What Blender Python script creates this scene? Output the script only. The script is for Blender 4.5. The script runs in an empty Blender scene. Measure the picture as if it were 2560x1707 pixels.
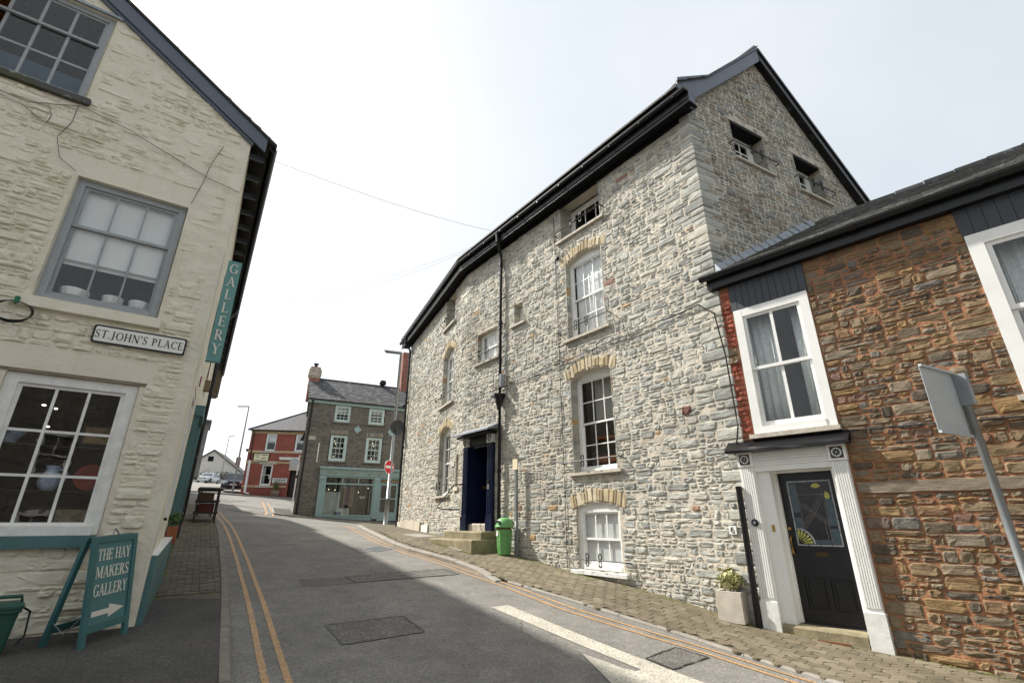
import bpy, math, random
import numpy as np
from mathutils import Vector, noise
random.seed(7); np.random.seed(7)
R = math.radians
scene = bpy.context.scene
# ------------------------------------------------------------------ camera, sky, sun, exposure
CAM_PITCH = R(20.6)
cam_d = bpy.data.cameras.new('camera'); cam_d.sensor_width = 36.0; cam_d.lens = 16.79
cam_d.clip_start = 0.05; cam_d.clip_end = 2000
cam = bpy.data.objects.new('camera', cam_d); scene.collection.objects.link(cam)
cam.location = (0, 0, 0); cam.rotation_euler = (R(90) + CAM_PITCH, 0, 0)
scene.camera = cam
SUN_AZ, SUN_EL = -62.0, 43.0          # azimuth from +Y, clockwise positive
world = bpy.data.worlds.new('World'); scene.world = world; world.use_nodes = True
wn = world.node_tree; wn.nodes.clear()
w_out = wn.nodes.new('ShaderNodeOutputWorld'); w_bg = wn.nodes.new('ShaderNodeBackground')
w_sky = wn.nodes.new('ShaderNodeTexSky'); w_sky.sky_type = 'NISHITA'; w_sky.sun_disc = False
w_sky.sun_elevation = R(SUN_EL); w_sky.sun_rotation = R(SUN_AZ)
w_sky.air_density = 1.0; w_sky.dust_density = 4.0; w_sky.ozone_density = 1.0; w_sky.altitude = 80
w_bw = wn.nodes.new('ShaderNodeRGBToBW'); w_mix = wn.nodes.new('ShaderNodeMix'); w_mix.data_type = 'RGBA'
w_mix.inputs[0].default_value = 0.62      # thin bright haze takes much of the blue away
w_veil = wn.nodes.new('ShaderNodeMix'); w_veil.data_type = 'RGBA'; w_veil.inputs[0].default_value = 0.5
w_tc = wn.nodes.new('ShaderNodeTexCoord'); w_nz = wn.nodes.new('ShaderNodeTexNoise'); w_nz.inputs['Scale'].default_value = 2.2; w_nz.inputs['Detail'].default_value = 5
wn.links.new(w_tc.outputs['Generated'], w_nz.inputs['Vector'])
w_cr = wn.nodes.new('ShaderNodeValToRGB'); w_cr.color_ramp.elements[0].position = 0.3; w_cr.color_ramp.elements[0].color = (0.76, 0.82, 0.87, 1); w_cr.color_ramp.elements[1].position = 0.72; w_cr.color_ramp.elements[1].color = (0.90, 0.95, 0.98, 1)
wn.links.new(w_nz.outputs['Fac'], w_cr.inputs[0])
w_vm = wn.nodes.new('ShaderNodeVectorMath'); w_vm.operation = 'SCALE'; w_vm.inputs['Scale'].default_value = 10.6      # uneven veil of high thin cloud
wn.links.new(w_cr.outputs[0], w_vm.inputs[0]); wn.links.new(w_vm.outputs[0], w_veil.inputs[7])
wn.links.new(w_sky.outputs[0], w_bw.inputs[0]); wn.links.new(w_sky.outputs[0], w_mix.inputs[6])
wn.links.new(w_bw.outputs[0], w_mix.inputs[7]); wn.links.new(w_mix.outputs[2], w_veil.inputs[6]); wn.links.new(w_veil.outputs[2], w_bg.inputs[0])
w_bg.inputs[1].default_value = 0.10
wn.links.new(w_bg.outputs[0], w_out.inputs[0])
sun_d = bpy.data.lights.new('sun', 'SUN'); sun_d.energy = 5.0; sun_d.angle = R(1.4); sun_d.color = (1.0, 0.955, 0.88)
sun = bpy.data.objects.new('sun', sun_d); scene.collection.objects.link(sun)
sv = Vector((math.sin(R(SUN_AZ)) * math.cos(R(SUN_EL)), math.cos(R(SUN_AZ)) * math.cos(R(SUN_EL)), math.sin(R(SUN_EL))))
sun.rotation_euler = sv.to_track_quat('Z', 'Y').to_euler(); sun.location = sv * 60
scene.view_settings.view_transform = 'Standard'; scene.view_settings.look = 'None'
scene.view_settings.exposure = 0.62; scene.view_settings.gamma = 1.0

# ------------------------------------------------------------------ helpers
def lin(c):
    c = c / 255.0
    return c / 12.92 if c <= 0.04045 else ((c + 0.055) / 1.055) ** 2.4
def rgb(r, g, b): return (lin(r), lin(g), lin(b), 1.0)
ORG = {}
COL = scene.collection
class Fr:
    """wall frame: u along azimuth az, w out of the wall, v up"""
    def __init__(s, x, y, az, side=1, z=0.0):
        s.o = (x, y, z); s.az = az
        s.d = (math.sin(R(az)), math.cos(R(az)))
        a2 = az + 90 * side
        s.n = (math.sin(R(a2)), math.cos(R(a2)))
    def P(s, u, w, v):
        return (s.o[0] + s.d[0] * u + s.n[0] * w, s.o[1] + s.d[1] * u + s.n[1] * w, s.o[2] + v)
    def inv(s, x, y):
        dx, dy = x - s.o[0], y - s.o[1]
        return dx * s.d[0] + dy * s.d[1], dx * s.n[0] + dy * s.n[1]
W0 = Fr(0, 0, 90, -1)      # u = x, w = y, v = z
class MB:
    def __init__(s): s.v = []; s.f = []; s.tone = []; s.t = 0.5
    def add(s, vs, fs):
        b = len(s.v); s.v.extend(vs)
        for f in fs: s.f.append([i + b for i in f]); s.tone.append(s.t)
        return s
    def box(s, fr, u0, u1, w0, w1, v0, v1):
        vs = [fr.P(u, w, v) for v in (v0, v1) for w in (w0, w1) for u in (u0, u1)]
        return s.add(vs, [(0, 2, 3, 1), (4, 5, 7, 6), (0, 1, 5, 4), (2, 6, 7, 3), (0, 4, 6, 2), (1, 3, 7, 5)])
    def poly(s, pts): return s.add(list(pts), [tuple(range(len(pts)))])
    def prism(s, fr, pts, w0, w1):
        """polygon of (u, v) extruded from w0 to w1"""
        n = len(pts)
        vs = [fr.P(u, w0, v) for u, v in pts] + [fr.P(u, w1, v) for u, v in pts]
        fs = [tuple(range(n)), tuple(range(2 * n - 1, n - 1, -1))] + [(i, (i + 1) % n, n + (i + 1) % n, n + i) for i in range(n)]
        return s.add(vs, fs)
    def prismz(s, pts, z0, z1):
        n = len(pts)
        vs = [(x, y, z0) for x, y in pts] + [(x, y, z1) for x, y in pts]
        fs = [tuple(range(n)), tuple(range(2 * n - 1, n - 1, -1))] + [(i, (i + 1) % n, n + (i + 1) % n, n + i) for i in range(n)]
        return s.add(vs, fs)
    def hull(s, a, b):
        n = len(a)
        return s.add(list(a) + list(b), [tuple(range(n)), tuple(range(2 * n - 1, n - 1, -1))] + [(i, (i + 1) % n, n + (i + 1) % n, n + i) for i in range(n)])
    def tube(s, pts, r, n=8, r2=None):
        pts = [Vector(p) for p in pts]; rings = []
        for i, p in enumerate(pts):
            t = (pts[min(i + 1, len(pts) - 1)] - pts[max(i - 1, 0)]).normalized()
            a = t.cross(Vector((0, 0, 1)))
            if a.length < 1e-3: a = t.cross(Vector((1, 0, 0)))
            a.normalize(); b = t.cross(a)
            rr = r if r2 is None else r + (r2 - r) * i / max(1, len(pts) - 1)
            rings.append([tuple(p + (a * math.cos(2 * math.pi * k / n) + b * math.sin(2 * math.pi * k / n)) * rr) for k in range(n)])
        vs = [q for g in rings for q in g]
        fs = [(i * n + k, i * n + (k + 1) % n, (i + 1) * n + (k + 1) % n, (i + 1) * n + k) for i in range(len(pts) - 1) for k in range(n)]
        fs += [tuple(range(n)), tuple(range(len(vs) - 1, len(vs) - n - 1, -1))]
        return s.add(vs, fs)
    def skin(s, rings, cap=True):
        n = len(rings[0]); vs = [q for g in rings for q in g]
        fs = [(i * n + k, i * n + (k + 1) % n, (i + 1) * n + (k + 1) % n, (i + 1) * n + k) for i in range(len(rings) - 1) for k in range(n)]
        if cap: fs += [tuple(range(n)), tuple(range(len(vs) - 1, len(vs) - n - 1, -1))]
        return s.add(vs, fs)
    def lathe(s, c, prof, n=16):
        vs = [(c[0] + r * math.cos(2 * math.pi * k / n), c[1] + r * math.sin(2 * math.pi * k / n), c[2] + z) for r, z in prof for k in range(n)]
        fs = [(i * n + k, i * n + (k + 1) % n, (i + 1) * n + (k + 1) % n, (i + 1) * n + k) for i in range(len(prof) - 1) for k in range(n)]
        fs += [tuple(range(n)), tuple(range(len(vs) - 1, len(vs) - n - 1, -1))]
        return s.add(vs, fs)
    def disc(s, fr, u, v, r, w0, w1, n=20):
        return s.prism(fr, [(u + r * math.cos(2 * math.pi * k / n), v + r * math.sin(2 * math.pi * k / n)) for k in range(n)], w0, w1)
    def build(s, name, mat, parent=None, org=None, smooth=False, label=None, cat=None, group=None, kind=None):
        me = bpy.data.meshes.new(name)
        if parent is not None: o0 = ORG[parent.name]
        elif org is not None: o0 = Vector(org)
        else:
            a = np.array(s.v); o0 = Vector((float(a[:, 0].mean()), float(a[:, 1].mean()), float(a[:, 2].min())))
        a = np.array(s.v, dtype=float) - np.array(o0)
        me.from_pydata(a.tolist(), [], s.f)
        at = me.attributes.new('tone', 'FLOAT', 'FACE'); at.data.foreach_set('value', s.tone)
        if smooth: me.polygons.foreach_set('use_smooth', [True] * len(me.polygons))
        me.materials.append(mat); me.update()
        ob = bpy.data.objects.new(name, me); COL.objects.link(ob)
        if parent is not None: ob.parent = parent
        else: ob.location = o0
        ORG[ob.name] = o0
        return tag(ob, label, cat, group, kind)
def tag(ob, label=None, cat=None, group=None, kind=None):
    if label: ob['label'] = label
    if cat: ob['category'] = cat
    if group: ob['group'] = group
    if kind: ob['kind'] = kind
    return ob
def thing(name, loc, label=None, cat=None, group=None, kind=None, parent=None):
    ob = bpy.data.objects.new(name, None); COL.objects.link(ob)
    ob.empty_display_size = 0.2
    if parent is not None:
        ob.parent = parent; ORG[ob.name] = ORG[parent.name]
    else:
        ob.location = loc; ORG[ob.name] = Vector(loc)
    return tag(ob, label, cat, group, kind)

# ------------------------------------------------------------------ materials
def new_mat(name):
    m = bpy.data.materials.new(name); m.use_nodes = True
    nt = m.node_tree; b = nt.nodes['Principled BSDF']
    return m, nt, b
def nd(nt, t, **kw):
    n = nt.nodes.new(t)
    for k, v in kw.items(): setattr(n, k, v)
    return n
def coords(nt, scale=(1, 1, 1)):
    tc = nd(nt, 'ShaderNodeTexCoord'); mp = nd(nt, 'ShaderNodeMapping'); mp.inputs['Scale'].default_value = scale
    nt.links.new(tc.outputs['Object'], mp.inputs[0]); return mp.outputs[0]
def noise_n(nt, vec, scale, detail=4, rough=0.6):
    n = nd(nt, 'ShaderNodeTexNoise'); n.inputs['Scale'].default_value = scale
    n.inputs['Detail'].default_value = detail; n.inputs['Roughness'].default_value = rough
    nt.links.new(vec, n.inputs['Vector']); return n.outputs['Fac']
def ramp(nt, fac, stops, interp='LINEAR'):
    r = nd(nt, 'ShaderNodeValToRGB'); cr = r.color_ramp; cr.interpolation = interp
    while len(cr.elements) < len(stops): cr.elements.new(0.5)
    for e, (p, c) in zip(cr.elements, stops): e.position = p; e.color = c
    nt.links.new(fac, r.inputs[0]); return r.outputs[0]
def mixc(nt, fac, a, b, mode='MIX'):
    m = nd(nt, 'ShaderNodeMix', data_type='RGBA', blend_type=mode)
    for sock, v in ((m.inputs[0], fac), (m.inputs[6], a), (m.inputs[7], b)):
        if isinstance(v, (int, float)): sock.default_value = v
        elif isinstance(v, tuple): sock.default_value = v
        else: nt.links.new(v, sock)
    return m.outputs[2]
def bumpn(nt, b, h, strength, dist=0.02, prev=None):
    n = nd(nt, 'ShaderNodeBump'); n.inputs['Strength'].default_value = strength; n.inputs['Distance'].default_value = dist
    nt.links.new(h, n.inputs['Height'])
    if prev is not None: nt.links.new(prev, n.inputs['Normal'])
    nt.links.new(n.outputs[0], b.inputs['Normal']); return n.outputs[0]
def scalec(c, k): return (min(1, c[0] * k), min(1, c[1] * k), min(1, c[2] * k), 1)
def mat(name, c, rough=0.7, var=0.18, scale=3.0, bump=0.15, bscale=40, metal=0.0, spec=0.4, stretch=(1, 1, 1)):
    m, nt, b = new_mat(name); v = coords(nt, stretch)
    f = noise_n(nt, v, scale, 5)
    nt.links.new(ramp(nt, f, [(0.3, scalec(c, 1 - var)), (0.7, scalec(c, 1 + var))]), b.inputs['Base Color'])
    b.inputs['Roughness'].default_value = rough; b.inputs['Metallic'].default_value = metal
    b.inputs['Specular IOR Level'].default_value = spec
    if bump: bumpn(nt, b, noise_n(nt, v, bscale, 3), bump, 0.01)
    return m
def mat_stone(name, stops, rough=0.85, grime=0.25, strata=1.0, bump=0.55, speck=(0.75, 0.74, 0.70, 1)):
    m, nt, b = new_mat(name); v = coords(nt)
    at = nd(nt, 'ShaderNodeAttribute', attribute_name='tone')
    base = ramp(nt, at.outputs['Fac'], stops)
    n1 = noise_n(nt, v, 7, 6, 0.65)
    c = mixc(nt, min(1, grime * 2), base, ramp(nt, n1, [(0.28, (0.5, 0.5, 0.5, 1)), (0.55, (0.95, 0.95, 0.94, 1)), (0.8, (1.12, 1.12, 1.1, 1))]), 'MULTIPLY')
    c = mixc(nt, 0.85, c, ramp(nt, noise_n(nt, v, 0.55, 4, 0.55), [(0.34, (0.80, 0.78, 0.75, 1)), (0.5, (1, 1, 1, 1)), (0.68, (1.06, 1.05, 1.03, 1))]), 'MULTIPLY')
    n2 = noise_n(nt, v, 26, 5, 0.7)
    c = mixc(nt, ramp(nt, n2, [(0.60, (0, 0, 0, 1)), (0.72, (0.5, 0.5, 0.5, 1))]), c, speck)
    nt.links.new(c, b.inputs['Base Color']); b.inputs['Roughness'].default_value = rough
    b.inputs['Specular IOR Level'].default_value = 0.25
    vs = coords(nt, (4, 4, 22)); n3 = noise_n(nt, vs, 2.2, 4, 0.6)
    p = bumpn(nt, b, n3, bump * strata, 0.03)
    bumpn(nt, b, noise_n(nt, v, 48, 4, 0.6), bump * 0.7, 0.012, p)
    return m
def mat_mortar(name, c1, c2):
    m, nt, b = new_mat(name); v = coords(nt)
    f = noise_n(nt, v, 2.2, 6, 0.65)
    nt.links.new(mixc(nt, 0.85, ramp(nt, f, [(0.3, c1), (0.7, c2)]), ramp(nt, noise_n(nt, v, 0.55, 4, 0.55), [(0.34, (0.80, 0.78, 0.75, 1)), (0.5, (1, 1, 1, 1)), (0.68, (1.06, 1.05, 1.03, 1))]), 'MULTIPLY'), b.inputs['Base Color'])
    b.inputs['Roughness'].default_value = 0.95; b.inputs['Specular IOR Level'].default_value = 0.1
    p = bumpn(nt, b, noise_n(nt, v, 14, 4), 0.6, 0.03); bumpn(nt, b, noise_n(nt, v, 70, 3), 0.4, 0.01, p)
    return m
def mat_glass(name, tint=(0.965, 0.97, 0.97, 1), wav=0.018):
    m, nt, b = new_mat(name); nt.nodes.remove(b)
    out = nt.nodes['Material Output']
    tr = nd(nt, 'ShaderNodeBsdfTransparent'); tr.inputs[0].default_value = tint
    gl = nd(nt, 'ShaderNodeBsdfGlossy'); gl.inputs['Roughness'].default_value = 0.015
    lw = nd(nt, 'ShaderNodeLayerWeight'); lw.inputs['Blend'].default_value = 0.5
    pw = nd(nt, 'ShaderNodeMath', operation='POWER'); nt.links.new(lw.outputs['Facing'], pw.inputs[0]); pw.inputs[1].default_value = 4.0
    fr = nd(nt, 'ShaderNodeMath', operation='MULTIPLY_ADD'); nt.links.new(pw.outputs[0], fr.inputs[0]); fr.inputs[1].default_value = 0.85; fr.inputs[2].default_value = 0.038
    bp = nd(nt, 'ShaderNodeBump'); bp.inputs['Strength'].default_value = wav; bp.inputs['Distance'].default_value = 0.05
    nt.links.new(noise_n(nt, coords(nt), 3.0, 2), bp.inputs['Height'])
    nt.links.new(bp.outputs[0], gl.inputs['Normal'])
    mx = nd(nt, 'ShaderNodeMixShader'); nt.links.new(fr.outputs[0], mx.inputs[0])
    nt.links.new(tr.outputs[0], mx.inputs[1]); nt.links.new(gl.outputs[0], mx.inputs[2])
    nt.links.new(mx.outputs[0], out.inputs[0]); return m
def mat_emit(name, c, s):
    m, nt, b = new_mat(name); b.inputs['Base Color'].default_value = c
    b.inputs['Emission Color'].default_value = c; b.inputs['Emission Strength'].default_value = s; return m
def mat_asphalt(name, c, stone=0.5, k=1.0, crack=0.0):
    """bound aggregate: chippings of mixed tone, worn and stained in patches, thin cracks"""
    m, nt, b = new_mat(name); v = coords(nt)
    big = noise_n(nt, v, 0.45, 6, 0.62); mid = noise_n(nt, v, 2.6, 6, 0.7)
    col = ramp(nt, big, [(0.3, scalec(c, 0.80)), (0.5, c), (0.7, scalec(c, 1.24))])
    col = mixc(nt, 0.8, col, ramp(nt, mid, [(0.28, (0.66, 0.66, 0.66, 1)), (0.5, (0.98, 0.98, 0.97, 1)), (0.75, (1.22, 1.2, 1.17, 1))]), 'MULTIPLY')
    vo = nd(nt, 'ShaderNodeTexVoronoi'); vo.inputs['Scale'].default_value = 62.0; nt.links.new(v, vo.inputs['Vector'])
    sp = nd(nt, 'ShaderNodeSeparateColor'); nt.links.new(vo.outputs['Color'], sp.inputs[0])
    col = mixc(nt, 0.9, col, ramp(nt, sp.outputs[0], [(0.0, (0.68, 0.68, 0.68, 1)), (0.45, (0.95, 0.95, 0.95, 1)), (0.85, (1.1, 1.09, 1.08, 1)), (1.0, (1.3 + stone, 1.28 + stone, 1.22 + stone, 1))]), 'MULTIPLY')
    spots = ramp(nt, noise_n(nt, v, 6, 3, 0.5), [(0.66, (0, 0, 0, 1)), (0.74, (0.55, 0.55, 0.55, 1))])
    col = mixc(nt, spots, col, scalec(c, 0.5))
    pale = ramp(nt, noise_n(nt, v, 17, 2, 0.4), [(0.76, (0, 0, 0, 1)), (0.79, (0.7, 0.7, 0.7, 1))])
    col = mixc(nt, pale, col, scalec(c, 1.9))
    h = vo.outputs['Distance']
    if crack:
        wv = nd(nt, 'ShaderNodeTexNoise'); wv.inputs['Scale'].default_value = 1.6; wv.inputs['Detail'].default_value = 6; nt.links.new(v, wv.inputs['Vector'])
        wm = nd(nt, 'ShaderNodeMix', data_type='RGBA', blend_type='LINEAR_LIGHT'); wm.inputs[0].default_value = 0.35; nt.links.new(v, wm.inputs[6]); nt.links.new(wv.outputs['Color'], wm.inputs[7])
        ve = nd(nt, 'ShaderNodeTexVoronoi', feature='DISTANCE_TO_EDGE'); ve.inputs['Scale'].default_value = 0.42; nt.links.new(wm.outputs[2], ve.inputs['Vector'])
        ln = ramp(nt, ve.outputs['Distance'], [(0.0, (1, 1, 1, 1)), (0.0055, (0, 0, 0, 1))])
        mk = ramp(nt, noise_n(nt, v, 0.5, 2), [(0.52, (0, 0, 0, 1)), (0.6, (crack, crack, crack, 1))])
        col = mixc(nt, mixc(nt, 1.0, ln, mk, 'MULTIPLY'), col, scalec(c, 0.28))
    nt.links.new(col, b.inputs['Base Color']); b.inputs['Roughness'].default_value = 0.85
    b.inputs['Specular IOR Level'].default_value = 0.3
    p = bumpn(nt, b, h, 0.5 * k, 0.012); bumpn(nt, b, mid, 0.3, 0.03, p)
    return m
def mat_roof(name, c, moss, mamt, scale=1.0):
    m, nt, b = new_mat(name); v = coords(nt)
    at = nd(nt, 'ShaderNodeAttribute', attribute_name='tone')
    col = ramp(nt, at.outputs['Fac'], [(0, scalec(c, 0.6)), (0.6, c), (1, scalec(c, 1.7))])
    n = noise_n(nt, v, 1.6 * scale, 6, 0.7)
    col = mixc(nt, ramp(nt, n, [(0.62 - mamt, (0, 0, 0, 1)), (0.72 - mamt, (0.85, 0.85, 0.85, 1))]), col, moss)
    n2 = noise_n(nt, v, 5 * scale, 5, 0.7)
    col = mixc(nt, ramp(nt, n2, [(0.58, (0, 0, 0, 1)), (0.66, (0.6, 0.6, 0.6, 1))]), col, (0.36, 0.36, 0.34, 1))
    nt.links.new(col, b.inputs['Base Color']); b.inputs['Roughness'].default_value = 0.75
    bumpn(nt, b, noise_n(nt, v, 30, 4), 0.5, 0.02); return m
def mat_paint_line(name, c, wear):
    """road paint worn through to the asphalt in chips"""
    m, nt, b = new_mat(name); v = coords(nt)
    f = noise_n(nt, v, 45, 5, 0.75)
    col = mixc(nt, ramp(nt, f, [(0.41, (wear, wear, wear, 1)), (0.52, (0, 0, 0, 1))]), c, (0.13, 0.12, 0.11, 1))
    col = mixc(nt, 0.6, col, ramp(nt, noise_n(nt, v, 4, 4), [(0.3, (0.7, 0.7, 0.7, 1)), (0.7, (1.1, 1.1, 1.1, 1))]), 'MULTIPLY')
    nt.links.new(col, b.inputs['Base Color']); b.inputs['Roughness'].default_value = 0.7
    bumpn(nt, b, noise_n(nt, v, 80, 3), 0.4, 0.01); return m

M = {}
M['stone_s'] = mat_stone('grey_rubble_stone', [(0.0, rgb(146, 147, 142)), (0.22, rgb(164, 166, 160)), (0.45, rgb(180, 180, 172)), (0.66, rgb(192, 188, 176)), (0.80, rgb(172, 175, 171)), (0.90, rgb(172, 163, 150)), (0.955, rgb(188, 159, 118)), (1.0, rgb(150, 120, 108))], grime=0.28, speck=(0.66, 0.64, 0.6, 1), bump=0.5)
M['stone_g'] = mat_stone('grey_gable_stone', [(0.0, rgb(134, 136, 132)), (0.35, rgb(160, 161, 154)), (0.6, rgb(176, 173, 160)), (0.8, rgb(164, 156, 142)), (0.92, rgb(152, 138, 126)), (1.0, rgb(172, 154, 124))], grime=0.32)
M['stone_o'] = mat_stone('ochre_rubble_stone', [(0.0, rgb(94, 86, 76)), (0.2, rgb(118, 104, 86)), (0.4, rgb(134, 113, 85)), (0.6, rgb(136, 125, 109)), (0.75, rgb(146, 118, 80)), (0.88, rgb(120, 118, 112)), (0.95, rgb(126, 98, 84)), (1.0, rgb(146, 120, 86))], grime=0.4, speck=(0.52, 0.49, 0.43, 1))
M['arch'] = mat_stone('yellow_arch_stone', [(0, rgb(168, 152, 122)), (0.5, rgb(192, 174, 140)), (1, rgb(206, 194, 168))], grime=0.3, strata=0.4)
M['mortar_s'] = mat_mortar('cream_lime_mortar', rgb(188, 179, 164), rgb(207, 199, 184))
M['mortar_g'] = mat_mortar('buff_mortar', rgb(192, 185, 170), rgb(212, 205, 190))
M['mortar_o'] = mat_mortar('red_brown_mortar', rgb(146, 102, 76), rgb(170, 126, 97))
M['brick'] = mat_stone('red_brick', [(0, rgb(140, 72, 58)), (0.5, rgb(164, 86, 70)), (1, rgb(184, 114, 96))], grime=0.3, strata=0.2, bump=0.35, speck=(0.6, 0.46, 0.4, 1))
M['white'] = mat('white_paint', rgb(232, 232, 228), 0.45, 0.05, 4, 0.06, 60)
M['white_old'] = mat('chipped_white_paint', rgb(222, 222, 218), 0.55, 0.12, 9, 0.2, 30)
M['grey_frame'] = mat('grey_window_paint', rgb(150, 156, 158), 0.5, 0.08, 6, 0.1, 50)
M['black'] = mat('black_gloss_paint', rgb(20, 20, 22), 0.35, 0.3, 4, 0.08, 30, spec=0.4)
M['black_soft'] = mat('black_soffit_paint', rgb(17, 17, 19), 0.7, 0.3, 2.5, 0.1, 30, spec=0.2)
M['iron'] = mat('wrought_iron', rgb(32, 32, 34), 0.5, 0.2, 8, 0.15, 60, metal=0.4)
M['slate_paint'] = mat('slate_blue_paint', rgb(88, 96, 108), 0.45, 0.1, 3, 0.08, 50)
M['board'] = mat('dark_grey_boards', rgb(62, 66, 72), 0.6, 0.12, 3, 0.12, 40)
M['navy'] = mat('navy_gloss_paint', rgb(20, 29, 56), 0.25, 0.15, 3, 0.04, 30)
M['teal'] = mat('teal_paint', rgb(76, 112, 114), 0.5, 0.12, 3, 0.08, 50)
M['teal_light'] = mat('pale_teal_paint', rgb(152, 178, 174), 0.5, 0.08, 3, 0.08, 50)
M['shop_teal'] = mat('grey_teal_shopfront_paint', rgb(136, 160, 158), 0.5, 0.08, 2, 0.08, 50)
M['concrete'] = mat('concrete_sill', rgb(186, 178, 164), 0.85, 0.2, 8, 0.5, 40)
M['kerb'] = mat('concrete_kerb', rgb(144, 138, 129), 0.85, 0.2, 5, 0.4, 60)
M['step'] = mat('mossy_stone_step', rgb(140, 130, 104), 0.9, 0.3, 4, 0.5, 25)
M['lead'] = mat('lead_flashing', rgb(140, 146, 152), 0.5, 0.25, 6, 0.3, 25, metal=0.3)
M['glass'] = mat_glass('window_glass'); M['glass_dark'] = mat_glass('shop_glass', (0.8, 0.83, 0.82, 1))
M['steel'] = mat('galvanised_steel', rgb(140, 144, 146), 0.45, 0.15, 6, 0.1, 60, metal=0.55)
M['sign_back'] = mat('grey_sign_back', rgb(182, 188, 190), 0.55, 0.06, 3, 0.03, 30)
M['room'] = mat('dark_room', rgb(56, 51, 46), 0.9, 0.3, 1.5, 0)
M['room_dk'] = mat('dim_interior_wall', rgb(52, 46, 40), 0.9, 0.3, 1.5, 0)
M['blind'] = mat('white_blind', rgb(226, 228, 226), 0.8, 0.04, 3, 0.05, 20)
M['curtain'] = mat('pale_floral_curtain', rgb(214, 220, 218), 0.85, 0.14, 22, 0.1, 40)
M['asphalt'] = mat_asphalt('worn_asphalt', rgb(122, 119, 114), 0.15, 0.8, 0.85)
M['asphalt_dk'] = mat_asphalt('dark_asphalt_patch', rgb(116, 112, 107), 0.8, 2.6)
M['asphalt_pave'] = mat_asphalt('footway_asphalt', rgb(74, 71, 68), 0.5)
M['tar'] = mat('tar_joint', rgb(52, 48, 46), 0.5, 0.3, 8, 0.3, 50)
M['bed'] = mat('paver_joint_sand', rgb(92, 85, 69), 0.95, 0.3, 6, 0.4, 50)
M['paver'] = mat_stone('buff_concrete_paver', [(0, rgb(108, 100, 83)), (0.5, rgb(121, 111, 93)), (1, rgb(132, 123, 105))], grime=0.3, strata=0.0, bump=0.4, speck=(0.32, 0.3, 0.25, 1))
M['paver_l'] = mat_stone('grey_concrete_paver', [(0, rgb(92, 86, 76)), (0.5, rgb(104, 98, 86)), (1, rgb(116, 110, 98))], grime=0.3, strata=0.0, bump=0.4, speck=(0.28, 0.26, 0.22, 1))
M['yellow'] = mat_paint_line('yellow_road_paint', rgb(190, 148, 96), 0.85)
M['roadwhite'] = mat_paint_line('white_road_paint', rgb(196, 190, 174), 0.75)
M['terrain'] = mat('rough_ground', rgb(110, 104, 92), 0.95, 0.3, 0.5, 0.3, 4)
M['slate_o'] = mat_roof('mossy_slate', rgb(76, 74, 72), (0.055, 0.06, 0.022, 1), 0.10)
M['slate_s'] = mat_roof('weathered_slate', rgb(70, 70, 72), (0.12, 0.125, 0.07, 1), -0.05)
M['green_bin'] = mat('green_plastic', rgb(108, 164, 100), 0.4, 0.14, 2.5, 0.05, 20)
M['dk_green'] = mat('dark_green_plastic', rgb(38, 78, 66), 0.45, 0.1, 2, 0.05, 20)
M['terracotta'] = mat('terracotta', rgb(150, 92, 64), 0.8, 0.15, 5, 0.2, 40)
M['planter'] = mat('cast_stone_planter', rgb(196, 188, 174), 0.85, 0.16, 5, 0.35, 50)
M['soil'] = mat('soil', rgb(60, 48, 36), 0.95, 0.3, 20, 0.5, 40)
M['leaf'] = mat('variegated_leaf', rgb(176, 174, 124), 0.55, 0.5, 9, 0.1, 30)
M['leaf_dk'] = mat('green_leaf', rgb(84, 108, 52), 0.6, 0.4, 9, 0.1, 30)
M['moss'] = mat('moss', rgb(104, 112, 48), 0.95, 0.4, 20, 0.6, 60)
M['twig'] = mat('twig', rgb(92, 82, 68), 0.9, 0.2, 8, 0.3, 40)
M['red'] = mat('sign_red', rgb(196, 30, 38), 0.4, 0.03, 3, 0)
M['orange'] = mat('orange_banner', rgb(240, 150, 30), 0.6, 0.05, 3, 0.05, 20)
M['cream_text'] = mat('cream_lettering', rgb(214, 210, 198), 0.6, 0.05, 5, 0.05, 30)
M['black_text'] = mat('black_lettering', rgb(30, 30, 32), 0.6, 0.05, 5, 0)
M['gold'] = mat('gilt_lettering', rgb(186, 158, 98), 0.4, 0.1, 5, 0, metal=0.3)
M['brass'] = mat('brass', rgb(176, 140, 76), 0.35, 0.1, 5, 0, metal=0.8)
M['sign_white'] = mat('sign_white', rgb(226, 226, 220), 0.45, 0.04, 5, 0.03, 30)
M['wood'] = mat('weathered_timber', rgb(130, 118, 102), 0.85, 0.35, 3, 0.7, 20, stretch=(1.5, 1.5, 14))
M['wood_dk'] = mat('dark_stained_wood', rgb(46, 40, 36), 0.6, 0.2, 5, 0.2, 30)
M['lamp_on'] = mat_emit('lamp_glow', (1.0, 0.86, 0.62, 1), 5.0)
M['cable'] = mat('black_cable', rgb(38, 36, 34), 0.6, 0.1, 5, 0)
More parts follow.
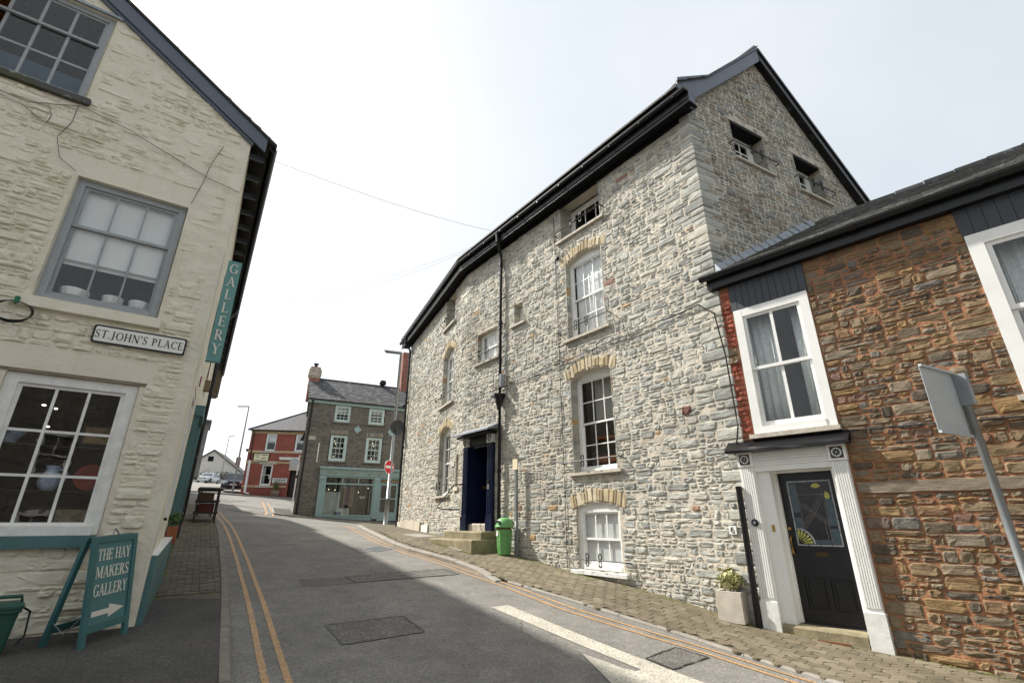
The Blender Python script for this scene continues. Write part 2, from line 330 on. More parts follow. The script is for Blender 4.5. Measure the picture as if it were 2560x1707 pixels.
# ------------------------------------------------------------------ lie of the land
ANCH = np.array([(5.3,5.85,-1.53),(4.54,6.64,-1.47),(3.5,7.73,-1.38),(2.76,8.71,-1.21),(2.06,9.62,-1.08),(1.27,10.67,-.96),(.29,11.95,-.77),(-.26,12.68,-.68),(-1.77,14.67,-.45),(-3.0,17.5,-.33),(-4.84,21.5,-.19),
(-4.41,6.4,-1.15),(-6.4,9.7,-.78),(-8.2,12.9,-.4),(-9.7,16,0.0),(0,0,-1.65),(4,-4,-1.95),(-6,0,-1.45),(9,2,-1.75),(-4,-6,-1.9),(-10,3,-1.1),
(-7.6,29.9,0),(-11.93,27.7,.34),(-22.9,43,2.14),(-27,48,2.8),(-42.6,70.7,5.1),(-13,20.5,.45),(-17,27,1.0),(-30,35,2.6),(-10,45,1.6),(10,40,0.),(20,20,-.6),(12,12,-.9),(-20,10,.3),(-80,110,8.5),(-60,140,9.),(0,120,6.),(60,60,2.),(-60,20,3.),(-40,-40,-2.),(40,-40,-3.),(90,10,0)])
def _phi(r2): return np.where(r2 > 0, 0.5 * r2 * np.log(r2 + 1e-12), 0)
_n = len(ANCH)
_K = _phi(((ANCH[:, None, :2] - ANCH[None, :, :2]) ** 2).sum(-1)) + 0.02 * np.eye(_n)
_Pm = np.c_[np.ones(_n), ANCH[:, :2]]
_Wt = np.linalg.solve(np.block([[_K, _Pm], [_Pm.T, np.zeros((3, 3))]]), np.r_[ANCH[:, 2], 0, 0, 0])
def Gz(x, y):
    x = np.asarray(x, float); y = np.asarray(y, float)
    r2 = (x[..., None] - ANCH[:, 0]) ** 2 + (y[..., None] - ANCH[:, 1]) ** 2
    return _phi(r2) @ _Wt[:-3] + _Wt[-3] + _Wt[-2] * x + _Wt[-1] * y
S = Fr(3.5, 7.727, -37.2, -1); O = Fr(4.398, 6.791, -43.8, -1)
_b = S.P(8.2, 0, 0); B = Fr(_b[0], _b[1], -25.0, -1)
_g = S.P(-0.2, 0, 0); G = Fr(_g[0], _g[1], 62.1, 1)
L = Fr(-4.415, 6.397, 55.3, 1); Wd = Fr(-4.415, 6.397, -32.3, 1)
SH = Fr(-7.6, 29.9, 62.9, 1); RD = Fr(-22.9, 43.0, 80.0, 1)
def stepf(x, y):
    x = np.asarray(x, float); y = np.asarray(y, float)
    dx, dy = x - S.o[0], y - S.o[1]
    u = dx * S.d[0] + dy * S.d[1]; w = dx * S.n[0] + dy * S.n[1]
    a = np.clip((u - 3.2) / 1.5, 0, 1); b = np.clip((w - 1.6) / 2.5, 0, 1)
    return 0.03 + 0.05 * np.maximum(a, b)
def Rz(x, y): return Gz(x, y) - stepf(x, y)
def sheet(xs, ys, zf):
    X, Y = np.meshgrid(xs, ys); Z = zf(X, Y); mb = MB()
    mb.v = np.c_[X.ravel(), Y.ravel(), Z.ravel()].tolist(); nx = len(xs)
    mb.f = [(j * nx + i, j * nx + i + 1, (j + 1) * nx + i + 1, (j + 1) * nx + i) for j in range(len(ys) - 1) for i in range(nx - 1)]
    mb.tone = [0.5] * len(mb.f); return mb
def grad(lo, a, b, hi, fine, coarse):
    return np.unique(np.round(np.r_[np.arange(lo, a, coarse), np.arange(a, b, fine), np.arange(b, hi + coarse, coarse)], 4))
sheet(np.r_[-500, -300, -200, np.arange(-140, 140, 8.0), 200, 300, 500], np.r_[-300, -200, -120, np.arange(-80, 170, 8.0), 250, 400, 700],
      lambda X, Y: Gz(X, Y) - 1.2 - 0.02 * np.maximum(0, np.hypot(X, Y) - 140)).build('ground', M['terrain'], org=(0, 0, 0), kind='structure', smooth=True)
sheet(grad(-70, -16, 7, 32, 0.25, 1.0), grad(-14, 2, 27, 110, 0.25, 1.0), Rz).build('road', M['asphalt'], org=(0, 0, 0), kind='structure', smooth=True)

def polyline(pts, step):
    pts = [np.array(p, float) for p in pts]; out = [pts[0]]
    for a, b in zip(pts[:-1], pts[1:]):
        n = max(1, int(np.linalg.norm(b - a) / step)); out += [a + (b - a) * k / n for k in range(1, n + 1)]
    return np.array(out)
def resample(pts, n):
    pts = np.array(pts, float); d = np.r_[0, np.cumsum(np.hypot(*np.diff(pts, axis=0).T))]
    t = np.linspace(0, d[-1], n); return np.c_[np.interp(t, d, pts[:, 0]), np.interp(t, d, pts[:, 1])]
def smooth_line(pts, n):
    p = resample(pts, n)
    for _ in range(max(2, n // 12)): p[1:-1] = (p[:-2] + 2 * p[1:-1] + p[2:]) / 4
    return p
def loft(a, b, n, m, zf, skirt=0.0):
    A = resample(a, n); Bq = resample(b, n); mb = MB()
    T = np.linspace(0, 1, m); Q = A[:, None, :] * (1 - T)[None, :, None] + Bq[:, None, :] * T[None, :, None]
    Z = zf(Q[..., 0], Q[..., 1]); mb.v = np.c_[Q.reshape(-1, 2), Z.ravel()].tolist()
    mb.f = [(i * m + j, i * m + j + 1, (i + 1) * m + j + 1, (i + 1) * m + j) for i in range(n - 1) for j in range(m - 1)]
    mb.tone = [0.5] * len(mb.f); return mb
def strip(line, width, zf, side=0.0, jag=0.0):
    line = np.array(line); t = np.gradient(line, axis=0); t /= np.linalg.norm(t, axis=1)[:, None]
    nrm = np.c_[t[:, 1], -t[:, 0]]; mb = MB(); n = len(line)
    wj = 1 + jag * (np.random.rand(n, 1) - 0.5); off = side * width
    a = line + nrm * (off + width / 2 * wj); b = line + nrm * (off - width / 2 * (1 + jag * (np.random.rand(n, 1) - 0.5)))
    P = np.r_[a, b]; mb.v = np.c_[P, zf(P[:, 0], P[:, 1])].tolist()
    mb.f = [(i, i + 1, n + i + 1, n + i) for i in range(n - 1)]; mb.tone = [0.5] * (n - 1); return mb
def patch(quad, zf, n=14, jag=0.02):
    a = polyline([quad[0], quad[1]], 0.12); b = polyline([quad[3], quad[2]], 0.12)
    a = a + (np.random.rand(*a.shape) - 0.5) * jag; b = b + (np.random.rand(*b.shape) - 0.5) * jag
    return loft(a, b, n, 8, zf)

KL = [(0.6, -0.5), (-1.0, 2.4), (-2.58, 4.97), (-3.46, 6.5), (-4.23, 7.82), (-5.42, 9.8), (-6.52, 11.59), (-8.0, 14.0), (-9.25, 15.91), (-10.6, 17.9), (-12.6, 20.9), (-15.5, 25.0)]
WL = [Wd.P(u, 0, 0)[:2] for u in (0, 4, 8, 12, 16, 20, 22)]
# near footway of asphalt in front of the gable wall, paved footway up the side
loft([KL[0], KL[1], KL[2], KL[3], (-4.2, 7.78)], [L.P(-9.5, 0, 0)[:2], L.P(-6, 0, 0)[:2], L.P(-3, 0, 0)[:2], L.P(0, 0, 0)[:2], Wd.P(1.45, 0, 0)[:2]], 40, 26, Gz).build('pavement_left_near', M['asphalt_pave'], org=(-4, 5, 0), kind='structure', smooth=True)
pl_root = loft([(-4.2, 7.78)] + KL[5:], [Wd.P(1.45, 0, 0)[:2]] + WL[1:], 90, 12, lambda x, y: Gz(x, y) - 0.012).build('pavement_left', M['bed'], org=(-7, 11, 0), kind='structure', smooth=True)

KR = [(6.4, 1.5), (4.5, 4.1), (3.24, 5.83), (2.29, 7.15), (1.55, 7.92), (0.96, 8.58), (-0.19, 9.80), (-0.76, 10.93), (-1.78, 12.02), (-2.63, 12.89), (-3.49, 14.41), (-4.92, 17.55), (-6.0, 20.2), (-7.0, 23.0), (-7.6, 27.0)]
WR = [O.P(u, -0.05, 0)[:2] for u in (-7, -4, -2, 0, 1.2)] + [S.P(u, -0.05, 0)[:2] for u in (0.3, 2, 4, 6, 8.2)] + [B.P(u, -0.05, 0)[:2] for u in (2, 4, 6, 8)] + [(-5.2, 26), (-6.4, 30.5)]
def pz_r(x, y): return Gz(x, y)
pr_root = loft(KR, WR, 120, 16, lambda x, y: Gz(x, y) - 0.012).build('pavement_right', M['bed'], org=(1, 10, 0), kind='structure', smooth=True)

# wavy interlocking pavers of the right footway
def inside_lr(fr, u, w):
    return True
def cam_px(p):
    x, y, z = p; yc = math.cos(CAM_PITCH) * y + math.sin(CAM_PITCH) * z
    zc = -math.sin(CAM_PITCH) * y + math.cos(CAM_PITCH) * z
    if yc < 0.1: return None
    return 1280 + 1194 * x / yc, 853.5 - 1194 * zc / yc, yc
def seen(p, m=60):
    q = cam_px(p); return q is not None and -m < q[0] < 2560 + m and -m < q[1] < 1707 + m
kr_s = np.array([S.inv(*p) for p in KR]); ks = np.argsort(kr_s[:, 0])
def kerb_w(u): return float(np.interp(u, kr_s[ks, 0], kr_s[ks, 1]))
def wall_w(u):
    if u < 0.1: return -0.116 * (0.1 - u) + 0.02
    if u > 8.2: return -(u - 8.2) * math.tan(R(12.2)) + 0.02
    return 0.02
def zig(t, per, amp): return amp * math.sin(2 * math.pi * t / per)
PLn, PWd = 0.232, 0.138
pieces = []
for j in range(-1, 14):
    for i in range(-12, 58):
        w0 = j * PWd; u0 = i * PLn + (PLn / 2 if j % 2 else 0)
        uc, wc = u0 + PLn / 2, w0 + PWd / 2
        if not (wall_w(uc) + 0.03 < wc < kerb_w(uc) - 0.02): continue
        if 6.1 < uc < 8.2 and wc < 0.92: continue
        if 6.1 < uc < 12.5 and wc > kerb_w(uc) - 0.16: continue
        if uc > 11.5: continue
        p = S.P(uc, wc, 0); z = float(Gz(p[0], p[1]))
        if not seen((p[0], p[1], z)): continue
        pieces.append((math.hypot(p[0], p[1]), u0, w0, z))
pieces.sort()
def paver_mesh(mb, fr, u0, w0, ln, wd, amp, tilt):
    g = 0.0042; out = []
    m = 6
    for k in range(m): t = k / m; out.append((u0 + g + (ln - 2 * g) * t, w0 + g + zig(u0 + ln * t, PLn, amp)))
    for k in range(3): t = k / 3; out.append((u0 + ln - g + zig(w0 + wd * t, wd, amp * 0.7), w0 + g + (wd - 2 * g) * t + zig(u0 + ln, PLn, amp)))
    for k in range(m): t = 1 - k / m; out.append((u0 + g + (ln - 2 * g) * t, w0 + wd - g + zig(u0 + ln * t, PLn, amp)))
    for k in range(3): t = 1 - k / 3; out.append((u0 + g + zig(w0 + wd * t, wd, amp * 0.7), w0 + g + (wd - 2 * g) * t + zig(u0, PLn, amp)))
    xy = np.array([fr.P(u, w, 0)[:2] for u, w in out]); c = xy.mean(0)
    z = Gz(xy[:, 0], xy[:, 1]) + tilt[0] + (xy[:, 0] - c[0]) * tilt[1] + (xy[:, 1] - c[1]) * tilt[2]
    zc = float(z.mean()); n = len(out)
    inn = c + (xy - c) * 0.955
    vs = [(a[0], a[1], zz - 0.03) for a, zz in zip(xy, z)] + [(a[0], a[1], zz - 0.006) for a, zz in zip(xy, z)] + [(a[0], a[1], zz) for a, zz in zip(inn, z)]
    fs = [(i, (i + 1) % n, n + (i + 1) % n, n + i) for i in range(n)] + [(n + i, n + (i + 1) % n, 2 * n + (i + 1) % n, 2 * n + i) for i in range(n)] + [tuple(range(2 * n, 3 * n))]
    mb.add(vs, fs)
rest = MB()
for k, (d, u0, w0, z) in enumerate(pieces):
    tl = (0.004 + random.uniform(-0.0015, 0.002), random.uniform(-0.014, 0.014), random.uniform(-0.014, 0.014))
    if k < 290:
        mb = MB(); mb.t = random.random(); paver_mesh(mb, S, u0, w0, PLn, PWd, 0.027, tl); mb.build('paver', M['paver'], pr_root)
    else:
        rest.t = random.random(); paver_mesh(rest, S, u0, w0, PLn, PWd, 0.027, tl)
rest.build('far_pavers', M['paver'], pr_root, kind='stuff')
# left footway: small blocks laid across
kl_w = np.array([Wd.inv(*p) for p in KL]); kls = np.argsort(kl_w[:, 0])
pieces = []
for i in range(0, 125):
    for j in range(0, 12):
        u0 = 1.5 + i * 0.112; w0 = 0.02 + j * 0.205 + (0.1 if i % 2 else 0)
        lim_ = float(np.interp(u0, kl_w[kls, 0], kl_w[kls, 1])) - 0.012; wd_ = min(0.205, lim_ - w0)
        if wd_ < 0.05: continue
        p = Wd.P(u0, w0, 0); z = float(Gz(p[0], p[1]))
        if not seen((p[0], p[1], z)): continue
        pieces.append((math.hypot(p[0], p[1]), u0, w0, wd_))
pieces.sort(); rest = MB()
for k, (d, u0, w0, wd_) in enumerate(pieces):
    tl = (0.004 + random.uniform(-0.003, 0.003), random.uniform(-0.02, 0.02), random.uniform(-0.02, 0.02))
    if k < 290:
        mb = MB(); mb.t = random.random(); paver_mesh(mb, Wd, u0, w0, 0.112, wd_, 0.0, tl); mb.build('paver', M['paver_l'], pl_root)
    else:
        rest.t = random.random(); paver_mesh(rest, Wd, u0, w0, 0.112, wd_, 0.0, tl)
rest.build('far_pavers', M['paver_l'], pl_root, kind='stuff')

# kerb stones, each a piece of its kerb
def kerb(name, pts, wid=0.125, ln=0.9, up=0.005, side=-1, drop_first=False, m=None):
    root = thing(name, (pts[0][0], pts[0][1], float(Gz(*pts[0]))), kind='structure')
    pl = smooth_line(pts, 160); d = np.r_[0, np.cumsum(np.hypot(*np.diff(pl, axis=0).T))]
    n = int(d[-1] / ln)
    for k in range(n):
        a = np.array([np.interp(k * ln + 0.004, d, pl[:, i]) for i in (0, 1)]); b = np.array([np.interp((k + 1) * ln - 0.004, d, pl[:, i]) for i in (0, 1)])
        t = (b - a) / np.linalg.norm(b - a); nr = np.array([t[1], -t[0]]) * side
        h = [up + random.uniform(-0.004, 0.004)] * 2
        if drop_first and k == 0: h = [-0.03, up]
        q = []
        for p, hh in ((a, h[0]), (b, h[1])):
            o = p + nr * wid; zi = float(Gz(*p)) + hh
            q.append([(p[0], p[1], zi - 0.25), (o[0], o[1], zi - 0.25), (o[0], o[1], zi - 0.022), (o[0] - nr[0] * 0.02, o[1] - nr[1] * 0.02, zi), (p[0], p[1], zi)])
        mb = MB(); mb.t = random.random(); mb.hull(q[0], q[1]); mb.build('kerb_stone', m or M['kerb'], root)
    return root
kerb('kerb_left', KL[:-1], wid=0.105, side=1, m=mat('shaded_kerb', rgb(118, 111, 102), 0.85, 0.25, 6, 0.4, 60))  # left kerb gets a darker concrete: the street's shade put into its colour
kerb('kerb_right', KR[6:13], wid=0.14, side=-1, drop_first=True)
kerb('kerb_edging', KR[1:7], wid=0.05, ln=0.6, up=0.0, side=-1)
# painted lines
def lay(line, wd, m, name, off=0.006, jag=0.12):
    return strip(smooth_line(line, 420), wd, lambda x, y: Rz(x, y) + off, jag=jag).build(name, m, org=(line[0][0], line[0][1], 0), kind='structure')
YL = [(-0.6, 2.4), (-2.29, 5.25), (-3.68, 7.6), (-5.81, 11.05), (-7.56, 13.83), (-8.75, 15.64), (-10.44, 18.14), (-13.2, 22.4)]
lay(YL, 0.066, M['yellow'], 'yellow_line_left', jag=.3)
lay([(x + 0.17, y + 0.09) for x, y in YL], 0.066, M['yellow'], 'yellow_line_left', jag=.3)
YR = [(4.6, 3.6), (3.05, 5.78), (2.4, 6.68), (1.74, 7.33), (0.91, 8.17), (0.1, 9.3), (-0.58, 10.3), (-1.41, 11.35), (-2.42, 12.45), (-3.54, 14.05), (-4.75, 16.5), (-6.0, 19.2), (-6.7, 20.6)]
lay(YR, 0.052, M['yellow'], 'yellow_line_right')
lay([(x - 0.14, y - 0.10) for x, y in YR], 0.052, M['yellow'], 'yellow_line_right')
YS = [(-11.2, 23.8), (-12.7, 27.0), (-14.6, 30.6), (-17.0, 35.0)]
lay(YS, 0.09, M['yellow'], 'yellow_line_side_street', 0.02); lay([(x - 0.4, y + 0.1) for x, y in YS], 0.09, M['yellow'], 'yellow_line_side_street', 0.02)
RR = lambda off: (lambda x, y: Rz(x, y) + off)
patch([(-0.31, 8.1), (-0.06, 8.24), (1.91 + .6, 5.69 - .78), (1.66 + .6, 5.65 - .84)], RR(0.006), 30, 0.01).build('white_lane_arrow_shaft', M['roadwhite'], org=(0.5, 7, 0), kind='structure')
hk = [(0.80, 6.37), (0.88, 6.0), (0.97, 5.59), (1.0, 5.2), (1.8, 5.2), (1.72, 5.5), (1.60, 5.86), (1.46, 6.12), (1.40, 5.98), (1.30, 5.90), (1.18, 5.97), (1.02, 6.15)]
hz = [(x, y, float(Rz(x, y)) + 0.010) for x, y in hk]
MB().add(hz + [(1.3, 5.62, float(Rz(1.3, 5.62)) + 0.010)], [(i, (i + 1) % 12, 12) for i in range(12)]).build('white_lane_arrow_head', M['roadwhite'], org=(1.2, 6, 0), kind='structure')
# repairs in the road surface
def repair(q, m, off=0.004, name='road_patch', tar=True):
    patch(q, RR(off), 20, 0.03).build(name, m, org=(q[0][0], q[0][1], 0), kind='structure')
    if tar:
        ln = polyline(list(q) + [q[0]], 0.08); ln = ln + (np.random.rand(*ln.shape) - 0.5) * 0.015
        strip(ln, 0.022, RR(off + 0.004), jag=1.3).build('tar_joint', M['tar'], org=(q[0][0], q[0][1], 0), kind='structure')
repair([(-2.4, 7.04), (-1.52, 7.58), (-1.1, 6.94), (-1.94, 6.35)], M['asphalt_dk'])
repair([(-3.83, 9.49), (-3.1, 9.8), (-2.75, 9.38), (-3.5, 8.97)], mat_asphalt('smooth_asphalt_patch', rgb(104, 99, 94), 0.2, 0.5), tar=False)
repair([(-3.1, 9.83), (-1.38, 10.74), (-1.04, 10.36), (-2.75, 9.4)], M['asphalt_dk'], 0.005)
repair([(1.51, 6.3), (1.98, 6.70), (2.25, 6.40), (1.72, 6.0)], M['asphalt_dk'])
repair([(-4.05, 12.9), (-3.75, 13.12), (-3.35, 12.46), (-3.58, 12.22)], M['asphalt_dk'], tar=False)
repair([(-13.5, 27.5), (-11.0, 26.0), (-11.6, 24.2), (-14.6, 25.4)], M['asphalt_dk'], 0.012, tar=False)
repair([(-17.5, 33.0), (-15.5, 32.4), (-14.6, 29.4), (-16.6, 29.6)], mat_asphalt('pale_asphalt_patch', rgb(124, 120, 115), 0.3), 0.014, tar=False)
repair([(-20.5, 34.0), (-18.2, 34.6), (-17.6, 31.4), (-19.4, 30.8)], M['asphalt_dk'], 0.014, tar=False)
# gully grate
dg = [(-3.72, 12.99), (-3.18, 13.24), (-2.81, 12.68), (-3.41, 12.53)]
gr = thing('gully_grate', (-3.3, 12.9, float(Rz(-3.3, 12.9))), 'square cast iron gully grate in the road beside the kerb', 'drain grate')
mb = MB(); fg = Fr(-3.32, 12.86, -58, 1)
def gz(p, o): return (p[0], p[1], float(Rz(p[0], p[1])) + o)
for (u0, u1, w0, w1) in ((-.3, .3, -.3, -.25), (-.3, .3, .25, .3), (-.3, -.25, -.25, .25), (.25, .3, -.25, .25)):
    q = [fg.P(u, w, 0) for u, w in ((u0, w0), (u1, w0), (u1, w1), (u0, w1))]; mb.hull([gz(p, -0.02) for p in q], [gz(p, 0.012) for p in q])
mb.build('rim', M['steel'], gr)
for k in range(9):
    a = -0.235 + k * 0.054; q = [fg.P(u, w, 0) for u, w in ((a, -.25), (a + .03, -.25), (a + .03, .25), (a, .25))]
    MB().hull([gz(p, -0.02) for p in q], [gz(p, 0.009) for p in q]).build('bar', M['steel'], gr)
q = [fg.P(u, w, 0) for u, w in ((-.25, -.25), (.25, -.25), (.25, .25), (-.25, .25))]
MB().hull([gz(p, 0.0005) for p in q], [gz(p, 0.005) for p in q]).build('pit', M['tar'], gr)
# inspection covers in the right footway
for (x, y, w, h, lab) in ((-2.75, 15.2, .55, .32, 'long grey inspection cover in the paving by the arched ground floor window'), (-1.25, 12.75, .3, .2, 'small dark inspection cover in the paving in front of the mossy steps')):
    f = Fr(x, y, -37, -1); q = [f.P(u, ww, 0) for u, ww in ((-w, -h), (w, -h), (w, h), (-w, h))]
    t = MB(); t.hull([(p[0], p[1], float(Gz(p[0], p[1])) - 0.02) for p in q], [(p[0], p[1], float(Gz(p[0], p[1])) + 0.014) for p in q])
    t.build('inspection_cover', M['kerb'], label=lab, cat='manhole cover')
# moss along the foot of the walls: ragged low clumps
mb = MB()
def clump(mb, x, y, z, r):
    n = 6; vs = [(x + r * math.cos(2 * math.pi * k / n) * random.uniform(.5, 1.2), y + r * math.sin(2 * math.pi * k / n) * random.uniform(.5, 1.2), z - 0.004) for k in range(n)] + [(x, y, z + r * 0.35)]
    mb.add(vs, [(k, (k + 1) % n, n) for k in range(n)])
for k in range(1500):
    u = random.uniform(-0.2, 5.7); w = wall_w(u) + abs(random.gauss(0, 0.10)) + 0.03
    p = S.P(u, w, 0)
    if noise.noise(Vector((u * 1.7, 0, 3))) + 0.25 < w * 1.2: continue
    clump(mb, p[0], p[1], float(Gz(p[0], p[1])) + 0.004, random.uniform(0.006, 0.022))
for k in range(700):
    u = random.uniform(1.2, 9); w = abs(random.gauss(0, 0.10)) + 0.03; p = Wd.P(u, w, 0)
    if noise.noise(Vector((u * 1.4, 5, 3))) + 0.15 < w: continue
    clump(mb, p[0], p[1], float(Gz(p[0], p[1])) + 0.004, random.uniform(0.008, 0.026))
for k in range(500):
    u = random.uniform(-4, 1.1); w = abs(random.gauss(0, 0.06)) + 0.02; p = O.P(u, w + 0.02, 0)
    clump(mb, p[0], p[1], float(Gz(p[0], p[1])) + 0.004, random.uniform(0.006, 0.016))
for k in range(500):
    i = random.random(); u = random.uniform(6.2, 8.1); p = S.P(u, 0.86 + abs(random.gauss(0, 0.05)), 0)
    clump(mb, p[0], p[1], float(Gz(p[0], p[1])) + 0.004, random.uniform(0.008, 0.022))
mb.build('moss', M['moss'], org=(0, 9, -1), kind='stuff', label='ragged green moss along the foot of the walls')
def loftrings(rings, mb=None):
    mb = mb or MB()
    for a, b in zip(rings[:-1], rings[1:]): mb.hull(a, b)
    return mb
# ------------------------------------------------------------------ rubble masonry: skyline packing of irregular stones
RES = 0.025
def pack(u0, u1, v0, v1, top_fn, opens, hmin=0.05, hmax=0.17, lmin=0.12, lmax=0.46, bot_fn=None, seed=1, lk=4.0):
    """opens: list of functions u -> (lo, hi) or None. returns rects (u0,u1,v0,v1)"""
    rnd = random.Random(seed); n = int(round((u1 - u0) / RES)); us = u0 + (np.arange(n) + 0.5) * RES
    tops = np.array([top_fn(u) for u in us]); sky = np.array([bot_fn(u) if bot_fn else v0 for u in us], float)
    ops = [[o for o in (f(u) for f in opens) if o] for u in us]; rects = []
    def nxt(i, z):            # lower limit of next blocked span above z in column i
        lim = tops[i]
        for lo, hi in ops[i]:
            if hi > max(z, sky[i]) + 0.005: lim = min(lim, lo)
        return lim
    def lift(i):
        ch = True
        while ch:
            ch = False
            for lo, hi in ops[i]:
                if lo - 0.035 <= sky[i] < hi - 0.001: sky[i] = hi; ch = True
    for i in range(n): lift(i)
    for it in range(40000):
        cand = np.where(sky < tops - 0.035, sky, 1e9); i = int(np.argmin(cand))
        if cand[i] > 1e8: break
        z = sky[i]; j = i
        while j + 1 < n and abs(sky[j + 1] - z) < 0.012 and sky[j + 1] < tops[j + 1] - 0.035: j += 1
        while i - 1 >= 0 and abs(sky[i - 1] - z) < 0.012 and sky[i - 1] < tops[i - 1] - 0.035: i -= 1
        run = (j - i + 1) * RES
        if run < 0.055:
            nb = min([sky[k] for k in (i - 1, j + 1) if 0 <= k < n and sky[k] > z] + [z + 0.08]); sky[i:j + 1] = nb
            for k in range(i, j + 1): lift(k)
            continue
        big = rnd.random(); h = hmin + (hmax - hmin) * (big ** 1.7)
        ln = min(lmax, max(lmin, h * rnd.uniform(1.1, lk)))
        if run - ln < lmin * 0.8: ln = run if run < lmax * 1.15 else run / 2
        m = max(2, int(round(ln / RES))); a = i if rnd.random() < 0.7 or (j - i + 1 - m) < 6 else i
        bnd = min(a + m, j + 1)
        for k in (a - 1, bnd):          # level up with a neighbour
            if 0 <= k < n:
                dlt = sky[k] - z
                if hmin * 0.8 < dlt < hmax * 1.1 and rnd.random() < 0.55: h = dlt
        lim = min(nxt(k, z) for k in range(a, bnd))
        if z + h > lim - 0.045: h = lim - z
        if h < 0.02: h = 0.02
        zt = z + h
        if h > 0.03: rects.append((us[a] - RES / 2, us[bnd - 1] + RES / 2, z, zt))
        sky[a:bnd] = zt
        for k in range(a, bnd): lift(k)
    return rects
def stone(mb, fr, u0, u1, v0, v1, proud=0.02, joint=0.008, rough=0.010, w0=-0.012, rnd=random):
    du, dv = u1 - u0, v1 - v0; g = joint * rnd.uniform(0.6, 1.3)
    g = min(g, du * 0.12, dv * 0.16); a0, a1, b0, b1 = u0 + g, u1 - g, v0 + g, v1 - g
    cu = min(0.35 * (a1 - a0), 0.045) * rnd.uniform(0.4, 1.2); cv = min(0.40 * (b1 - b0), 0.04)
    k = lambda m: rnd.uniform(0.25, 1.0) * m
    pts = [(a0 + k(cu), b0), ((a0 + a1) / 2 + rnd.uniform(-.1, .1) * du, b0 + rnd.uniform(-.5, .9) * g), (a1 - k(cu), b0), (a1, b0 + k(cv)), (a1 + rnd.uniform(-.8, .3) * g, (b0 + b1) / 2), (a1, b1 - k(cv)),
           (a1 - k(cu), b1), ((a0 + a1) / 2 + rnd.uniform(-.1, .1) * du, b1 - rnd.uniform(-.5, .9) * g), (a0 + k(cu), b1), (a0, b1 - k(cv)), (a0 - rnd.uniform(-.8, .3) * g, (b0 + b1) / 2), (a0, b0 + k(cv))]
    c = ((a0 + a1) / 2, (b0 + b1) / 2); n = len(pts); pr = proud * rnd.uniform(0.45, 1.35)
    ins = max(0.55, 1 - 0.026 / max(0.05, min(du, dv)))
    tu, tv = rnd.uniform(-.5, .5) * rough / max(du, .1) * 2, rnd.uniform(-.6, .6) * rough / max(dv, .05) * 1.2
    vs = [fr.P(u, w0, v) for u, v in pts]
    vs += [fr.P(c[0] + (u - c[0]) * 0.985, pr * 0.45 + rnd.uniform(-.25, .25) * rough, c[1] + (v - c[1]) * 0.97) for u, v in pts]
    vs += [fr.P(c[0] + (u - c[0]) * ins, pr + (u - c[0]) * tu + (v - c[1]) * tv + rnd.uniform(-.5, .5) * rough, c[1] + (v - c[1]) * ins) for u, v in pts]
    e = 0.22 * (a1 - a0)
    vs += [fr.P(c[0] + x * e + rnd.uniform(-.2, .2) * e, pr + rnd.uniform(-.7, .9) * rough, c[1] + rnd.uniform(-.15, .15) * dv) for x in (-1, 1)]
    fs = [(i, (i + 1) % n, n + (i + 1) % n, n + i) for i in range(n)] + [(n + i, n + (i + 1) % n, 2 * n + (i + 1) % n, 2 * n + i) for i in range(n)]
    A, C = 3 * n, 3 * n + 1; q = [2 * n + i for i in range(n)]
    for i in range(n):
        j = (i + 1) % n; um = (pts[i][0] + pts[j][0]) / 2
        fs.append((q[i], q[j], C if um > c[0] else A))
    fs += [(q[1], C, A), (q[7], A, C)]
    mb.add(vs, fs)
def wall_stones(items, house, mat_, quota, restname='rubble_stones'):
    """items: (fr, rect, proud, joint, rough, tone). the largest seen become parts of their own"""
    sc = []
    for it in items:
        fr, r = it[0], it[1]; p = fr.P((r[0] + r[1]) / 2, 0, (r[2] + r[3]) / 2); q = cam_px(p)
        if q is None or not seen(p, 10): sc.append(0); continue
        a = cam_px(fr.P(r[0], 0, r[2])); b = cam_px(fr.P(r[1], 0, r[3])); sc.append(abs((a[0] - b[0]) * (a[1] - b[1])) if a and b else 0)
    order = np.argsort(-np.array(sc)); rest = {}
    for k, idx in enumerate(order):
        fr, r, pr, jt, rg, tn = items[idx][:6]; par = items[idx][6]; mt = items[idx][7]
        if k < quota:
            mb = MB(); mb.t = tn; stone(mb, fr, *r, pr, jt, rg); mb.build('stone', mt, par)
        else:
            key = par.name; mb = rest.setdefault(key, (MB(), par, mt))[0]; mb.t = tn; stone(mb, fr, *r, pr, jt, rg)
    for mb, par, mt in rest.values(): mb.build(restname, mt, par, kind='stuff')
def backing(name, fr, u0, u1, v0, v1, top_fn, opens, mat_, parent, cell=0.05, amp=0.006, bot_fn=None, off=0.0):
    nu = int(math.ceil((u1 - u0) / cell)); nv = int(math.ceil((v1 - v0) / cell)); mb = MB(); vs = {}
    def vid(i, j):
        if (i, j) not in vs:
            u = u0 + (u1 - u0) * i / nu; v = v0 + (v1 - v0) * j / nv
            vs[(i, j)] = len(mb.v); mb.v.append(fr.P(u, off + amp * noise.noise(Vector((u * 5, v * 8, fr.az))) + amp * .6 * noise.noise(Vector((u * 17, v * 23, fr.az))), min(v, top_fn(u))))
        return vs[(i, j)]
    for i in range(nu):
        u = u0 + (u1 - u0) * (i + 0.5) / nu; sp = [o for o in (f(u) for f in opens) if o]; tp = top_fn(u); bt = bot_fn(u) if bot_fn else v0
        for j in range(nv):
            v = v0 + (v1 - v0) * (j + 0.5) / nv
            if v > tp + cell or v < bt - cell or any(lo < v < hi for lo, hi in sp): continue
            mb.f.append((vid(i, j), vid(i + 1, j), vid(i + 1, j + 1), vid(i, j + 1))); mb.tone.append(0.5)
    return mb.build(name, mat_, parent, smooth=True)
